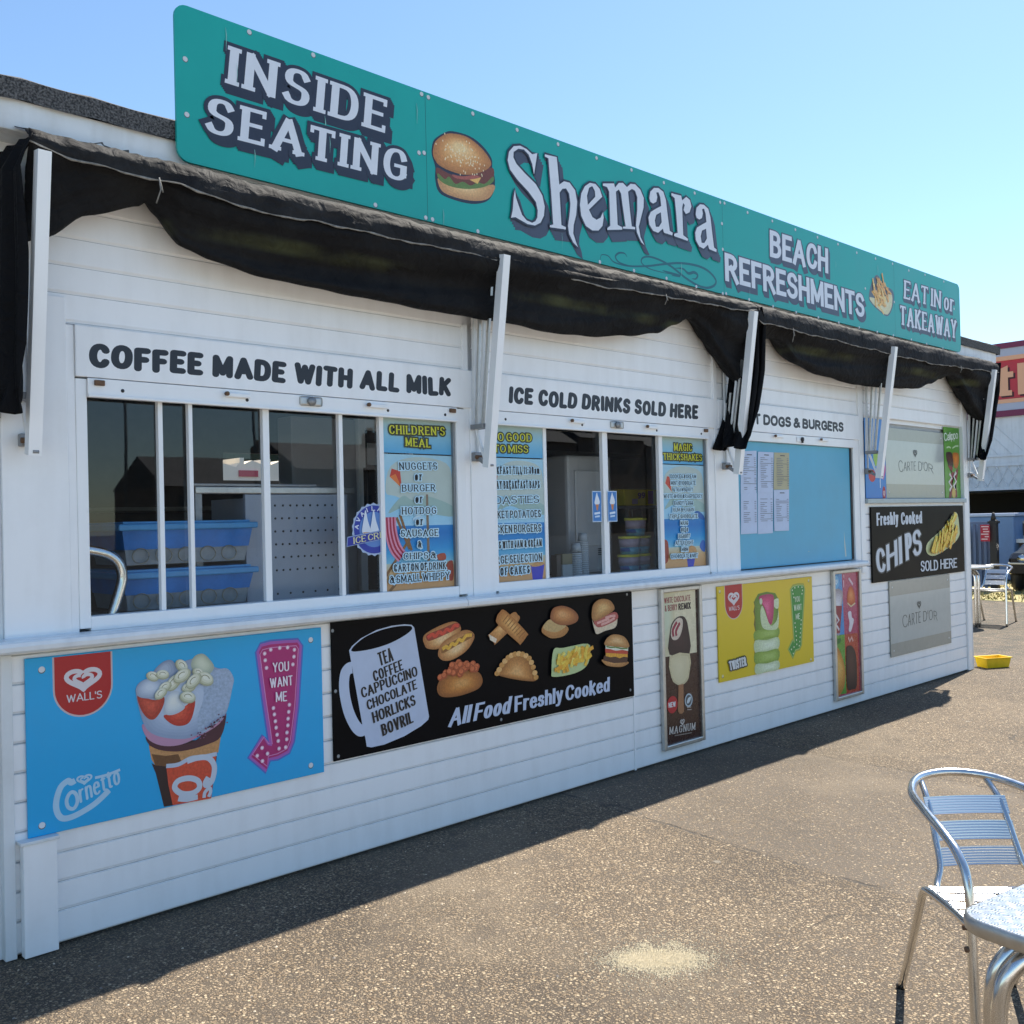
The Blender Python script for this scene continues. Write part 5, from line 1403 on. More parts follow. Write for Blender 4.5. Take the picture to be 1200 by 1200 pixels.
# the word rises and grows to the right: each letter has its own feet and height
for s, q in (('C', [(7.415,.991),(7.567,.991),(7.398,1.183)]), ('H', [(7.585,.993),(7.781,1.036),(7.580,1.203)]), ('I', [(7.805,1.038),(7.900,1.056),(7.800,1.259)]), ('P', [(7.925,1.063),(8.050,1.080),(7.914,1.284)]), ('S', [(8.073,1.085),(8.239,1.115),(8.048,1.297)])):
    cv.text(s, *q, 'impact', PAL, (.012, ink('#3a3d42')))
cv.text('SOLD', *[(8.199,.958),(8.544,.954),(8.198,1.049)], 'impact', PAL)
cv.text('HERE', *[(8.587,.960),(8.940,.957),(8.589,1.046)], 'impact', PAL)
cv.part('chips_picture'); cv.rewind(2)
cv.blob([(8.339,1.111),(8.358,1.199),(8.656,1.309),(8.956,1.456),(9.027,1.300),(8.996,1.224),(8.825,1.153),(8.501,1.083)], ink('#c9cf9a'))
rg = random.Random(12)
tray_ = [(8.387,1.131),(8.391,1.190),(8.673,1.301),(8.925,1.433),(8.975,1.302),(8.941,1.233),(8.790,1.169),(8.503,1.112)]
ctr = (sum(q[0] for q in tray_) / 8, sum(q[1] for q in tray_) / 8)
for i in range(95):
    k = rg.randrange(8); w1, w2 = rg.random(), rg.random() ** .7
    bq = (lerp(tray_[k][0], tray_[(k + 1) % 8][0], w1), lerp(tray_[k][1], tray_[(k + 1) % 8][1], w1))
    x, z = lerp(ctr[0], bq[0], w2 * .95), lerp(ctr[1], bq[1], w2 * .95)
    a = rg.gauss(1.0, .35); ln = rg.uniform(.03, .062)
    q0, q1 = (x - math.cos(a) * ln, z - math.sin(a) * ln), (x + math.cos(a) * ln, z + math.sin(a) * ln)
    q1 = (min(q1[0], 9.085), min(q1[1], 1.495)); q0 = (q0[0], max(q0[1], 1.105))
    cv.line([q0, q1], .036, food(rg.choice(('#dc9a30', '#e6a838', '#cf8a28'))))
    cv.line([(q0[0] - .003, q0[1] + .003), (q1[0] - .003, q1[1] + .003)], .026, food(rg.choice(('#ffc84c', '#ffd464', '#f8bc40'))))
cv.flush()

# ------------------------------------------------------------------ pale grey mirror-like boards with the serif word
def grey_board(lab, x0, z0, x1, z1, y, band, words, hx, tilt=0):
    t, cv = panel('poster_board', lab, 'poster', x0, z0, x1, z1, y, .008, ink('#9fa096', .18), 'pale grey ice-cream boards')
    cv.part('band')
    cv.rect(x0 + .002, band[0], x1 - .002, band[1], ink('#b4bab6', .14))
    cv.part('lettering')
    G_ = ink('#4f534f', .4)
    for s, q in words: cv.text(s, *q, 'thin', G_)
    cv.heart(hx[0], hx[1], .075, .062, G_)
    cv.part('screws'); cv.rewind(2)
    cv.screws([(x0 + .05, z0 + .05), (x1 - .05, z0 + .05), (x0 + .05, z1 - .05), (x1 - .05, z1 - .05)], .008, ink('#c0c4c4'))
    cv.flush()
grey_board('pale grey board with a thin serif word, fixed low under the chips board', 7.634, .294, 8.80, .908, -.011, (.402, .786),
    (('C', [(7.852,.513),(7.940,.516),(7.846,.617)]), ('ARTE', [(7.947,.521),(8.189,.528),(7.950,.617)]), ("D'O", [(8.239,.532),(8.425,.533),(8.241,.619)]), ('R', [(8.449,.531),(8.517,.517),(8.447,.608)])), [(8.166,.678)][0])
grey_board('pale grey board with a thin serif word standing behind the grey-blue sill', 7.69, 1.582, 8.815, 2.165, .018, (1.70, 2.06),
    (('C', [(7.926,1.799),(8.005,1.803),(7.911,1.896)]), ('ARTE', [(8.011,1.810),(8.243,1.819),(8.013,1.887)]), ("D'O", [(8.292,1.818),(8.472,1.818),(8.295,1.897)]), ('R', [(8.495,1.816),(8.586,1.798),(8.494,1.888)])), [(8.235,1.962)][0])
one('hatch_back', kiosk, lambda q: q.box(7.262, 9.14, .045, .06, 1.58, 2.24, plain('grey_hatch_lining', (.42, .43, .42), .5, mottle=.15)), kiosk.location)
# slim ice-cream posters at the two sides of that hatch
t, cv = panel('poster_board', 'slim green ice-lolly poster with two dipped cones right of the upper grey board', 'poster', 8.826, 1.582, 9.160, 2.222, .016, .006, ink('#5d9a2e', .3))
cv.part('print')
cv.blob([(8.812,2.158),(8.898,2.181),(9.133,2.214),(9.137,2.133),(9.017,2.115),(8.954,2.100),(8.846,2.080)], ink('#4c8a2a'))
cv.text('Calippo', *[(8.832,2.092),(9.131,2.127),(8.825,2.165)], 'hand', ink('#e9efe4'))
cv.line([(8.873,2.035),(8.926,2.045),(8.962,2.036)], .014, ink('#c6dcae')); cv.line([(8.999,2.034),(9.063,2.055),(9.132,2.060)], .014, ink('#c6dcae'))
cv.shade([(8.855,1.981),(8.901,1.998),(8.978,1.992),(9.005,1.934),(8.993,1.856),(8.938,1.857),(8.880,1.905)], ('#3a1c16', '#53291f'), n=4)
cv.shade([(9.002,1.985),(9.056,1.997),(9.127,1.986),(9.136,1.924),(9.093,1.858),(9.037,1.859),(9.009,1.908)], ('#b8661c', '#d58328'), n=4)
cv.poly([(8.884,1.882),(9.000,1.861),(8.966,1.817),(8.895,1.585),(8.950,1.585),(9.011,1.805),(9.119,1.861),(9.106,1.819),(9.018,1.588),(9.075,1.590),(9.043,1.805),(8.936,1.836)], ink('#8c2f38'))
for q in ([(8.919,1.803),(8.968,1.765),(8.904,1.726),(8.957,1.688),(8.911,1.649)], [(9.065,1.818),(9.013,1.779),(9.060,1.734),(9.007,1.695),(9.032,1.650)]): cv.line(q, .030, ink('#ded9d2'))
cv.disc(*[(9.002,1.626)][0], .04, .05, ink('#d3b25a'), 12)
cv.flush()
t, cv = panel('poster_board', 'slim blue ice-cream poster with a green swirl half behind the awning arms', 'poster', 7.335, 1.582, 7.685, 2.222, .016, .006, ink('#1c7cc8', .3))
cv.part('print')
for q, h, w in (([(7.474,1.939),(7.534,1.930),(7.496,1.900),(7.539,1.884),(7.494,1.860)], '#9cc44a', .05), ([(7.658,1.945),(7.629,1.875),(7.651,1.818),(7.609,1.748)], '#c05aa0', .06)): cv.line(smooth_pts(q, False, 5), w, ink(h))
cv.disc(*[(7.445,1.763)][0], .06, .05, ink('#c9403c'), 14)
cv.line([(7.579,1.742),(7.580,1.667)], .012, ink('#dfe8ef'))
cv.disc(*[(7.641,1.621)][0], .028, .06, ink('#b4161c'), 12)
cv.heart(*[(7.641,1.619)][0], .035, .05, ink('#e3dede'))
cv.flush()

# ------------------------------------------------------------------ price sheets on the blue shutter
sheets = (('white price sheet at the upper left of the blue shutter, behind the awning foot', [(5.588,1.898),(5.778,1.908),(5.764,1.616),(5.575,1.616)], '#c2cfe6'),
          ('white price sheet at the lower left of the blue shutter', [(5.575,1.616),(5.768,1.620),(5.759,1.347),(5.562,1.346)], '#c2cfe6'),
          ('white price sheet in the middle of the upper row on the blue shutter', [(5.791,1.902),(5.988,1.903),(5.968,1.626),(5.774,1.620)], '#c2cfe6'),
          ('white price sheet in the middle of the lower row on the blue shutter', [(5.780,1.620),(5.972,1.626),(5.956,1.344),(5.768,1.342)], '#c2cfe6'),
          ('yellowed cream price sheet at the upper right of the group on the blue shutter', [(5.998,1.903),(6.194,1.906),(6.177,1.646),(5.977,1.645)], '#b9b392'),
          ('white price sheet right below the yellowed one on the blue shutter', [(5.977,1.642),(6.177,1.646),(6.161,1.356),(5.971,1.357)], '#c2cfe6'))
rg = random.Random(21)
for i, (lab, q, h) in enumerate(sheets):
    t = thing('price_sheet', lab, 'notice', (q[0][0], .0, min(q[2][1], q[3][1])), 'price sheets pinned to the blue shutter')
    y = .0095 - .0012 * (i % 3)
    mb = MB(t.location)
    def sh(u, v):
        x = lerp(lerp(q[0][0], q[1][0], u), lerp(q[3][0], q[2][0], u), v); z = lerp(lerp(q[0][1], q[1][1], u), lerp(q[3][1], q[2][1], u), v)
        return (x, y - .003 * abs(math.sin(u * 3.1) * math.sin(v * 3 + i)), z)
    mb.grid(sh, 6, 8, ink(h, .6)); mb.build('paper', t)
    cv = Canvas(y - .0045, t); cv.part('print')
    x0, x1 = q[0][0] + .022, q[1][0] - .02
    top, bot = q[0][1], q[3][1]
    if i != 1 and i != 3: cv.line([((x0 + x1) / 2 - .03, top - .02), ((x0 + x1) / 2 + .03, top - .02)], .006, ink('#3c4250'))
    z = top - .04; k0 = cv.k
    while z > bot + (.07 if i in (1, 3, 5) else .02):
        d = rg.random()
        if d < .12: cv.line([(x0 - .006, z), (x1 + .006, z)], .003, ink('#5a6070')); cv.k = k0
        elif d < .9:
            cv.line([(x0, z), (x0 + rg.uniform(.03, .09), z)], .0034, ink('#6b7184')); cv.k = k0
            cv.line([(x1 - .022, z), (x1, z)], .0034, ink('#6b7184')); cv.k = k0
        z -= .0125
    cv.flush()

# ------------------------------------------------------------------ menu posters in the hatch windows
HALO = ink('#b9dcec')
INKK = ink('#15171c')
def bands(cv, x0, x1, z0, z1, stops):
    n = 26
    for i in range(n):
        t_ = (i + .5) / n
        for (a, ca), (b, cb) in zip(stops, stops[1:]):
            if a <= t_ <= b:
                f = (t_ - a) / (b - a)
                c = '#' + ''.join('%02x' % round(lerp(int(ca[j:j + 2], 16), int(cb[j:j + 2], 16), f)) for j in (1, 3, 5)); break
        y = cv.yy()
        cv.mb.add([(x0, y, lerp(z0, z1, i / n)), (x1, y, lerp(z0, z1, i / n)), (x1, y, lerp(z0, z1, (i + 1) / n)), (x0, y, lerp(z0, z1, (i + 1) / n))], [(0, 1, 2, 3)], ink(c, .45))
    cv.layer()
def seaside(lab, x0, x1, gapz=1.799, kite=True):
    t = thing('menu_poster', lab, 'poster', ((x0 + x1) / 2, .02, 1.158), 'seaside menu posters in the hatch windows')
    one('sheet', t, lambda q: (q.box(x0, x1, .0205, .0225, 1.158, gapz - .003, ink('#9fc8dc', .45)), q.box(x0, x1, .0205, .0225, gapz + .003, 1.966, ink('#9fc8dc', .45))), t.location)
    cv = Canvas(.0205, t)
    cv.part('print')
    bands(cv, x0, x1, gapz + .003, 1.966, ((0, '#58a8d4'), (.5, '#86bcd2'), (1, '#a9bdb8')))
    W = x1 - x0
    bands(cv, x0, x1, 1.46, gapz - .003, ((0, '#9ccde6'), (.45, '#8fc6e2'), (1, '#a3ccdc')))
    bands(cv, x0, x1, 1.285, 1.46, ((0, '#7ab9d2'), (.35, '#2f93cf'), (.8, '#1a74bd'), (1, '#2c83c4')))
    bands(cv, x0, x1, 1.158, 1.285, ((0, '#c09262'), (.6, '#cda878'), (1, '#b9c4b4')))
    cv.blob([(x0 + W * a, z) for a, z in ((.02, 1.62), (.1, 1.74), (.45, 1.785), (.9, 1.76), (.99, 1.66), (.99, 1.54), (.7, 1.58), (.4, 1.57), (.15, 1.6))], ink('#b3c3bd'))
    cv.blob([(x0 + W * a, z) for a, z in ((.05, 1.52), (.25, 1.60), (.4, 1.58), (.6, 1.6), (.99, 1.55), (.99, 1.50), (.6, 1.52), (.3, 1.55))], ink('#97b4ae'))
    return t, cv, W
def lines(cv, rows, style='fine_serif'):
    for s, q in rows:
        cv.text(s, *q, 'cond' if len(s) > 13 else style, INKK, (.006, HALO))
def yellow(cv, rows):
    for s, q in rows: cv.text(s, *q, 'fine_serif', ink('#cfd02c'), (.008, ink('#3a3c20')))
t, cv, W = seaside("seaside children's meal poster in the right pane of the first hatch window", 2.676, 3.092)
cv.part('deckchair_picture')
cv.poly([(2.920,1.608),(2.934,1.608),(2.936,1.288),(2.920,1.288)], food('#7b6a58'))
cv.poly([(2.721,1.728),(2.770,1.716),(2.778,1.637),(2.709,1.690)], ink('#c4402c')); cv.poly([(2.709,1.690),(2.743,1.703),(2.778,1.637)], ink('#e07a3a'))
for q in ([(2.743,1.500),(2.816,1.348)], [(2.818,1.398),(2.664,1.218)], [(2.673,1.353),(2.665,1.267)], [(2.729,1.189),(2.694,1.159)], [(2.764,1.512),(2.827,1.343)]): cv.line(q, .014, food('#7d5a36'))
D0 = smooth_pts([(2.672,1.501),(2.679,1.406),(2.703,1.339),(2.747,1.292)], False, 5); D1 = smooth_pts([(2.738,1.502),(2.741,1.446),(2.760,1.379),(2.792,1.336)], False, 5)
for i in range(7):
    a, b = i / 7, (i + 1) / 7
    L = [(lerp(p[0], q[0], a), lerp(p[1], q[1], a)) for p, q in zip(D0, D1)]; M_ = [(lerp(p[0], q[0], b), lerp(p[1], q[1], b)) for p, q in zip(D0, D1)]
    cv.poly(L + M_[::-1], ink('#a01838' if i % 2 else '#d88aa4')); 
cv.blob([(2.982,1.316),(3.027,1.322),(3.032,1.292),(2.987,1.290)], food('#a04a34')); cv.blob([(3.037,1.266),(3.076,1.281),(3.077,1.194),(3.046,1.196)], food('#8f3c2c'))
cv.blob([(2.836,1.486),(2.869,1.510),(2.906,1.493),(2.900,1.468)], ink('#bcd8e6'))
cv.part('lettering')
yellow(cv, (("CHILDREN'S", [(2.709,1.889),(3.047,1.895),(2.708,1.930)]), ('MEAL', [(2.802,1.836),(2.954,1.833),(2.801,1.876)])))
lines(cv, (('NUGGETS', [(2.762,1.722),(2.993,1.728),(2.760,1.757)]), ('or', [(2.850,1.673),(2.897,1.675),(2.851,1.713)]), ('BURGER', [(2.773,1.620),(2.976,1.624),(2.773,1.653)]), ('or', [(2.849,1.566),(2.896,1.569),(2.850,1.605)]),
           ('HOTDOG', [(2.768,1.513),(2.977,1.514),(2.768,1.547)]), ('or', [(2.848,1.460),(2.895,1.462),(2.849,1.499)]), ('SAUSAGE', [(2.759,1.409),(2.985,1.407),(2.759,1.442)]), ('&', [(2.856,1.355),(2.881,1.355),(2.856,1.386)]),
           ('CHIPS &', [(2.770,1.302),(2.967,1.300),(2.770,1.333)]), ('CARTON OF DRINK', [(2.713,1.248),(3.027,1.245),(2.712,1.283)]), ('& SMALL WHIPPY', [(2.687,1.195),(3.048,1.196),(2.686,1.230)])))
cv.flush()
t, cv, W = seaside('seaside breakfast and cakes menu poster in the left pane of the second hatch window', 3.362, 3.726)
cv.part('bucket_picture')
cv.poly([(3.613,1.235),(3.715,1.238),(3.697,1.155),(3.626,1.155)], ink('#3a3fae')); cv.blob([(3.615,1.230),(3.651,1.249),(3.686,1.252),(3.714,1.236),(3.662,1.226)], food('#b58a5a'))
cv.poly([(3.331,1.240),(3.385,1.242),(3.387,1.194),(3.333,1.189)], food('#a04a34'))
cv.poly([(3.336,1.702),(3.389,1.705),(3.385,1.684),(3.336,1.682)], ink('#b8342c'))
cv.part('lettering')
yellow(cv, (('TOO GOOD', [(3.302,1.881),(3.644,1.889),(3.301,1.922)]), ('TO MISS', [(3.366,1.824),(3.615,1.829),(3.365,1.862)])))
lines(cv, (('BREAKFAST TILL 11:30am', [(3.298,1.710),(3.693,1.719),(3.297,1.748)]), ('ALL DAY BREAKFAST BAPS', [(3.292,1.635),(3.692,1.642),(3.291,1.675)]), ('TOASTIES', [(3.306,1.558),(3.685,1.564),(3.305,1.597)]),
           ('JACKET POTATOES', [(3.295,1.485),(3.694,1.487),(3.294,1.524)]), ('CHICKEN BURGERS', [(3.293,1.409),(3.694,1.410),(3.292,1.450)]), ('SCONES WITH JAM & CREAM', [(3.280,1.330),(3.694,1.333),(3.279,1.367)]),
           ('LARGE SELECTION', [(3.301,1.252),(3.693,1.255),(3.300,1.293)]), ('OF CAKES', [(3.385,1.192),(3.600,1.195),(3.384,1.232)])))
cv.flush()
t, cv, W = seaside('seaside thick shakes flavour poster in the right pane of the second hatch window', 4.745, 5.176, 1.796)
cv.part('seaside_picture')
cv.poly([(4.798,1.722),(4.821,1.718),(4.841,1.627),(4.778,1.679)], ink('#c9482e'))
cv.blob([(4.728,1.323),(4.789,1.321),(4.789,1.206),(4.727,1.200)], food('#8f3c2c'))
cv.poly([(4.979,1.208),(5.061,1.207),(5.045,1.159),(4.987,1.158)], ink('#2f3fae')); cv.blob([(4.984,1.256),(5.018,1.289),(5.067,1.278),(5.082,1.238),(5.024,1.235)], food('#b58a5a'))
cv.blob([(5.068,1.494),(5.110,1.506),(5.167,1.473),(5.166,1.448),(5.108,1.464)], ink('#2a62a8'))
cv.blob([(5.114,1.286),(5.144,1.320),(5.172,1.309),(5.169,1.249),(5.136,1.255)], ink('#3a6ab8'))
cv.part('lettering')
yellow(cv, (('MAGIC', [(4.872,1.881),(5.060,1.883),(4.872,1.926)]), ('THICKSHAKES', [(4.764,1.822),(5.164,1.824),(4.762,1.862)])))
rows = (('COOKIES & CREAM', 518, 684, 440), ('MINT CHOCOLATE', 522, 680, 482), ('STRAWBERRY', 538, 662, 524), ('WHITE CHOC & RASPBERRY', 474, 722, 565), ('CANDY FLOSS', 540, 662, 610), ('RUM & RAISIN', 532, 668, 652), ('TRIPLE CHOCOLATE', 512, 690, 695), ('MARS', 580, 628, 737), ('OREO', 582, 628, 780), ('BISCOFF', 566, 640, 822), ('AFTER EIGHT', 546, 660, 864), ('M&M', 584, 626, 905), ('CHOCOLATE & NUT', 516, 688, 948))
PR = [[(4.825,1.708),(5.092,1.712),(4.826,1.733)], [(4.830,1.668),(5.084,1.671),(4.831,1.693)], [(4.853,1.628),(5.053,1.630),(4.854,1.652)], [(4.752,1.587),(5.150,1.588),(4.753,1.611)], [(4.853,1.544),(5.049,1.545),(4.854,1.569)], [(4.839,1.503),(5.057,1.503),(4.840,1.528)], [(4.806,1.462),(5.091,1.462),(4.807,1.487)], [(4.911,1.421),(4.988,1.420),(4.912,1.446)], [(4.913,1.379),(4.986,1.378),(4.914,1.404)], [(4.885,1.339),(5.004,1.338),(4.886,1.364)], [(4.852,1.299),(5.035,1.296),(4.853,1.324)], [(4.911,1.258),(4.978,1.257),(4.912,1.283)], [(4.802,1.218),(5.077,1.214),(4.803,1.243)]]
for (s, *_), q in zip(rows, PR): cv.text(s, *q, 'cond', INKK, (.006, HALO))
cv.flush()

# stickers on the panes
def cone_sticker(lab, q):
    t = thing('window_sticker', lab, 'sticker', (q[0][0], .01, q[2][1]), 'blue cone stickers on the second hatch window')
    cv = Canvas(.008, t); cv.part('print')
    x0, x1, z1, z0 = q[0][0], q[1][0], q[0][1], q[2][1]; w = x1 - x0; h = z1 - z0
    cv.rect(x0, z0, x1, z1, ink('#b9cfe4')); cv.rect(x0 + w * .06, z0 + h * .03, x1 - w * .06, z1 - h * .03, ink('#2f78be'))
    cv.blob([(x0 + w * a, z0 + h * b) for a, b in ((.25, .60), (.3, .72), (.45, .9), (.52, .95), (.58, .88), (.75, .72), (.78, .6), (.5, .55))], ink('#dfe6ee'))
    cv.poly([(x0 + w * .35, z0 + h * .57), (x0 + w * .68, z0 + h * .57), (x0 + w * .58, z0 + h * .38), (x0 + w * .45, z0 + h * .38)], food('#c07a48'))
    cv.line([(x0 + w * .2, z0 + h * .27), (x0 + w * .8, z0 + h * .30)], .012, ink('#d4e2f0')); cv.line([(x0 + w * .25, z0 + h * .17), (x0 + w * .75, z0 + h * .19)], .010, ink('#c0d6ea'))
    cv.flush()
cone_sticker('small blue ice-cream cone sticker left of the middle mullion of the second hatch', [(4.096,1.628),(4.175,1.629),(4.169,1.453)])
cone_sticker('small blue ice-cream cone sticker right of the middle mullion of the second hatch', [(4.226,1.629),(4.308,1.629),(4.302,1.453)])
t = thing('window_sticker', 'round blue and white ice cream available sticker in the first hatch window', 'sticker', (2.6, .012, 1.35))
cv = Canvas(.026, t); cv.part('print')
c = [(2.619,1.447)][0]; r = .123
n = 44
cv.poly([(c[0] + (r if k % 2 else r * .94) * math.cos(k * 6.2832 / n), c[1] + (r if k % 2 else r * .94) * math.sin(k * 6.2832 / n)) for k in range(n)], ink('#a9bcd8'))
cv.disc(c[0], c[1], r * .9, r * .9, ink('#2438a0'), 32)
cv.disc(c[0], c[1], r * .66, r * .66, ink('#5a86c8'), 28)
for i, ch_ in enumerate('AVAILABLE'):
    a = R(172 - i * 20); rr = r * .70
    p = Vector((c[0] + rr * math.cos(a), c[1] + rr * math.sin(a))); tx = Vector((math.sin(a), -math.cos(a))); nr = Vector((math.cos(a), math.sin(a)))
    wv = .010 if ch_ != 'I' else .004
    cv.text(ch_, p - tx * wv, p + tx * wv, p - tx * wv + nr * .021, 'sans', ink('#d8e0ee'))
for dx in (-.045, .0):
    cv.blob([(c[0] + dx + a * .03, c[1] - .02 + b * .1) for a, b in ((-.8, .1), (-.5, .6), (-.1, 1.1), (.3, .6), (.8, .1), (0, 0))], ink('#d9e2ee'))
    cv.poly([(c[0] + dx - .018, c[1] - .012), (c[0] + dx + .018, c[1] - .012), (c[0] + dx, c[1] - .05)], food('#b5824e'))
cv.poly([(c[0] - .155, c[1] - .075), (c[0] + .155, c[1] - .03), (c[0] + .15, c[1] + .012), (c[0] - .15, c[1] - .03)], ink('#8fa4cc'))
cv.poly([(c[0] - .150, c[1] - .072), (c[0] + .150, c[1] - .027), (c[0] + .146, c[1] + .006), (c[0] - .146, c[1] - .034)], ink('#22309a'))
cv.text('ICE CREAM', (c[0] - .118, c[1] - .063), (c[0] + .13, c[1] - .026), (c[0] - .119, c[1] - .034), 'serif_cond', ink('#dcd9a0'))
cv.flush()
# ------------------------------------------------------------------ things inside the hatches
TUB = plain('blue_film_wrapped_tub', (.022, .17, .50), .3, mottle=.25, scale=9)
TUBLID = plain('blue_tub_lid', (.07, .28, .55), .35, mottle=.15, scale=9)
TUBCLEAR = plain('cloudy_tub_plastic', (.22, .26, .29), .3, mottle=.3, scale=14)
for z0, z1, lab in ((1.150, 1.308, 'lower blue-lidded storage tub of the stack behind the first window'), (1.330, 1.500, 'upper blue-lidded storage tub of the stack behind the first window')):
    t = thing('storage_tub', lab, 'storage tub', (1.84, .36, z0), 'stacked storage tubs')
    def body(q, a, b, ga, gb, m):
        x0, x1, y0, y1 = 1.52, 2.09, .17, .55
        k = lambda g_, z: [(x0 + g_, y0 + g_, z), (x1 - g_, y0 + g_, z), (x1 - g_, y1 - g_, z), (x0 + g_, y1 - g_, z)]
        q.add(k(ga, a) + k(gb, b), [(0, 1, 5, 4), (1, 2, 6, 5), (2, 3, 7, 6), (3, 0, 4, 7), (4, 5, 6, 7), (3, 2, 1, 0)], m)
    one('tub_base', t, lambda q: body(q, z0, z0 + .065, .03, .02, TUBCLEAR), t.location)
    one('film_wrap', t, lambda q: body(q, z0 + .062, z1 - .03, .017, .004, TUB), t.location)
    one('lid', t, lambda q: (q.box(1.505, 2.105, .155, .565, z1 - .032, z1 - .006, TUBLID, .006), q.box(1.53, 2.08, .18, .54, z1 - .008, z1 + .004, TUBLID, .004)), t.location)
    for k in range(5):
        x = 1.60 + .095 * k
        one('cup', t, lambda q: q.tube([(x + .034 * math.cos(a * .3927), .186 - .002, z0 + .036 + .030 * math.sin(a * .3927)) for a in range(17)], .0025, ink('#7f7c70'), 6), t.location)
pts = [(1.346,1.402),(1.402,1.390),(1.440,1.376),(1.469,1.352),(1.484,1.319),(1.487,1.280),(1.466,1.209),(1.442,1.140)]
br = MB((1.45, .09, 1.12))
vs = []
sp_ = smooth_pts(pts, False, 5)
br.tube([(a, .09, b) for a, b in sp_], .020, ALU, 10)  # solid bar stands in for a chair reflected in the pane
tag(br.build('reflected_chair_bar'), 'bent aluminium bar modelled for a chair reflection at the lower left of the first window', 'metal bar')

GREYPANEL = plain('grey_cabinet_paint', (.33, .34, .37), .45, mottle=.08, scale=4)
PERF = plain('blue_grey_perforated_sheet', (.30, .335, .40), .4, mottle=.08, scale=3)
t = thing('perforated_cabinet', 'blue-grey cabinet with rows of small holes behind the middle pane of the first window', 'cabinet', (2.35, .26, 1.125))
one('front_sheet', t, lambda q: q.box(2.09, 2.62, .24, .262, 1.126, 1.615, PERF, .003), t.location)
mb = MB(t.location)
for r_i in range(6):
    for c_i in range(10):
        mb.cyl((2.235 + c_i * .037 + .004 * math.sin(r_i * 3 + c_i), .2385, 1.565 - r_i * .058), .0052, .0012, DARK, 8, 'Y')
for c_i in range(6): mb.cyl((2.24 + c_i * .065, .2385, 1.17), .0052, .0012, DARK, 8, 'Y')
mb.build('holes', t)
one('top_rail', t, lambda q: (q.box(1.86, 2.66, .235, .30, 1.618, 1.648, ALU_DULL, .004), q.box(1.86, 2.46, .25, .29, 1.650, 1.662, STEEL, .003), q.box(1.86, 1.89, .24, .28, 1.128, 1.618, STEEL)), t.location)
one('cabinet_body', t, lambda q: q.box(2.11, 2.60, .264, .60, 1.128, 1.60, GREYPANEL), t.location)
t = thing('refrigerator', 'tall grey refrigerator with a narrow black glass door behind the first window', 'refrigerator', (2.95, 1.0, .02))
one('cabinet_body', t, lambda q: q.box(2.66, 3.06, .80, .94, .03, 2.045, GREYPANEL, .006), t.location)
fr_ = MB(t.location)
for a, b, c, d in ((3.065, 3.11, .03, 2.05), (3.40, 3.44, .03, 2.05), (3.11, 3.40, 1.99, 2.05), (3.11, 3.40, .03, .10)):
    fr_.box(a, b, .78, .83, c, d, FRAME, .004)
fr_.build('door_frame', t)
one('door_glass', t, lambda q: q.box(3.11, 3.40, .80, .812, .10, 1.99, plain('black_glass', (.012, .014, .015), .08)), t.location)
one('handle', t, lambda q: q.tube([(3.088, .755, 1.55), (3.088, .755, 1.78)], .012, DARK), t.location)
one('notice', t, lambda q: q.box(3.13, 3.27, .794, .796, 1.80, 1.92, ink('#aab2b8')), t.location)

# second hatch: soft-serve machine, tubs of sweets, cups
t = thing('ice_cream_machine', 'tall pale grey soft-serve machine behind the second hatch window', 'machine', (4.75, .75, 1.125))
MACH = plain('machine_grey', (.46, .47, .49), .35, mottle=.06, scale=4)
one('machine_body', t, lambda q: q.box(4.44, 4.86, .52, .95, 1.127, 1.875, MACH, .02), t.location)
one('front_panel', t, lambda q: q.box(4.50, 4.80, .510, .519, 1.30, 1.78, plain('machine_panel', (.52, .53, .55), .3), .006), t.location)
one('vent', t, lambda q: [q.box(4.70, 4.79, .507, .5095, 1.24 + .012 * k, 1.246 + .012 * k, DARK) for k in range(4)], t.location)
PAIL = plain('printed_pail', hexlin('#b9a9bd', .9), .35, mottle=.2, scale=18)
PAILB = plain('pail_blue_print', hexlin('#5fa6c4', .9), .35, mottle=.3, scale=22)
def pail(x, y, z, lab):
    t = thing('sweet_pail', lab, 'tub', (x, y, z), 'printed sweet tubs behind the second hatch')
    one('pail', t, lambda q: (q.tube([(x, y, z + .045), (x, y, z + .098)], [.064, .069], PAIL, 24), q.tube([(x, y, z), (x, y, z + .045)], [.058, .064], PAILB, 24)), t.location)
    one('print', t, lambda q: (q.tube([(x + .018, y, z + .05), (x + .018, y, z + .075)], [.0515, .0525], ink('#b83a70'), 20), q.tube([(x - .012, y, z + .018), (x - .012, y, z + .040)], [.0525, .0545], ink('#2f5fa4'), 20)), t.location)
    one('lid', t, lambda q: q.tube([(x, y, z + .098), (x, y, z + .113)], .073, ink('#d6cf4a'), 24), t.location)
pail(4.79, .33, 1.128, 'bottom left yellow-lidded sweet tub of the stack behind the second window')
pail(4.94, .36, 1.128, 'bottom right yellow-lidded sweet tub of the stack behind the second window')
pail(4.80, .33, 1.243, 'middle left yellow-lidded sweet tub of the stack behind the second window')
pail(4.94, .36, 1.243, 'middle right yellow-lidded sweet tub of the stack behind the second window')
pail(4.875, .34, 1.358, 'topmost yellow-lidded sweet tub of the stack behind the second window')
t = thing('flake_box', 'yellow cardboard box on the shelf rack behind the second window', 'box', (5.25, .6, 1.56))
one('carton', t, lambda q: q.box(5.02, 5.42, .55, .80, 1.555, 1.665, ink('#b9a620'), .004), t.location)
cv = Canvas(.5495, t); cv.part('print')
cv.text('99', (5.16, 1.60), (5.24, 1.605), (5.16, 1.642), 'comic', ink('#4a1f6a')); cv.rect(5.10, 1.565, 5.16, 1.60, ink('#8f7f9a')); cv.rect(5.27, 1.565, 5.33, 1.655, ink('#5a2a7a'))
cv.flush()
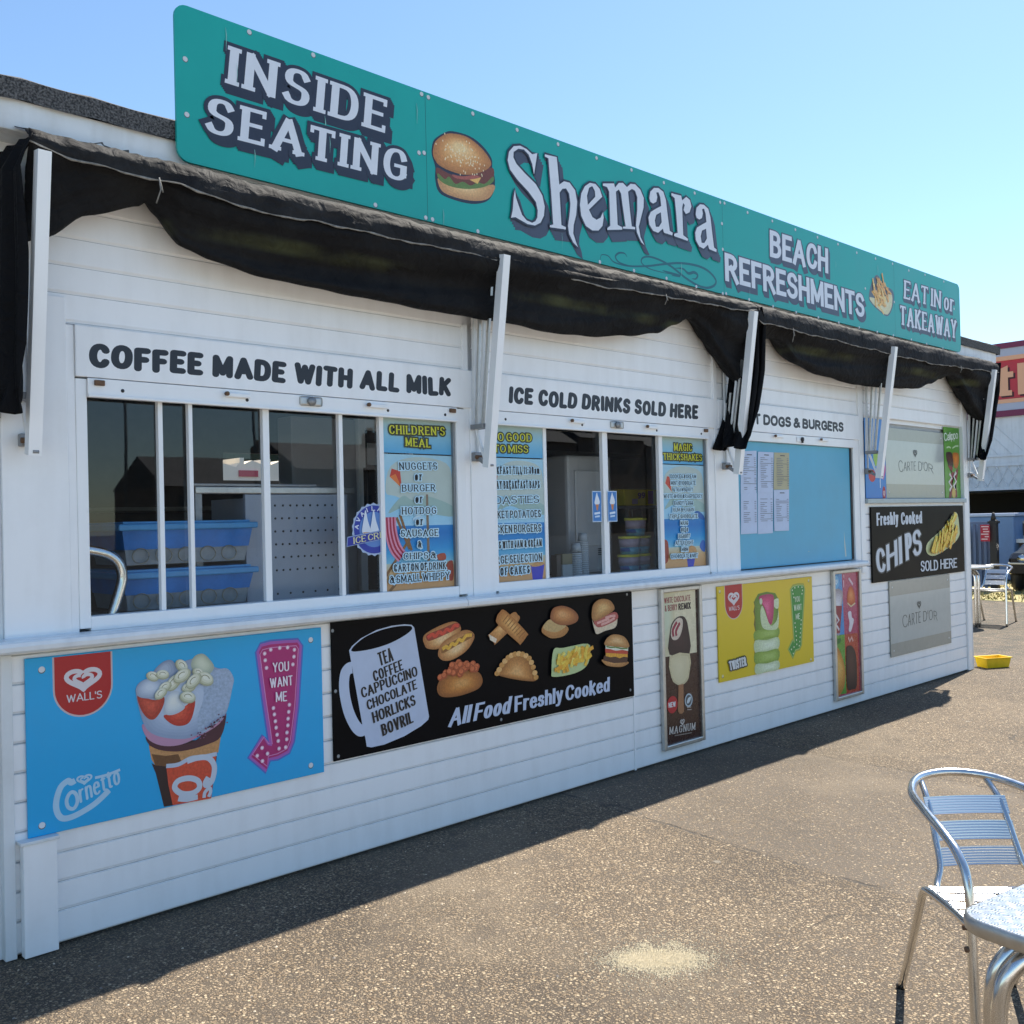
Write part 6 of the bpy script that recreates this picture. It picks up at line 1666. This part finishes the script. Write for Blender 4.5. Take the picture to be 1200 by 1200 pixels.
t = thing('wire_rack', 'grey metal rack with a perforated drawer standing right of the sweet tubs', 'rack', (5.25, .6, 1.128))
one('rack_frame', t, lambda q: [q.box(a, a + .018, .56, .58, 1.128, 1.553, STEEL) for a in (5.06, 5.20, 5.38)] + [q.box(5.03, 5.42, .55, .8, 1.535, 1.553, STEEL)], t.location)
one('drawer', t, lambda q: (q.box(5.10, 5.19, .55, .558, 1.13, 1.37, ALU_DULL, .003), q.box(5.10, 5.19, .55, .558, 1.39, 1.53, ALU_DULL, .003)), t.location)
t = thing('white_carton', 'small white and brown carton between the cup stacks behind the second window', 'carton', (4.33, .42, 1.125))
one('carton', t, lambda q: (q.box(4.255, 4.345, .40, .47, 1.126, 1.20, ink('#b4b8ba'), .003), q.box(4.255, 4.345, .40, .47, 1.2005, 1.265, ink('#8f8468'), .003), q.box(4.215, 4.253, .41, .46, 1.126, 1.26, ink('#5f5148'), .003)), t.location)
CUP = plain('clear_cups', (.50, .55, .60), .25)
for x, y, h, lab in ((4.375, .40, .15, 'shorter stack of clear plastic cups by the soft-serve machine'), (4.46, .42, .21, 'taller stack of clear plastic cups by the soft-serve machine')):
    mb = MB((x, y, 1.126))
    n = int(h / .013)
    for k in range(n): mb.tube([(x, y, 1.126 + k * .013), (x, y, 1.137 + k * .013)], [.034, .037], CUP, 16)
    mb.tube([(x, y, 1.126 + h), (x, y, 1.126 + h + .05)], [.034, .025], CUP, 16)
    tag(mb.build('cup_stack'), lab, 'cup stack', 'clear cup stacks')
mb = MB((3.93, .3, 1.126)); mb.tube([(3.93, .3, 1.126), (3.93, .3, 1.30)], .05, plain('pink_jar', (.42, .33, .33), .3, mottle=.2, scale=20), 20); mb.tube([(3.93, .3, 1.30), (3.93, .3, 1.33)], .055, CUP, 20)
tag(mb.build('storage_jar'), 'dusky pink clear jar beside the breakfast poster in the second hatch', 'jar')
t = thing('wall_shelf', 'dim grey shelf with jugs deep behind the second hatch window', 'shelf', (5.2, 2.2, 1.6))
one('shelf_board', t, lambda q: q.box(4.6, 7.0, 2.0, 2.4, 1.58, 1.61, COUNTER), t.location)
one('upper_board', t, lambda q: q.box(4.6, 7.0, 2.0, 2.4, 2.02, 2.05, COUNTER), t.location)
one('jugs', t, lambda q: [q.tube([(5.0 + .23 * k, 2.15, 1.612), (5.0 + .23 * k, 2.15, 1.80 + .03 * (k % 3))], [.07, .06], plain('jug', (.3, .32, .34), .3), 12) for k in range(7)], t.location)

# ------------------------------------------------------------------ aluminium chairs and tables
def chair_parts(t, s):
    def W(p): return tuple(Vector(p) * s)
    def sm(pts, n=6): return smooth_pts([W(p) for p in pts], False, n)
    half = [(-.205, .585, 0), (-.200, .555, .30), (-.196, .535, .50), (-.198, .49, .573), (-.203, .40, .612), (-.198, .28, .630), (-.172, .13, .640), (-.105, .02, .653)]
    loop = half + [(0, -.018, .658)] + [(-a, b, c) for a, b, c in half[::-1]]
    one('arm_frame', t, lambda q: q.tube(sm(loop), .0125 * s, ALU, 12))
    for sx in (-1, 1):
        one('rear_leg', t, lambda q: q.tube(sm([(sx * .172, 0, 0), (sx * .176, .10, .17), (sx * .180, .19, .335), (sx * .181, .215, .375), (sx * .181, .25, .392), (sx * .184, .40, .402), (sx * .197, .545, .412)], 4), .0115 * s, ALU, 10))
        one('foot_cap', t, lambda q: (q.cyl(W((sx * .172, 0, 0)), .0135 * s, .012 * s, DARK, 10), q.cyl(W((sx * .205, .585, 0)), .0145 * s, .012 * s, DARK, 10)))
        one('upright', t, lambda q: q.tube(sm([(sx * .100, .012, .648), (sx * .108, .085, .60), (sx * .115, .155, .50), (sx * .122, .195, .44), (sx * .150, .235, .40), (sx * .165, .30, .390)], 4), .0095 * s, ALU, 10))
        one('bolt', t, lambda q: (q.cyl(W((sx * .210 - .006, .540, .412)), .008 * s, .012 * s, RUST, 8, 'X'), q.cyl(W((sx * .210 - .006, .55, .36)), .008 * s, .012 * s, RUST, 8, 'X')))
    def slat(q, a, b, up):
        # a flat ribbed aluminium slat between two lateral ends, slightly dished
        a0, a1 = a; n = 12; vs = []
        ribs = 7
        for i in range(n + 1):
            u = i / n; x = lerp(-b, b, u); dish = .010 * (1 - (2 * u - 1) ** 2)
            for k in range(ribs * 2 + 1):
                f = k / (ribs * 2); rr = .0012 if k % 2 else 0
                p = Vector(a0).lerp(Vector(a1), f)
                vs.append(W((x, p.y - (dish + rr if up else 0), p.z - (0 if up else dish * .7 + rr))))
        m = ribs * 2 + 1
        fs = [(i * m + k, i * m + k + 1, (i + 1) * m + k + 1, (i + 1) * m + k) for i in range(n) for k in range(m - 1)]
        q.add(vs, fs, SLAT)
    for a0, a1 in (((0, .088, .612), (0, .118, .566)), ((0, .128, .550), (0, .157, .502)), ((0, .165, .486), (0, .186, .438))):
        one('back_slat', t, lambda q: slat(q, (a0, a1), .122, True), solid=.004 * s)
    for k in range(5):
        y0 = .245 + k * .065
        one('seat_slat', t, lambda q: slat(q, ((0, y0, .404 + .003 * k), (0, y0 + .045, .406 + .003 * k)), .178, False), solid=.0024 * s)
    for y_, z_ in ((.26, .392), (.50, .400)):
        one('crossbar', t, lambda q: q.tube([W((-.18, y_, z_ - .012)), W((.18, y_, z_ - .012))], .007 * s, ALU_DULL, 8))
def place(t, loc, ang):
    t.location = loc; t.rotation_euler = (0, 0, ang)
FWD = math.atan2(-.725, -.689)                       # direction the foreground chair faces
t = thing('cafe_chair', 'aluminium bistro chair with round arm loop, close by the table corner in the foreground', 'chair', (0, 0, 0), group='aluminium bistro chairs')
chair_parts(t, 1.0)
place(t, (3.053, -2.381, 0), FWD - math.pi / 2)
t2 = t.copy(); col.objects.link(t2)
t2['label'] = 'aluminium bistro chair standing by the far table beyond the kiosk corner'
for c in list(t.children):
    d = c.copy(); col.objects.link(d); d.parent = t2
place(t2, (13.50, 1.30, 0), R(97)); t2.scale = (1.12, 1.12, 1.12)

def tabletop_mat():
    m, n, l, b = new_mat('swirl_pressed_aluminium')
    tc = n.new('ShaderNodeTexCoord')
    v = n.new('ShaderNodeTexVoronoi'); v.inputs['Scale'].default_value = 30; v.inputs['Randomness'].default_value = .25
    l.new(tc.outputs['Object'], v.inputs['Vector'])
    w = n.new('ShaderNodeMath'); w.operation = 'MULTIPLY'; w.inputs[1].default_value = 40
    l.new(v.outputs['Distance'], w.inputs[0])
    s = n.new('ShaderNodeMath'); s.operation = 'SINE'; l.new(w.outputs[0], s.inputs[0])
    bp = n.new('ShaderNodeBump'); bp.inputs['Strength'].default_value = .14; bp.inputs['Distance'].default_value = .001
    l.new(s.outputs[0], bp.inputs['Height']); l.new(bp.outputs[0], b.inputs['Normal'])
    b.inputs['Base Color'].default_value = (.60, .61, .61, 1); b.inputs['Metallic'].default_value = 1; b.inputs['Roughness'].default_value = .25
    return m
TT = tabletop_mat()
def table_parts(t, a, h, square):
    if square:
        r = .06; pts = []
        for cx, cy, a0 in ((a - r, a - r, 0), (-a + r, a - r, 90), (-a + r, -a + r, 180), (a - r, -a + r, 270)):
            for k in range(7): pts.append((cx + r * math.cos(R(a0 + 15 * k)), cy + r * math.sin(R(a0 + 15 * k))))
    else: pts = [(a * math.cos(k * .1963), a * math.sin(k * .1963)) for k in range(32)]
    n = len(pts)
    one('table_top', t, lambda q: q.add([(x, y, h) for x, y in pts] , [tuple(range(n))], TT))
    def rim(q):
        prof = [(1.0, .001), (1.012, -.002), (1.016, -.010), (1.014, -.026), (1.004, -.030), (.96, -.030)]
        k = len(prof); vs = []
        for x, y in pts:
            for s, z in prof: vs.append((x * s, y * s, h + z))
        q.add(vs, [(i * k + j, ((i + 1) % n) * k + j, ((i + 1) % n) * k + j + 1, i * k + j + 1) for i in range(n) for j in range(k - 1)], ALU_DULL, True)
    one('rim', t, rim)
    for an in (45, 135, 225, 315):
        c, s = math.cos(R(an)), math.sin(R(an))
        d = a * (1.18 if square else .62)
        sd_ = Vector((-s, c, 0)) * .026
        one('leg', t, lambda q: [q.tube(smooth_pts([tuple(Vector((c * (d - .30), s * (d - .30), h - .045)) + sd_ * e), tuple(Vector((c * (d - .10), s * (d - .10), h - .05)) + sd_ * e), tuple(Vector((c * (d - .03), s * (d - .03), h - .085)) + sd_ * e), tuple(Vector((c * d, s * d, h - .16)) + sd_ * e), tuple(Vector((c * d, s * d, h * .5)) + sd_ * e), tuple(Vector((c * d, s * d, 0)) + sd_ * e)], False, 5), .0155, ALU, 12) for e in (-1, 1)])
t = thing('cafe_table', 'square aluminium cafe table with a swirl-pressed top, cut by the photo edge', 'table', (0, 0, 0), group='aluminium cafe tables')
table_parts(t, .30, .70, True)
tb_dir = R(-10)
place(t, (2.135, -3.215, 0), tb_dir)
t = thing('cafe_table', 'small round aluminium cafe table beyond the kiosk corner', 'table', (0, 0, 0), group='aluminium cafe tables')
table_parts(t, .34, .76, False)
place(t, (12.75, 1.45, 0), R(20))

# ------------------------------------------------------------------ yellow tray, spilled sand, grit
YT = plain('yellow_plastic', (.78, .52, .01), .35, mottle=.1, scale=10)
t = thing('tray', 'small bright yellow plastic tray on the paving by the kiosk corner', 'tray')
def tray(q):
    def ring(a, b, z): return [(-a, -b, z), (a, -b, z), (a, b, z), (-a, b, z)]
    lv = [ring(.145, .085, .002), ring(.165, .10, .105), ring(.178, .113, .107), ring(.178, .113, .113), ring(.158, .094, .112), ring(.138, .078, .010)]
    vs = [p for r_ in lv for p in r_]
    fs = [(3, 2, 1, 0)] + [(i * 4 + k, i * 4 + (k + 1) % 4, i * 4 + 4 + (k + 1) % 4, i * 4 + 4 + k) for i in range(5) for k in range(4)] + [(20, 21, 22, 23)]
    q.add(vs, fs, YT)
one('tray_body', t, tray)
t.location = (9.53, -.085, 0); t.scale = (.8, .8, .85); t.rotation_euler = (0, 0, R(-30))

SAND = plain('dry_sand', (.62, .545, .39), .95, mottle=.2, scale=90)
g = MB((2.57, -1.6, 0))
rg = random.Random(6)
def grain(x, y, s):
    a = rg.uniform(0, 6.28); p = [(x + s * math.cos(a + k * 2.094), y + s * math.sin(a + k * 2.094), .0005) for k in range(3)]
    g.add(p + [(x, y, s * .9)], [(0, 1, 3), (1, 2, 3), (2, 0, 3)], SAND)
for i in range(9000):
    u, v = rg.gauss(0, .072), rg.gauss(0, .046)
    grain(2.57 + u * .8 + v * .35, -1.6 - u * .6 + v * .9, rg.uniform(.0018, .0042))
for i in range(1800):
    grain(2.57 + rg.gauss(.03, .15), -1.6 + rg.gauss(-.02, .11), rg.uniform(.0015, .0035))
for i in range(900):
    a = rg.uniform(0, 6.28); r = .03 * rg.random()
    q_ = rg.choice(((2.47, -1.53), (2.66, -1.66), (2.50, -1.68), (2.70, -1.57), (2.62, -1.50)))
    grain(q_[0] + r * math.cos(a), q_[1] + r * math.sin(a), rg.uniform(.0018, .004))
o = g.build('spilled_sand'); o['kind'] = 'stuff'; tag(o, 'pale patch of spilled sand on the paving in front of the kiosk', 'sand')
g = MB((5, -1, 0))
gm = [plain('flint_pale', (.55, .47, .36), .7), plain('flint_tan', (.34, .25, .16), .7), plain('flint_grey', (.22, .20, .18), .7)]
for i in range(1100):
    x = rg.uniform(.9, 9); y = -rg.uniform(.03, 3.1) ** 1.0
    if x > 3.8 and x < 5.4 and rg.random() < .6: continue
    s = rg.uniform(.0025, .006)
    a = rg.uniform(0, 6.28)
    p = [(x + s * math.cos(a + k * 1.257) * rg.uniform(.7, 1.2), y + s * math.sin(a + k * 1.257) * rg.uniform(.7, 1.2), 0) for k in range(5)]
    g.add(p + [(x, y, s * .7)], [(k, (k + 1) % 5, 5) for k in range(5)], gm[rg.choice((0, 0, 1, 1, 2))])
o = g.build('loose_grit'); o['kind'] = 'stuff'; tag(o, 'loose pale flint grit scattered over the asphalt paving', 'grit')

# ------------------------------------------------------------------ the neighbours at the right
NX = 24.0
nb = thing('amusement_building', 'white amusement building with a maroon and red fascia and trellis beyond the kiosk', 'building', (NX, 3, 0))
NW = painted('neighbour_white_boards', (.78, .78, .77), .5, .12)
MAROON = plain('maroon_paint', hexlin('#7a2348', 1.0), .4)
REDP = plain('red_fascia_paint', hexlin('#c8343e', 1.0), .4, mottle=.1)
PEACH = plain('peach_paint', hexlin('#f0b088', 1.0), .4)
GREYP = plain('pale_grey_stripe', hexlin('#b9b9c6', 1.0), .4)
def bx(name, m, *a): return one(name, nb, lambda q: q.box(*a, m), nb.location)
bx('upper_wall', NW, NX, NX + 6, -6, 9, 1.92, 4.35)
mb = MB(nb.location)
for k in range(40):
    y0 = -3 + .30 * k
    # diagonal boarding in chevron bays
    mb.tube([(NX - .01, y0, 2.75), (NX - .01, y0 + (.75 if (k // 5) % 2 else -.75), 3.55)], .006, NW, 4, False)
for k in range(9): mb.box(NX - .03, NX, -3 + 1.5 * k, -2.95 + 1.5 * k, 1.92, 3.62, NW)
mb.build('diagonal_boarding', nb)
for z0, z1, m, nm, pr_ in ((3.62, 3.76, MAROON, 'stripe', .09), (3.76, 3.93, GREYP, 'stripe', .07), (3.93, 4.02, PEACH, 'stripe', .08), (4.02, 4.92, REDP, 'fascia', .05), (4.92, 5.02, PEACH, 'stripe', .08), (5.02, 5.20, GREYP, 'stripe', .07), (5.20, 5.33, MAROON, 'stripe', .09)):
    bx(nm, m, NX - pr_, NX + .6, -6, 6.7 if z0 > 3 else 6.7, z0, z1)
mb = MB(nb.location)
for q in range(34):
    y0 = -.4 + q * .24
    for d in (-.26, .26): mb.tube([(NX - .045, y0, 2.0), (NX - .045, y0 + d, 2.48)], .012, NW, 4, False)
mb.box(NX - .06, NX - .03, -3, 8, 2.48, 2.54, NW); mb.box(NX - .06, NX - .03, -3, 8, 1.92, 1.99, NW)
mb.box(NX - .06, NX - .03, -3, 8, 2.70, 2.75, NW)
mb.build('trellis', nb)
bx('dark_interior', plain('dark_underside', (.012, .012, .014), .9), NX + 2.6, NX + 2.7, -6, 9, 0, 1.92)
bx('soffit', plain('dark_soffit', (.03, .03, .03), .9), NX + .02, NX + 2.6, -6, 9, 1.88, 1.915)
mb = MB(nb.location)
# big peach letters on the fascia, each slab with a dark shadow slab behind it
DK = plain('dark_letter_shadow', hexlin('#4a1a22'), .5)
def yz(pts, x, m):
    tri = tessellate_polygon([[Vector((a, b, 0)) for a, b in pts]])
    mb.add([(x, a, b) for a, b in pts], [tuple(t) for t in tri], m)
def ltr(polys, off):
    for i, p in enumerate(polys): yz([(off - a - .04, 4.10 + b - .04) for a, b in p], NX - .055 - .001 * i, DK)
    for i, p in enumerate(polys): yz([(off - a, 4.10 + b) for a, b in p], NX - .064 - .001 * i, PEACH)
tL = [[(.16, 0), (.42, 0), (.42, .12), (.34, .12), (.34, .70), (.12, .62), (.12, .05)], [(0, .42), (.46, .42), (.46, .55), (0, .55)]]
hL = [[(0, 0), (.20, 0), (.20, .72), (0, .72)], [(.20, .30), (.30, .52), (.46, .50), (.50, .40), (.50, 0), (.32, 0), (.32, .32), (.20, .26)]]
ltr(tL, 5.15); ltr(hL, 4.60); ltr(hL, 4.0)
mb.build('fascia_letters', nb)

# container, railings, post with a red notice, counter, car
BL = plain('blue_container_paint', (.16, .26, .44), .45, mottle=.12, scale=4)
t = thing('storage_container', 'pale blue storage container with a white top edge under the trellis', 'container', (21.2, 4.2, 0))
one('container_body', t, lambda q: q.box(21.0, 23.0, 3.74, 7.5, .02, 1.33, BL, .03), t.location)
one('top_edge', t, lambda q: q.box(20.96, 23.04, 3.70, 7.5, 1.33, 1.39, ink('#b9c4d8'), .01), t.location)
t = thing('railing_fence', 'blue railing fence of close upright bars beyond the far table', 'fence', (18.6, 4, 0))
RB = plain('blue_railing_paint', (.11, .17, .30), .45)
one('bars', t, lambda q: [q.box(18.6, 18.63, 3.28 + k * .095, 3.325 + k * .095, .03, 1.20, RB) for k in range(36)], t.location)
one('rail', t, lambda q: (q.box(18.585, 18.645, 3.24, 6.8, 1.202, 1.25, RB), q.box(18.64, 18.66, 3.24, 6.8, .14, .19, RB)), t.location)
one('backing_sheet', t, lambda q: q.box(18.70, 18.72, 3.24, 6.8, .05, 1.19, plain('blue_sheet', (.20, .27, .40), .5)), t.location)
t = thing('post', 'black square post carrying a small red notice beside the blue railings', 'post', (18.42, 3.17, 0))
one('shaft', t, lambda q: q.box(18.36, 18.48, 3.11, 3.23, 0, 1.28, DARK, .01), t.location)
one('cap', t, lambda q: (q.box(18.34, 18.50, 3.09, 3.25, 1.22, 1.26, DARK), q.tube([(18.41, 3.17, 1.28), (18.41, 3.17, 1.42)], [.05, .02], DARK, 10)), t.location)
t = thing('notice', 'small red notice with white lettering hung by the black post', 'sign', (18.3, 3.2, .8))
mbn = MB(t.location); mbn.box(18.30, 18.31, 3.20, 3.36, .90, 1.20, ink('#b01f3a')); mbn.build('plate', t)
mbn = MB(t.location)
for k, (a, b) in enumerate(((.03, .19), (.05, .16), (.02, .15), (.04, .2), (.03, .12), (.06, .19))): mbn.box(18.296, 18.2985, 3.19 + a * .8, 3.19 + b * .8, 1.155 - k * .045, 1.175 - k * .045, ink('#e0c4c8'))
mbn.build('lettering', t)
t = thing('counter', 'low brown counter with a white top beyond the grass', 'counter', (21.5, 1.5, 0))
one('front', t, lambda q: q.box(21.3, 22.2, -1.5, 4.10, .02, .78, plain('brown_counter', (.16, .11, .08), .7, mottle=.3)), t.location)
one('top', t, lambda q: q.box(21.1, 22.3, -1.6, 4.16, .782, .86, ink('#d5d4d0')), t.location)
t = thing('display_stand', 'small cream stand with dark goods on the white counter top', 'stand', (21.6, 3.4, .86))
one('cabinet', t, lambda q: (q.box(21.5, 21.9, 3.0, 3.92, .862, 1.22, ink('#c9bba8')), q.box(21.49, 21.4995, 3.55, 3.78, .92, 1.17, plain('goods', (.12, .09, .07), .6)), q.box(21.49, 21.4995, 3.15, 3.4, .92, 1.15, plain('goods', (.12, .09, .07), .6))), t.location)
t = thing('parked_car', 'black car parked on the grass beyond the far chair, cut by the photo edge', 'car', (19.0, 2.1, 0))
CARP = plain('black_car_paint', (.012, .012, .014), .15)
def carbody(q):
    # section outline in the y-z plane is swept along x (the car stands across the view)
    prof = [(18.2, .34), (18.2, .60), (18.32, .69), (18.62, .74), (18.95, .86), (19.5, .90), (20.0, .86), (20.3, .76), (20.6, .72), (20.66, .40), (20.5, .30), (18.3, .30)]
    n = len(prof)
    ys = [(2.88, .94), (2.82, 1.0), (1.38, 1.0), (1.32, .94)]
    vs = []
    for y, s in ys:
        for x, z in prof: vs.append((19.4 + (x - 19.4) * s, y, .3 + (z - .3) * s))
    fs = [(j * n + i, j * n + (i + 1) % n, (j + 1) * n + (i + 1) % n, (j + 1) * n + i) for j in range(3) for i in range(n)] + [tuple(range(n)), tuple(range(4 * n - 1, 3 * n - 1, -1))]
    q.add(vs, fs, CARP)
one('body', t, carbody, t.location)
for x, y in ((18.65, 2.77), (20.2, 2.77), (18.65, 1.31), (20.2, 1.31)):
    one('wheel', t, lambda q: (q.cyl((x, y, .30), .30, .12, DARK, 20, 'Y'), q.cyl((x, y + .1205, .30), .17, .004, ALU_DULL, 14, 'Y')), t.location)
one('windscreen', t, lambda q: q.add([(18.62, 1.50, .752), (18.62, 2.70, .752), (18.92, 2.64, .858), (18.92, 1.56, .858)], [(0, 1, 2, 3)], plain('car_glass', (.03, .035, .04), .08)), t.location)
one('number_plate', t, lambda q: q.box(18.18, 18.195, 1.95, 2.4, .42, .50, ink('#d6cfa0')), t.location)
for y in (1.56, 2.64): one('headlight', t, lambda q: q.cyl((18.188, y, .60), .07, .03, ALU, 12, 'X'), t.location)
one('bumper', t, lambda q: q.box(18.17, 18.199, 1.4, 2.86, .50, .53, ALU_DULL, .004), t.location)

# what stands across the way, behind the photographer: seen only as a dim reflection in the panes
STONE = plain('dark_terrace_brick', (.26, .20, .165), .85, mottle=.4, scale=1)
SLATE = plain('slate_roof', (.11, .11, .115), .7, mottle=.4, scale=1)
for i, (x, h, w) in enumerate(((28, 4.4, 10), (38.3, 5.8, 10), (48.6, 6.6, 10), (59, 8.8, 10), (69.3, 9.4, 10), (79.6, 8.9, 10))):
    t = thing('terraced_house', ('dark brick terraced house, %s in the row reflected in the hatch panes' % ('first', 'second', 'third', 'fourth', 'fifth', 'last')[i]), 'house', (x + 4, -62, 0), 'terraced houses reflected in the panes')
    one('walls', t, lambda q: q.box(x, x + w, -68, -60, .0, h, STONE), t.location)
    one('roof', t, lambda q: q.add([(x, -59.7, h), (x + w, -59.7, h), (x + w, -68.3, h), (x, -68.3, h), (x, -64, h + 2.3), (x + w, -64, h + 2.3)], [(0, 1, 5, 4), (2, 3, 4, 5), (0, 4, 3), (1, 2, 5)], SLATE), t.location)
    one('chimney', t, lambda q: (q.box(x + w - .9, x + w - .1, -64.6, -63.4, h + 1.5, h + 3.3, STONE), q.box(x + w - .7, x + w - .5, -64.1, -63.9, h + 3.3, h + 3.8, STONE), q.box(x + w - .4, x + w - .2, -64.1, -63.9, h + 3.3, h + 3.8, STONE)), t.location)
    for wx in (1.2, 5.2):
        for wz in (.9, 2.7):
            one('window', t, lambda q: q.box(x + wx, x + wx + 1.5, -59.97, -59.9, wz, wz + 1.1, ink('#4a4e52')), t.location)
for x in (17.6, 24.0):
    t = thing('street_lamp', 'grey street lamp reflected before the %s of the dark houses' % ('near end' if x < 20 else 'middle'), 'street lamp', (x, -40, 0))
    one('column', t, lambda q: q.tube([(x, -40, 0), (x, -40, 7.5), (x + .3, -40, 8.0), (x + 1.2, -40, 8.2)], .07, STEEL, 8), t.location)
    one('lantern', t, lambda q: q.box(x + 1.1, x + 1.7, -40.1, -39.9, 8.12, 8.25, STEEL, .03), t.location)
# pale huts behind the kiosk, seen through its rear hatch
t = thing('beach_hut', 'cream building with a red panel seen through the far opening of the kiosk', 'hut', (11, 13, 0))
CREAM = plain('cream_render', (.80, .70, .56), .7)
def castle(q):
    top = [(8.0, 2.58), (8.2, 2.52), (8.28, 2.60), (8.28, 2.69), (8.36, 2.69), (8.36, 2.58), (8.52, 2.65), (8.72, 2.58), (8.80, 2.68), (8.88, 2.68), (8.88, 2.58), (9.1, 2.66), (9.4, 2.58), (10.3, 2.58)]
    poly = [(7.4, 0), (7.4, 2.58)] + top + [(10.6, 2.58), (10.6, 0)]
    tri = tessellate_polygon([[Vector((a, b, 0)) for a, b in poly]])
    n = len(poly)
    q.add([(a, 11.96, b) for a, b in poly] + [(a, 12.6, b) for a, b in poly], [tuple(k) for k in tri] + [(i, (i + 1) % n, (i + 1) % n + n, i + n) for i in range(n)], CREAM)
one('walls', t, castle, t.location)
one('panel', t, lambda q: q.box(8.25, 8.62, 11.94, 11.958, 2.36, 2.47, ink('#b03a4a')), t.location)
t = thing('hedge', 'dark hedge behind the cream building seen through the kiosk', 'hedge', (10, 15, 0))
def hedge(q):
    rg = random.Random(1)
    q.grid(lambda u, v: (lerp(2, 20, u), 14.5 + .3 * math.sin(u * 90) * v, 5.0 * v + .2 * math.sin(u * 60)), 60, 10, plain('hedge_leaves', (.02, .03, .012), .9, mottle=.5, scale=8))
one('foliage', t, hedge, t.location)
